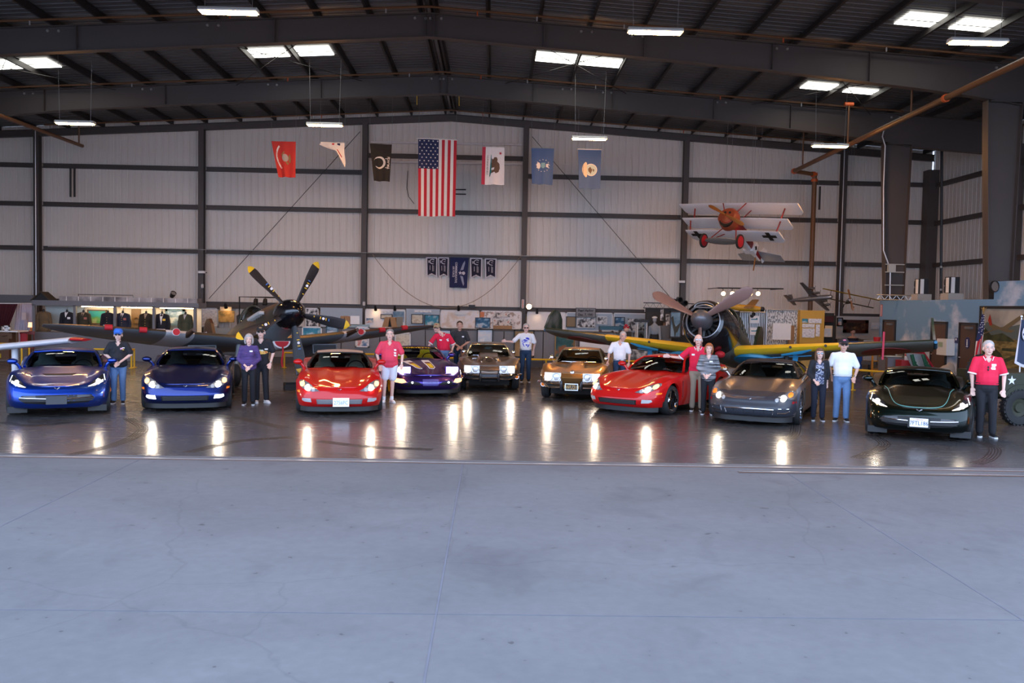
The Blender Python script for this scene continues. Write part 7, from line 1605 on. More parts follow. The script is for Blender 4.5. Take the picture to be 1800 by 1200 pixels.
rod('display_rail', [at(138,516.5,33.6), at(138,523,33.6), at(138,517,33.6), at(234,519,33.6), at(234,525,33.6)], .014, GDARK, 'thin dark rail standing on top of the stone band', 'rail')
spot('black spotlight tilted on top of the stone band', 304, 517, 33.4, aim=(.5,-.5,.6), r=.11, up_=-.22)
# --- lettered partition with posters
YP = 32.6
seams = [(480,545), (545,600), (600,668), (668,748), (748,820), (820,886), (886,955), (955,1012), (1012,1075)]
PN = ['behind the drooping propeller blade', 'below the two small blue pictures', 'behind the tall striped poster', 'behind the pale map poster', 'behind the person in the red polo and tan cap', 'behind the white poster', 'behind the tan framed poster', 'left of the dark teal poster', 'behind the dark teal poster']
for (xa, xb), n_ in zip(seams, PN):
    a, c = at(xa, 576+(xa-600)*.018, YP), at(xb, 576+(xb-600)*.018, YP); t = thing('partition_panel', 'grey fabric partition panel '+n_, 'partition', ((a.x+c.x)/2, YP, 0), group='office partition panels')
    zt = a.z; b = B(); b.box((0,0,zt/2+.12), (c.x-a.x-.03, .07, zt-.26)); b.out('fabric', GPART, t, smooth=False); b = B(); b.box((0,0,.12), (c.x-a.x-.02, .075, .24)); b.box((0,0,zt), (c.x-a.x, .085, .04)); b.out('trim', GDARK, t, smooth=False)
Yq = YP-.07
for lab, x0, y0, x1, y1, art, fr in (
    ('blue white picture in a pale frame on the partition, left of the small one', 531, 574, 566, 594, A_SEA, WHTF), ('small blue picture in a dark frame on the partition', 573, 573, 595, 590, A_SHIPS, M('frame_blue', (.05,.12,.18), .5)),
    ('tall red, white and blue poster in a white frame', 625, 574, 649, 610, A_POST, WHTF), ('pale map poster behind the person in white shorts', 694, 584, 722, 614, A_MAPP, WHTF), ('blue picture behind the person in the red polo and tan cap', 770, 579, 793, 602, A_ABST, M('frame_navy', (.03,.04,.06), .5)),
    ('white poster in a dark frame above the silver brown car', 838, 578, 867, 606, A_ABST, BLKF), ('tan poster in a dark frame behind the person in the printed t-shirt', 903, 580, 939, 628, A_TAN, BLKF), ('dark teal poster in a gold frame left of the gold car', 975, 582, 1010, 630, A_DTEAL, GOLDF)):
    pic(lab, x0, y0, x1, y1, Yq, art, fr)
pic('wide white panel with a dark edge behind the gold car', 1016, 594, 1075, 622, 31.9, BOARD, GDARK, cat='panel', name='exhibit_board', fw_=.06)
# --- boards on the end wall above the partition
YW = 38.2
for lab, x0, y0, x1, y1, art, fr in (
    ('pale sheet board on the wall at the fighter tail', 354, 541, 384, 575, A_NOTE, PALEB), ('orange map board behind the fighter canopy', 384, 546, 412, 566, A_MAP, None), ('small cream label above the orange map', 387, 539, 407, 546, M('label_cream', (.78,.62,.42), .8), None),
    ('blue grey board under the pale sheet board', 358, 576, 405, 592, PALEB, None), ('blue board with pictures behind the black spinner', 537, 541, 560, 575, A_DOTS, WHTF), ('pale blue board left of the lamp box', 563, 541, 637, 575, PALEB, None),
    ('large white framed board left of the blue panel', 642, 543, 713, 576, GLOWB, WHTF), ('blue panel on the wall with two pictures', 714, 543, 773, 577, PALEB, None), ('large lit white board above the person in the charcoal t-shirt', 774, 545, 843, 577, ramp_mat('board_lit_print', [(.40,(.74,.62,.52)), (.55,(.86,.83,.83)), (.7,(.80,.77,.80))], 3, 4), WHTF),
    ('lit board covered with newspaper clippings', 845, 546, 917, 578, ramp_mat('board_clip_print', [(.42,(.45,.35,.30)), (.50,(.86,.80,.78)), (.7,(.86,.84,.84))], 5, 4), WHTF), ('white board behind the folded wing tip', 926, 548, 995, 580, GLOWB, WHTF), ('pale blue board under the grey lettered sign', 995, 549, 1077, 582, PALEB, WHTF), ('pale blue board with black and white photographs', 1078, 550, 1136, 584, PALEB, WHTF)):
    pic(lab, x0, y0, x1, y1, YW, art, fr, cat='board', name='notice_board')
YV = 38.12
for lab, x0, y0, x1, y1, art, fr in (
    ('white heading sheet at the top of the white framed board', 669, 546, 691, 550.5, A_NOTE, None), ('small flag print on the white framed board', 644, 559, 656, 567, A_POST, None), ('wide picture on the white framed board', 669, 552, 690, 560, A_MAPP, GDARK), ('blue picture at the right of the white framed board', 691, 547, 710, 566, ramp_mat('art_blue', [(.4,(.10,.20,.30)), (.6,(.35,.48,.58))], 2, 3), None),
    ('tan map in a black frame on the blue panel', 723, 552, 744, 569, A_MAPP, BLKF), ('bright blue and white picture on the blue panel', 746, 553, 772, 576, A_SEA, BLKF), ('white heading strip at the top of the blue panel', 728, 545, 758, 549, A_NOTE, None),
    ('white heading label on the large lit board', 800, 547, 820, 553, PAPER, None), ('orange card at the left of the clippings board', 844, 548, 851, 557, M('card_orange', (.65,.22,.10), .7), None), ('torn headline strip on the clippings board', 866, 549, 896, 557, A_CLIPS, None), ('sheet of small printed pictures on the clippings board', 866, 560, 903, 573, A_CLIPS, PAPER),
    ('tan sign with dark lettering below the grey sign', 995, 556, 1012, 575, M('sign_tan', (.30,.22,.13), .8), GDARK), ('sheet of small photographs under the grey sign', 1014, 557, 1046, 576, A_DOTS, PAPER), ('black ship picture right of the grey sign', 1049, 556, 1067, 570, A_DOTS, PAPER), ('dark blue picture in a black frame above the yellow wing', 1080, 557, 1098, 578, A_JET, BLKF), ('sheets of black and white photographs left of the glass case', 1102, 559, 1134, 582, A_DOTS, PALEB)):
    pic(lab, x0, y0, x1, y1, YV, art, fr, fw_=.03)
t, w, h = pic('grey sign reading Pearl Harbor Dec. 7, 1941', 1012, 541, 1047, 557.5, 38.05, M('sign_grey', (.26,.255,.26), .6), GDARK, cat='sign', name='lettered_sign', fw_=.02)
for s_, z in (('Pearl Harbor', .09), ('Dec. 7, 1941', -.10)): textmesh('lettering', s_, .16, M('ink_black', (.01,.01,.01), .6), t, frame(Vector((0,-.035,z)), (1,0,.019), (0,0,1)), .004, sx=.82, font_bold=.004)
t, w, h = pic('picture of a red jet in a dark sky standing in front of the clippings board', 835, 558, 862, 577, 33.0, A_JET, GDARK, fw_=.03)
CARDB = M('cardboard', (.34,.19,.09), .8, noise=.1)
pic('brown cardboard strip under the clippings sheet', 867, 572, 900, 578, 33.2, CARDB, None, cat='cardboard', name='cardboard_strip', dep=.1)
# things standing on the ledge behind the partition
zl = at(690, 576, 33.0).z
t = thing('ledge', 'grey counter behind the office partition', 'counter', (at(760, 576, 33.2).x, 33.3, 0)); b = B(); b.box((0,.1,at(760,580,33.2).z-.03), (11.2,.9,.05)); b.box((0,.2,(at(760,580,33.2).z-.06)/2), (11.0,.5,at(760,580,33.2).z-.06)); b.out('top', GDARK, t, smooth=False)
def hut(lab, x0, x1, y0, y1, m_, open_=True):
    a, c = at(x0, y0, 33.0), at(x1, y1, 33.0); w, h = c.x-a.x, a.z-c.z; t = thing('wooden_box', lab, 'box', ((a.x+c.x)/2, 33.15, c.z))
    b = B(); b.prism([(-w/2,-.2,0), (-w*.12,-.2,0), (-w*.02,-.2,h*.92), (-w*.02,-.2,h), (-w*.32,-.2,h*.98)], (0,.4,0)); b.out('left_half', m_, t, smooth=False); b = B(); b.prism([(w/2,-.2,0), (w*.12,-.2,0), (w*.0,-.2,h*.92), (w*.0,-.2,h), (w*.34,-.2,h*.96)], (0,.4,0)); b.out('right_half', m_, t, smooth=False); b = B(); b.box((0,.1,h*.4), (w*.5,.1,h*.8)); b.out('inside', DARK, t, smooth=False)
hut('brown wooden box folded open like a tent on the counter', 672, 699, 557, 575, CARDB); hut('brown wooden box behind the yellow tipped propeller blade', 595, 617, 555, 573, CARDB)
for lab, x0, x1, y0, y1, m_ in (('grey board leaning beside the tent shaped wooden box', 697, 708, 557, 575, M('board_olive', (.22,.20,.16), .8)), ('white card leaning right of the wooden box by the propeller', 616, 632, 555, 571, PAPER), ('pale blue tray on the counter left of the white framed board', 608, 650, 570, 575, M('tray_blue', (.30,.40,.42), .5))): pic(lab, x0, y0, x1, y1, 33.0, m_, None, cat='board', name='leaning_board', dep=.06)
b_, w, h = block('lamp_box', 'white electrical box on the wall beside the column', 'box', 630, 543, 636.5, 551, 38.4, .12, PAPER)
# small fittings along the lowest girt
block('loudspeaker', 'black loudspeaker on the girt above the lit board', 'loudspeaker', 824, 535.5, 835, 541.5, 38.3, .2, BLKF)
for lab, x in (('small warm lamp on the girt above the white framed board', 660), ('small lamp over the blue panel edge', 694), ('small black lamp above the large lit board', 806)):
    spot(lab, x, 542.5, 37.9, lit=(x == 660), aim=(0,.6,-.8), r=.07, up_=.12)
spot('lit barn door spotlight beside the fourth end wall column', 930, 538.5, 37.9, True, (-.1,-.95,-.1), .13, up_=.12); spot('small lit lamp below the barn door spotlight', 944, 548, 37.9, True, (0,.3,-.9), .06, up_=.1)
spot('lit lamp over the orange map board', 397, 538.5, 37.9, True, (0,.5,-.8), .08, up_=.12)
for lab, x, y0, y1 in (('red and white notice on the fourth end wall column', 919, 526, 542), ('small pale notice on the third end wall column', 640, 530, 537), ('pale notice on the second end wall column', 356, 499, 506), ('red and white exit sign beside the dark booth', 1135, 541, 548)): pic(lab, x-2.2, y0, x+2.2, y1, 38.3, M('notice_red', (.62,.22,.16), .6) if x > 900 else M('notice_pale', (.60,.48,.40), .6), PAPER, cat='sign', name='wall_notice', fw_=.03, dep=.02)
for lab, x, y in (('small floodlight on the second end wall column', 355, 478), ('small floodlight on the fifth end wall column', 1198, 495)):
    c = at(x, y, 38.2); t = thing('floodlight', lab, 'floodlight', c); b = B(); b.box((0,0,0), (.28,.16,.10)); b.out('head', PALE, t, smooth=False); b = B(); b.tube([(.0,.05,0), (.15,.2,-.02)], .02, 6); b.out('arm', BLKF, t)
# lamp frame behind the fighter nose
t = thing('spotlight_stand', 'black pipe frame with two spotlights above the fighter canopy', 'lamp frame', (0,0,0)); p = [at(421,575,36.8), at(421,521.5,36.8), at(470,522.5,36.8), at(492,523,36.8)]; p[0].z = 0
b = B(); b.tube(p, .03, 8); b.out('pipe', BLKF, t)
for x in (449.5, 466): c = at(x, 530, 36.7); b = B(); b.lathe([(.08,-.12), (.11,.14), (.10,.14), (.05,-.1)], c, (0,-.3,-1), 14); b.tube([c+Vector((0,.05,.05)), at(x, 522, 36.8)], .012, 5); b.out('lamp_can', BLKF, t)
# --- dark booth in the middle
DKB = M('booth_dark', (.035,.034,.034), .8, noise=.2); BOOTHG = M('booth_grey', (.16,.155,.15), .8)
t, w, h = block('exhibit_booth', 'dark walled exhibit booth behind the left half of the radial fighter wing', 'booth', 1136, 541, 1222, 628, 36.3, .2, DKB, 'back_wall')
pic('grey display wall at the left of the booth', 1158, 572, 1180, 600, 35.4, BOOTHG, None, cat='panel', name='exhibit_board', dep=.06)
tq, _, _ = pic('tall blue picture of a diving aeroplane in the booth', 1177, 547, 1197, 593, 35.0, A_SKY, GDARK)
c = at(1187, 572, 34.94); b = B(); b.prism([c+Vector((a, 0, z)) for a, z in ((-.18,.32), (-.10,.40), (-.05,.1), (.02,-.05), (.20,.12), (.16,-.1), (.10,-.25), (.03,-.30), (0,-.55), (-.04,-.28), (-.10,-.05))], (0,-.015,0)); b.rel(tq).out('painted_aeroplane', M('art_plane_dark', (.05,.055,.045), .8), tq, smooth=False)
for lab, x0, y0, x1, y1, art in (('tall grey photograph hanging high in the booth', 1161, 542, 1166, 563, A_DOTS), ('tall pale photograph beside the tall blue picture', 1170, 552, 1177, 579, A_DOTS), ('narrow wooden framed picture right of the tall blue picture', 1198, 569, 1204, 590, A_NOTE), ('small brown framed picture low in the booth', 1165, 566, 1170, 574, A_TAN)): pic(lab, x0, y0, x1, y1, 35.6, art, WOODF if 'wood' in lab or 'brown' in lab else None, fw_=.04)
def truss(lab, pa, pb, hh=.28, n=10, m_=None):
    t = thing('lighting_truss', lab, 'truss'); m_ = m_ or M('truss_alu', (.50,.50,.50), .3, .8); b = B(); u = Vector((0,0,hh)); pa, pb = Vector(pa), Vector(pb)
    b.tube([pa, pb], .022, 6); b.tube([pa+u, pb+u], .022, 6); b.tube([pa+(pb-pa)*(k/n)+(u if k % 2 else Vector()) for k in range(n+1)], .012, 5); b.out('lattice', m_, t)
truss('grey lattice truss above the dark booth', at(1131,541,36.2), at(1222,543,36.2), .22, 16, GDARK)
t = thing('glass_case', 'white framed glass display case left of the booth', 'display case', (at(1127,590,35.0).x, 35.0, 0)); zt = at(1127,566,35.0).z
for sx in (-.19,.19):
    for sy in (-.18,.18): b = B(); b.box((sx,sy,zt/2), (.04,.04,zt)); b.out('post', WHTF, t, smooth=False)
b = B(); b.box((0,0,zt+.05), (.55,.5,.10)); b.out('top', BLKF, t, smooth=False); b = B(); b.box((0,0,.45), (.4,.38,.9)); b.out('base', WHTF, t, smooth=False); b = B(); b.box((0,0,zt*.5+.45), (.37,.36,zt-.95)); b.out('glass', glass('case_glass', (.85,.9,.9), .03, .04), t, smooth=False)
b = B(); b.sph((0,0,1.15), (.11,.1,.13)); b.cyl((0,0,.92), (0,0,1.1), .06, .08); b.out('exhibit', DARK, t)
c = at(1150, 592, 35.2); t = thing('mannequin', 'mannequin in a white cap and pale jacket at the booth', 'mannequin', (c.x, c.y, 0)); zz = at(1150,562,35.2).z
b = B(); b.sph((0,0,zz), (.09,.10,.12)); cap(b, (0,0,zz-.12), (0,0,zz-.2), .05, .06); b.sph((0,0,zz-.40), (.20,.12,.26)); cap(b, (-.2,0,zz-.3), (-.24,-.03,zz-.8), .06,.05); cap(b, (.2,0,zz-.3), (.24,-.03,zz-.8), .06,.05); remesh(b, 'figure', M('jacket_pale', (.34,.36,.38), .8), t, .02, 2)
b = B(); b.cyl((0,0,0), (0,0,zz-.6), .14, .16, 14); b.out('skirt', DKB, t); b = B(); b.sph((0,0,zz+.09), (.12,.13,.06)); b.out('cap', PAPER, t)
c = at(1101, 582, 34.5); t = thing('bandana_mannequin', 'mannequin head in a red bandana with white dots above the yellow wing', 'mannequin', (c.x, c.y, c.z)); b = B(); b.sph((0,-.01,.08), (.10,.11,.13)); b.cyl((0,0,-.15), (0,0,.02), .05, .05); b.out('head', SKIN, t); b = B(); b.sph((0,.01,.16), (.125,.13,.10)); b.sph((-.03,-.10,.24), (.07,.05,.05)); o = b.out('bandana', M('bandana_red', (.50,.015,.04), .8), t); b = B()
for k in range(12): a = k*2.4; b.sph((.115*math.sin(a)*(.6+.04*k), -.118*abs(math.cos(a))*.9-.005, .12+.011*k), .014, n=6)
b.out('dots', PAPER, o)
block('head_stand', 'dark stand under the red bandana mannequin head', 'stand', 1093, 583, 1109, 626, 34.4, .3, DKB)
t, w, h = block('model_table', 'teal edged table with wooden models behind the yellow wing', 'table', 1055, 573, 1094, 580, 34.8, .6, M('table_teal', (.02,.10,.16), .5), 'top')
for s in (-1,1): b = B(); b.box((s*w*.45,0,-.8), (.06,.5,1.6)); b.out('leg', WOODF, t, smooth=False)
block('low_cases', 'row of glass fronted low cases under the left radial wing', 'display case', 1086, 607, 1152, 632, 33.2, .5, ramp_mat('low_case_glass', [(.40,(.05,.06,.07)), (.52,(.22,.24,.25)), (.64,(.55,.57,.58))], 5, 3, .3)); block('tan_cabinet', 'plain tan cabinet under the left radial wing', 'cabinet', 1153, 614, 1175, 640, 33.0, .5, M('cabinet_tan', (.28,.20,.15), .7))
c = at(1193, 530, 36.0); t = thing('stage_lights', 'cluster of black stage lights behind the left propeller blade', 'stage light', c); 
for dx, dz in ((-.22,.02), (.02,.10), (.24,-.04)): b = B(); b.lathe([(.08,-.14), (.12,.12), (.10,.12), (.05,-.1)], (dx,0,dz), (.2,-1,-.2), 12); b.out('lamp_can', BLKF, t)
b = B(); b.box((0,.08,-.12), (.8,.06,.05)); b.tube([(0,.08,-.12), (0,.2,-.25)], .03, 6); b.out('bar', BLKF, t, smooth=False)
# --- right middle: light bar, fences, boards
t = thing('light_bar', 'black light bar with four lit spotlights behind the radial fighter', 'light bar', (0,0,0)); pa, pb = at(1262,506,37.0), at(1377,507.5,37.0); b = B(); b.tube([pa, pb], .03, 6); b.out('bar', BLKF, t)
for q in (pa, pb): b = B(); b.tube([q, q+Vector((0,1.72,0))], .02, 5); b.out('wall_arm', BLKF, t)
for x in (1271, 1287, 1318, 1332):
    c = at(x, 515.5, 36.9); b = B(); b.lathe([(.05,-.12), (.10,-.06), (.11,.10), (.10,.10), (.06,-.05), (.001,-.05)], c, (-.1,-1,-.15), 14); b.tube([c, at(x, 507, 37.0)], .014, 5); o = b.out('spot_can', BLKF, t); b = B(); b.lathe([(.001,.06), (.09,.05), (.001,.05)], c, (-.1,-1,-.15), 14); b.out('spot_lamp', M('spot_lit'), o)
FENCE = M('fence_silver', (.62,.64,.65), .35, .6)
t, w, h = block('slat_fence', 'silver slatted fence panel behind the fighter canopy', 'fence', 1300, 543, 1346, 628, 34.6, .04, DKB, 'backing')
for k in range(16): b = B(); b.box((-w/2+w*(k+.5)/16,-.05,h/2), (w/16*.5,.03,h)); b.out('slat', FENCE, t, smooth=False)
b = B(); b.tube([(-w/2,-.07,h-.12), (w/2,-.07,h-.12)], .03, 6); b.out('top_rail', FENCE, t)
t, w, h = block('chain_fence', 'silver chain link fence panel with pale slats right of the slatted fence', 'fence', 1348, 544, 1407, 628, 34.5, .03, ramp_mat('fence_mesh', [(.44,(.16,.20,.22)), (.50,(.60,.63,.64)), (.7,(.72,.74,.75))], 9, 1, .4, stretch=(3,1,1)), 'mesh')
for sx in (-w/2, w/2): b = B(); b.tube([(sx,-.04,0), (sx,-.04,h)], .035, 8); b.out('post', FENCE, t)
b = B(); b.tube([(-w/2,-.04,h), (w/2,-.04,h)], .03, 8); b.out('top_rail', FENCE, t)
for n_, y in (('upper', 561), ('lower', 581.5)):
    tq, _, _ = pic('pale sheet with a blue aeroplane drawing, %s one on the slatted fence' % n_, 1318, y-6, 1334, y+7, 34.45, PAPER, None, cat='sheet', name='drawing_sheet', dep=.02); c = at(1326, y, 34.43); b = B(); b.box((c.x, c.y, c.z), (.26,.006,.04)); b.box((c.x+.10, c.y, c.z+.02), (.06,.006,.06)); b.rel(tq).out('drawn_aeroplane', M('print_teal', (.03,.25,.36), .7), tq, smooth=False)
pic('blank white board above the yellow wing edge', 1358, 568, 1390, 597, 33.6, PAPER, None, cat='board', name='white_board', dep=.04)
block('board_stand', 'tan stand behind the blank white board', 'stand', 1388, 572, 1395, 626, 33.9, .2, CARDB)
t, w, h = block('information_panel', 'yellow information panel with white sheets pinned on it', 'panel', 1407, 545, 1447, 628, 34.2, .35, M('panel_yellow', (.62,.36,.06), .7), 'panel')
for lab, x0, y0, x1, y1, art in (('small blue photo at the upper left of the yellow panel', 1410, 560, 1420, 567, A_SEA), ('wide white sheet at the upper right of the yellow panel', 1421, 560, 1444, 568, A_NOTE), ('white sheet in the middle of the yellow panel', 1410, 569, 1432, 575.5, A_NOTE), ('large white sheet low on the yellow panel', 1410, 577, 1432, 593, A_NOTE), ('narrow white sheet with a red figure on the yellow panel', 1434, 570, 1441, 591, A_NOTE)): pic(lab, x0, y0, x1, y1, 34.17, art, None, cat='sheet', name='pinned_sheet', dep=.015)
block('dark_showcase', 'dark showcase right of the yellow panel', 'display case', 1448, 554, 1467, 628, 35.6, .4, DKB); pic('bright certificate in the dark showcase', 1450, 572, 1463, 592, 35.5, M('cert_cream', (.85,.70,.48), .7), None, cat='certificate', name='certificate', dep=.02); pic('pale blue certificate in front of the bright one', 1448, 577, 1461, 592, 35.4, A_ABST, PAPER, cat='certificate', name='certificate', fw_=.03)
pic('dark red shelf of models above the dark showcase', 1449, 556, 1464, 566, 35.5, M('shelf_red', (.06,.008,.012), .6), None, cat='shelf', name='model_shelf', dep=.2)
pic('white wall panel in the back right corner', 1470, 556, 1552, 596, 38.2, M('wall_white', (.55,.56,.56), .8), None, cat='panel', name='wall_panel', dep=.06)
pic('flag print in a black frame beside the end wall column', 1471, 558, 1481, 573, 38.1, A_POST, BLKF); pic('large dark painting in a brown frame in the back right corner', 1482, 562, 1526, 585, 38.1, A_DARK, M('frame_brown', (.055,.015,.012), .4), fw_=.14); pic('pale picture of an eagle in the back right corner', 1531, 567, 1552, 578, 38.1, A_ABST, None)
c = at(1499, 590, 36.5); t = thing('seated_mannequin', 'dark haired figure head above the wing in front of the dark painting', 'mannequin', (c.x, c.y, 0)); b = B(); b.sph((0,0,c.z+.18), (.10,.11,.13)); b.cyl((0,0,c.z-.1), (0,0,c.z+.1), .05,.05); b.sph((0,0,c.z-.2), (.24,.14,.2)); b.out('figure', SKIN2, t); b = B(); b.sph((0,.02,c.z+.23), (.115,.12,.10)); b.out('hair', BROWNH, t); b = B(); b.cyl((0,0,0), (0,0,c.z-.1), .2, .24, 14); b.out('clothes', BLU and M('wool_blue'), t)
t, w, h = block('blue_door_cabinet', 'bright blue cabinet under the right radial wing', 'cabinet', 1495, 600, 1515, 651, 31.5, .5, M('cabinet_blue', (.012,.065,.30), .5))
t = thing('office_chair', 'grey chair beside the bright blue cabinet', 'chair', (at(1528,640,31).x, 31.0, 0), -.5); b = B(); b.box((0,0,.5), (.5,.5,.12)); b.out('seat', GDARK, t, smooth=False); b = B(); b.box((0,.26,.95), (.48,.10,.75)); b.out('backrest', M('chair_grey', (.22,.23,.25), .7), t, smooth=False); b = B(); b.cyl((0,0,.05), (0,0,.45), .04); b.out('column', DARK, t); b = B(); b.cyl((0,0,0), (0,0,.06), .28, .2, 10); b.out('base', DARK, t)
t = thing('step_ladder', 'orange step ladder at the corner of the blue wall', 'ladder', (at(1539,640,30.5).x, 30.5, 0)); LO = M('ladder_orange', (.50,.22,.02), .5)
for sx in (-.12,.14): b = B(); b.box((sx,0,.62), (.05,.06,1.24)); b.out('rail', LO, t, smooth=False)
for z in (.3,.6,.9): b = B(); b.box((0,0,z), (.26,.08,.03)); b.out('step', LO, t, smooth=False)
c = at(1543, 622, 30.4); b = B(); b.lathe([(.001,0), (.10,0), (.13,.22), (.12,.22), (.09,.02), (.001,.02)], (c.x, 30.5, 1.24)); b.out('bucket', M('bucket_red', (.5,.015,.02), .5), label='red bucket on top of the orange step ladder', cat='bucket')
# ---------------------------------------------------------------- blue painted room at the right
WX = 14.7
def blue_material():
    m = bpy.data.materials.new('sky_mural'); m.use_nodes = True; nt = m.node_tree; N = nt.nodes; L = nt.links; p = N['Principled BSDF']; p.inputs['Roughness'].default_value = .7
    tc = N.new('ShaderNodeTexCoord'); mp = N.new('ShaderNodeMapping'); mp.inputs['Scale'].default_value = (1, .7, 1); n = N.new('ShaderNodeTexNoise'); n.inputs['Scale'].default_value = .75; n.inputs['Detail'].default_value = 8; n.inputs['Roughness'].default_value = .58
    sp = N.new('ShaderNodeSeparateXYZ'); mr = N.new('ShaderNodeMapRange'); mr.inputs[1].default_value = 0; mr.inputs[2].default_value = 3; mr.inputs[3].default_value = .14; mr.inputs[4].default_value = -.10
    ad = N.new('ShaderNodeMath'); r = N.new('ShaderNodeValToRGB'); e = r.color_ramp.elements; e[0].position = .47; e[0].color = (.16,.32,.50,1); e[1].position = .62; e[1].color = (.66,.70,.78,1)
    L.new(tc.outputs['Object'], mp.inputs[0]); L.new(mp.outputs[0], n.inputs['Vector']); L.new(tc.outputs['Object'], sp.inputs[0]); L.new(sp.outputs['Z'], mr.inputs[0]); L.new(n.outputs['Fac'], ad.inputs[0]); L.new(mr.outputs[0], ad.inputs[1]); L.new(ad.outputs[0], r.inputs[0]); L.new(r.outputs[0], p.inputs['Base Color']); return m
BLUEW = blue_material()
yc_ = atx(1546, 560, WX).y; zt_ = atx(1640, 527, WX).z
b = B(); b.box((WX+.05, (yc_+18.2)/2, zt_/2), (.1, yc_-18.2, zt_)); struct(b, 'wall_blue', BLUEW)
b = B(); b.box(((WX+XR)/2, yc_-.05, zt_/2), (XR-WX, .1, zt_)); struct(b, 'wall_blue_return', BLUEW)
b = B(); b.box(((WX+XR)/2+.05, (yc_+18.2)/2, zt_-.03), (XR-WX-.2, yc_-18.3, .04)); struct(b, 'wall_blue_top', M('room_top', (.08,.07,.06), .8))
c0, c1 = atx(1747, 522, 14.75), atx(1840, 507, 14.75)
b = B(); b.box((15.2, (c0.y+18.4)/2, zt_+.26), (.9, c0.y-18.4, .52)); struct(b, 'wall_blue_upper', BLUEW)
def xbox(b, y, z, sy, sz, dep, x=WX, m=None): b.box((x-dep/2, y, z), (dep, sy, sz), m=m)
DOORM = M('door_brown', (.095,.052,.036), .5, noise=.08); DFR = M('door_frame', (.02,.018,.02), .5)
for k, px in enumerate((1563.5, 1651.5, 1702.5)):
    y = atx(px, 600, WX).y; b = B(); xbox(b, y, 1.01, .86, 2.02, .03); d = struct(b, 'door_%d' % (k+1), DOORM)
    b = B(); xbox(b, y-.47, 1.04, .05, 2.08, .06); xbox(b, y+.47, 1.04, .05, 2.08, .06); xbox(b, y, 2.06, .98, .06, .06); b.out('door_frame', DFR, d, smooth=False)
    b = B(); b.tube([(WX-.04, y+.36, 1.0), (WX-.09, y+.36, 1.0), (WX-.09, y+.24, 1.0)], .016, 6); b.out('handle', CHROME, d)
    if k != 1: b = B(); b.box((WX-.07, y-.1, 1.93), (.08,.34,.07)); b.out('door_closer', M('closer_grey', (.20,.21,.22), .4, .5), d, smooth=False)
    for z in (.3, 1.7): b = B(); b.box((WX-.035, y-.44, z), (.02,.03,.12)); b.out('hinge', PAPER, d, smooth=False)
    if k == 2:
        b = B(); b.lathe([(.001,0), (.16,0), (.16,.012), (.001,.012)], (0,0,0), (0,0,1), 24); b.v = [Vector((WX-.03-v.z, y+v.x*.85, 1.46+v.y*1.12)) for v in b.v]; o = b.out('restroom_sign', M('sign_blue', (.015,.02,.12), .4), smooth=True, label='oval blue restroom sign on the right brown door', cat='sign')
        b = B(); b.box((WX-.046, y, 1.45), (.006,.05,.14)); b.box((WX-.046, y, 1.55), (.006,.045,.045)); b.box((WX-.046, y, 1.35), (.006,.10,.025)); b.out('pictogram', PAPER, o, smooth=False)
def wallpic(name, lab, cat, x0, y0, x1, y1, mat, dep=.04, x=WX):
    a, c = atx(x0, y0, x), atx(x1, y1, x); t = thing(name, lab, cat, (x-dep/2, (a.y+c.y)/2, (a.z+c.z)/2)); w, h = abs(a.y-c.y), abs(a.z-c.z); b = B(); b.box((0,0,0), (dep, w, h)); b.out('panel', mat, t, smooth=False); return t, w, h
t, w, h = wallpic('wall_sign', 'small blue accessible restroom sign beside the right brown door', 'sign', 1680.5, 593, 1685.5, 603, M('sign_blue')); b = B(); b.box((-.025,0,.03), (.006,w*.35,h*.35)); b.out('pictogram', PAPER, t, smooth=False)
t, w, h = wallpic('dispenser_cabinet', 'white cabinet on the blue wall between the two brown doors', 'cabinet', 1662, 595, 1678, 625, M('cabinet_white', (.70,.70,.66), .5), .28); b = B(); b.box((-.145,w*.1,h*.15), (.006,w*.45,h*.3)); b.out('label', M('label_green', (.35,.45,.30), .7), t, smooth=False)
t, w, h = wallpic('notice_strip', 'narrow red lettered notice at the left edge of the blue wall', 'sign', 1548.5, 535, 1551, 556, M('strip_red', (.45,.16,.16), .7), .02); b = B(); b.box((-.012,0,0), (.004,w*.5,h*.9)); b.out('lettering', M('strip_pink', (.6,.42,.42), .7), t, smooth=False)
# wall painting
a = atx(1728, 540, WX); y0, y1 = a.y, 19.6; zt, zb = a.z, .62; pw_, ph = y0-y1, zt-zb
t = thing('wall_painting', 'huge painting of an aeroplane over a green valley at the right edge', 'painting', (WX-.03, (y0+y1)/2, (zt+zb)/2))
b = B(); b.box((0,0,0), (.05, pw_, ph)); b.out('canvas', ramp_mat('paint_sky', [(.35,(.26,.25,.22)), (.6,(.44,.41,.34))], 1.2, 4), t, smooth=False)
b = B()
for dy, dz, sy, sz in ((0,ph/2,pw_+.08,.08), (0,-ph/2,pw_+.08,.08), (pw_/2,0,.08,ph), (-pw_/2,0,.08,ph)): b.box((-.01,dy,dz), (.09,sy,sz))
b.out('frame', BLKF, t, smooth=False)
def pp(pts, mat, name, l):      # pts: (fraction to the viewer's right, fraction down)
    b = B(); b.prism([Vector((-.026-l, pw_/2-u*pw_, ph/2-v*ph)) for u, v in pts], (-.002,0,0)); return b.out(name, mat, t, smooth=False)
GR1, GR2, GR3 = M('paint_hill', (.10,.13,.12), .8), ramp_mat('paint_trees', [(.4,(.018,.026,.010)), (.6,(.055,.065,.022))], 3, 4), ramp_mat('paint_field', [(.4,(.12,.085,.025)), (.6,(.30,.22,.07))], 3, 4, stretch=(1,1,4))
pp([(.0,.30), (.06,.22), (.14,.30), (.28,.27), (.42,.20), (.6,.26), (.8,.2), (1,.26), (1,.5), (0,.5)], GR1, 'hills', .001)
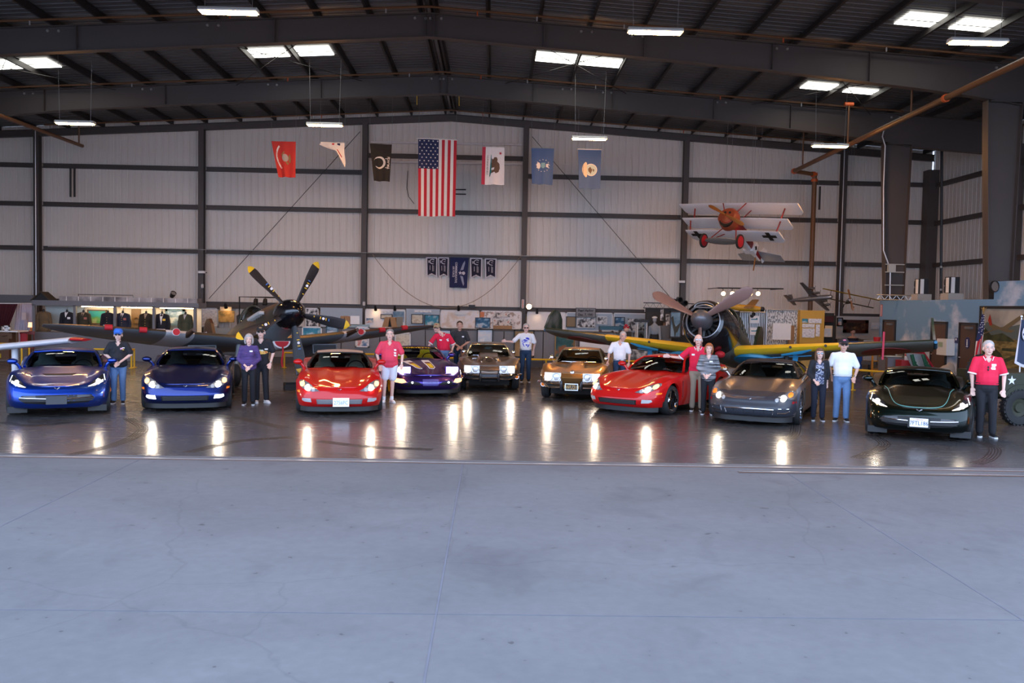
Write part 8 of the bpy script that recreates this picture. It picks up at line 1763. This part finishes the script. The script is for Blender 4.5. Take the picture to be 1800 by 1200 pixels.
pp([(0,.47), (1,.45), (1,1), (0,1)], GR3, 'field', .002)
pp([(.0,.5), (.0,.36), (.05,.32), (.10,.42), (.2,.38), (.28,.46), (.30,.5)], GR2, 'trees', .004); pp([(.33,.52), (.36,.30), (.42,.24), (.50,.30), (.54,.52)], GR2, 'dark_tree', .005); pp([(.0,.50), (.08,.52), (.20,.70), (.26,.98), (.0,.98)], GR2, 'near_bushes', .006); pp([(.2,.60), (1,.58), (1,.66), (.2,.64)], GR2, 'hedge', .005)
OLP = M('paint_olive', (.16,.12,.06), .8)
pp([(.0,.44), (.13,.34), (.17,.33), (.22,.36), (.27,.37), (.30,.33), (.20,.31), (.10,.24), (.08,.28), (.12,.33), (.0,.42)], OLP, 'painted_fuselage', .008); pp([(.17,.33), (.34,.11), (.37,.09), (.37,.13), (.22,.35)], OLP, 'painted_wing', .009); pp([(.07,.20), (.085,.10), (.10,.20), (.11,.27), (.085,.27)], M('paint_red2', (.32,.02,.01), .7), 'painted_nose', .010)
pp([(.20,.78), (.34,.66), (.40,.60), (.41,.62), (.35,.70), (.22,.82)], GR2, 'painted_branch', .008)
# flag on a pole
c = atx(1723, 690, 14.15); zp = atx(1723, 540, 14.15).z; t = thing('flag_on_pole', 'stars and stripes furled on a pole with a gold eagle by the painting', 'flag', (14.15, c.y, 0))
b = B(); b.tube([(0,0,.02), (0,0,zp-.12)], .016, 8); b.out('pole', GOLDF, t); b = B(); b.lathe([(.20,0), (.18,.05), (.04,.08), (.001,.08)]); b.out('base', GOLDF, t)
b = B(); b.sph((0,0,zp-.10), .035); b.sph((0,0,zp-.04), (.03,.03,.05)); b.prism([(-.09,-.005,zp), (0,-.005,zp-.06), (.09,-.005,zp), (.02,-.005,zp-.10), (-.02,-.005,zp-.10)], (0,.012,0)); b.out('gold_eagle', M('eagle_gold', (.42,.24,.07), .4, .5), t, smooth=False)
b = B()
def fl(u, v): return Vector((-.02-.20*u*(.15+.85*v)+.03*math.sin(9*u+4*v), -.03-.05*math.sin(11*u)*(.4+.6*v), zp-.2-1.15*v-.12*u*v))
NU, NV = 14, 26
for j in range(NV+1):
    for i in range(NU+1): b.v.append(fl(i/NU, j/NV))
for j in range(NV):
    for i in range(NU):
        a_ = j*(NU+1)+i; u, v = (i+.5)/NU, (j+.5)/NV; b.f.append([a_, a_+1, a_+NU+2, a_+NU+1]); b.m.append(2 if v < .5+.12*u else (0 if int(u*7) % 2 else 1))
b.out('cloth', [FR, FW, FB], t); b = B()
for i in range(9):
    for j in range(6):
        if (i+j) % 2 == 0: p = fl(.08+.84*j/5, .03+.055*i)+Vector((0,-.014,0)); b.prism(star(p, .020, (1,0,0), (0,0,1)), (0,-.003,0))
b.out('star_print', FW, t, smooth=False)
# flag on the jeep
c = at(1798, 560, 18.35); t = thing('memorial_flag', 'dark blue memorial flag with a white edge on the jeep at the right edge', 'flag', (c.x, 18.35, 0)); zp = c.z; NB = M('flag_slate', (.030,.042,.085), .8)
b = B(); b.tube([(-.02,0,.9), (-.03,0,zp+.02)], .014, 6); b.sph((-.03,0,zp+.05), .025); b.out('pole', PAPER, t)
def f3(u, v): return Vector((-.02+.55*(u-.25)*(.25+.75*v)-.02*math.sin(8*u), -.02-.03*math.sin(10*u), zp-.02-v*1.05+.25*abs(u-.4)*v))
b = B(); NU, NV = 12, 16
for j in range(NV+1):
    for i in range(NU+1): b.v.append(f3(i/NU, j/NV))
for j in range(NV):
    for i in range(NU): a_ = j*(NU+1)+i; b.f.append([a_, a_+1, a_+NU+2, a_+NU+1]); b.m.append(1 if i == 0 or i == NU-1 or j >= NV-1 else 0)
b.out('cloth', [NB, BW], t)
b = B(); b.prism([f3(.45+.28*math.cos(a), .30+.13*math.sin(a))+Vector((0,-.05,0)) for a in [2*PI*k/20 for k in range(20)]], (0,.006,0)); b.out('disc', BW, t, smooth=False); b = B(); b.prism([f3(.45+.20*math.cos(a), .31+.09*math.sin(a))+Vector((0,-.056,0)) for a in [2*PI*k/16 for k in range(16)]], (0,.004,0)); b.out('profile', NB, t, smooth=False)
# yellow railings
def railing(lab, posts, hz=.92, mid=None, r=.032):
    t = thing('yellow_railing', lab, 'railing', (0,0,0), group='yellow pipe railings'); P = [Vector(p) for p in posts]
    b = B(); b.tube([p+Vector((0,0,hz)) for p in P], r, 8); b.out('top_rail', YELRAIL, t)
    for p in P: b = B(); b.tube([p, p+Vector((0,0,hz))], r, 8); b.cyl(p, p+Vector((0,0,.02)), .09, n=10); b.out('post', YELRAIL, t)
    if mid: b = B(); b.tube([p+Vector((0,0,mid)) for p in P], r, 8); b.out('mid_rail', YELRAIL, t)
def G2(x, y, Y): p = at(x, y, Y); return Vector((p.x, Y, 0)), p.z
def rail2(lab, pts, mid=None):
    q = [G2(*p) for p in pts]; railing(lab, [p for p, z in q], sum(z for p, z in q)/len(q), mid)
rail2('yellow railing in front of the writing desk at the far left', [(-40,604,29.6), (38,603.5,29.6), (51,604,29.9)])
rail2('yellow railing behind the person in the blue cap', [(165,613,29.0), (231,614.5,29.0), (236,614.5,29.3)])
rail2('yellow railing in front of the partition behind the red convertible', [(500,619,30.4), (556,621,30.4), (660,623,30.4)])
rail2('yellow railing in front of the partition beside the person in the printed t-shirt', [(745,628,30.0), (960,632,30.0), (1000,633,30.0)], None)
rail2('yellow railing behind the person in the white polo', [(1085,634,29.0), (1135,635.5,29.0)])
rail2('yellow railing between the red and grey coupes', [(1240,646.5,26.6), (1272,647,26.6), (1278,647,27.0)])
rail2('long yellow railing in front of the blue wall', [(1402,644,26.0), (1500,649,25.4), (1565,653.5,24.6), (1590,655,25.2)])
pr = gr(1764, 718); railing('yellow railing with a middle bar beside the jeep', [(11.95, 21.4, 0), (12.72, 21.3, 0), (13.7, 21.6, 0)], .92, .52)
block('yellow_board', 'yellow board on the floor behind the grey coupe', 'board', 1408, 632, 1452, 658, 26.8, .06, M('board_ochre', (.45,.27,.06), .6)); block('whiteboard', 'white panel standing behind the red coupe', 'panel', 1258, 647, 1294, 662, 27.6, .05, PAPER)
# glass counter, easel, sack
c = at(1569, 655, 27.2); t = thing('glass_counter', 'glass topped display counter in front of the blue wall', 'display case', (c.x, 27.2, 0)); zt = at(1569,628,27.2).z; z2 = at(1569,614,27.2).z
b = B(); b.box((0,.1,zt/2), (.62,.5,zt)); b.out('base', M('counter_grey', (.16,.17,.20), .6), t, smooth=False); b = B(); b.box((-.29,-.17,zt/2), (.06,.04,zt)); b.out('wood_edge', WOODF, t, smooth=False); b = B(); b.box((0,.1,(zt+z2)/2), (.60,.48,z2-zt)); b.out('glass', glass('case_glass'), t, smooth=False); b = B(); b.box((0,.08,zt+.03), (.5,.3,.03)); b.out('papers', PAPER, t, smooth=False)
c = at(1594, 640, 26.6); t = thing('glass_jar', 'glass jar with a red lid on the red table beside the easel', 'jar'); b = B(); b.lathe([(.07,0), (.08,.02), (.08,.16), (.05,.20), (.001,.20)], (c.x, 26.6, at(1594,636,26.6).z)); b.out('jar', M('jar_glass', (.55,.58,.60), .1), t); b = B(); b.cyl((c.x, 26.6, at(1594,636,26.6).z+.20), (c.x, 26.6, at(1594,636,26.6).z+.24), .07, n=14); b.out('lid', PRED, t)
block('red_table', 'small red table under the glass jar', 'table', 1585, 633, 1600, 668, 26.5, .4, M('table_red', (.32,.015,.02), .5), 'top')
t = thing('display_easel', 'red and green slanted display board in front of the brown doors', 'display board', at(1622, 660, 26.2)*1); t.location.z = 0; t.location.y = 26.2; X0 = t.location.x
def ez(x, y): p = at(x, y, 26.2); return Vector((p.x-X0, 0, p.z))
q = [ez(1596,618), ez(1625,620), ez(1647,648), ez(1612,648)]; b = B(); b.prism([p+Vector((0,.30*(1-(p.z-.7)),0)) for p in q], (0,.03,0)); b.out('panel', M('easel_grey', (.42,.46,.46), .6), t, smooth=False)
b = B(); b.tube([q[0]+Vector((0,.05,0)), q[1]+Vector((0,.05,0)), q[2]+Vector((0,.2,0))], .035, 6); b.out('red_edge', M('easel_red', (.40,.015,.03), .5), t)
for x in (1602, 1622):
    a_, c_ = ez(x, 623), ez(x+14, 648); b = B(); b.tube([a_+Vector((0,-.02,0)), a_.lerp(c_, .5)+Vector((-.05,-.04,-.08)), c_], .055, 6); b.tube([a_.lerp(c_, .5), Vector((a_.x+.1,.25,0))], .04, 6); b.out('green_bracket', M('easel_green', (.01,.10,.05), .5), t)
c = at(1664, 648, 25.6); t = thing('cloth_sack', 'pale cloth sack behind the dark green coupe', 'sack', (c.x, 25.6, 0)); b = B(); b.sph((0,0,.50), (.28,.22,.30)); b.sph((.1,0,.66), (.15,.13,.22)); b.sph((0,0,.2), (.3,.24,.25)); remesh(b, 'sack', M('sack_beige', (.33,.28,.23), .9), t, .025, 3, [((0,0,.01), Vector((0,0,-1)))])
# things on top of the blue room
for lab, px, py in (('speaker with a white side on top of the blue room, left one', 1619, 525), ('speaker with a white side on top of the blue room, right one', 1673, 521)):
    c = atx(px, py, 15.3); t = thing('stage_speaker', lab, 'speaker', (15.3, c.y, zt_)); b = B(); b.box((0,0,.12), (.5,.5,.22)); b.out('base', M('base_grey', (.42,.40,.36), .6), t, smooth=False); b = B(); b.box((.0,0,.50), (.34,.3,.55)); b.out('cabinet', BLKF, t, smooth=False); b = B(); b.box((-.17,-.02,.50), (.02,.18,.5)); b.box((-.06,-.16,.5), (.12,.02,.52)); b.out('white_side', PAPER, t, smooth=False)
    for z in (.36,.6): b = B(); b.lathe([(.001,0), (.10,.0), (.11,.05), (.001,.05)], (-.12,.16,z), (-1,.3,0), 14); b.out('cone', BLKF, t)
c = atx(1752, 506, 15.6); spot('black floodlight on the upper blue block', 1752, 503, 24.8, aim=(-1,-.2,-.1), r=.17, up_=-.2)
truss('silver lattice truss at the corner of the blue room', at(1541,526,31.0)+Vector((0,0,.0)), at(1611,528,30.4), .17, 10)
rod('truss_post', [at(1611,529,30.6), (15.5,30.6,zt_+.05)], .03, DARK, 'short dark arm holding the silver truss on the blue room', 'arm')
# tyre marks on the sealed floor
TM = M('tyre_mark', (.012,.012,.013), .5); b = B()
def arc(pts, n=4, sp=.05):
    for k in range(n):
        P = spline([gr(x, y) for x, y in pts], 26); q = []
        for i, p in enumerate(P):
            d = (P[min(i+1, 25)]-P[max(i-1, 0)]).normalized(); s_ = Vector((-d.y, d.x, 0)); o_ = (k-(n-1)/2)*sp; q += [p+s_*(o_-.011)+Vector((0,0,.0012)), p+s_*(o_+.011)+Vector((0,0,.0012))]
        b.add(q, [(2*i, 2*i+1, 2*i+3, 2*i+2) for i in range(25)])
for pts in ([(225,735), (250,750), (240,765), (190,785), (120,800)], [(0,742), (60,748), (120,742)], [(320,722), (420,735), (500,752)], [(1530,764), (1555,780), (1530,795), (1505,805)], [(1720,775), (1748,788), (1740,805), (1715,815)], [(1400,745), (1395,765), (1375,775)], [(560,775), (650,785), (760,790)], [(330,795), (420,775), (520,768)]): arc(pts, 5, .045)
b.out('trim_tyre_marks', TM, smooth=False, kind='structure')
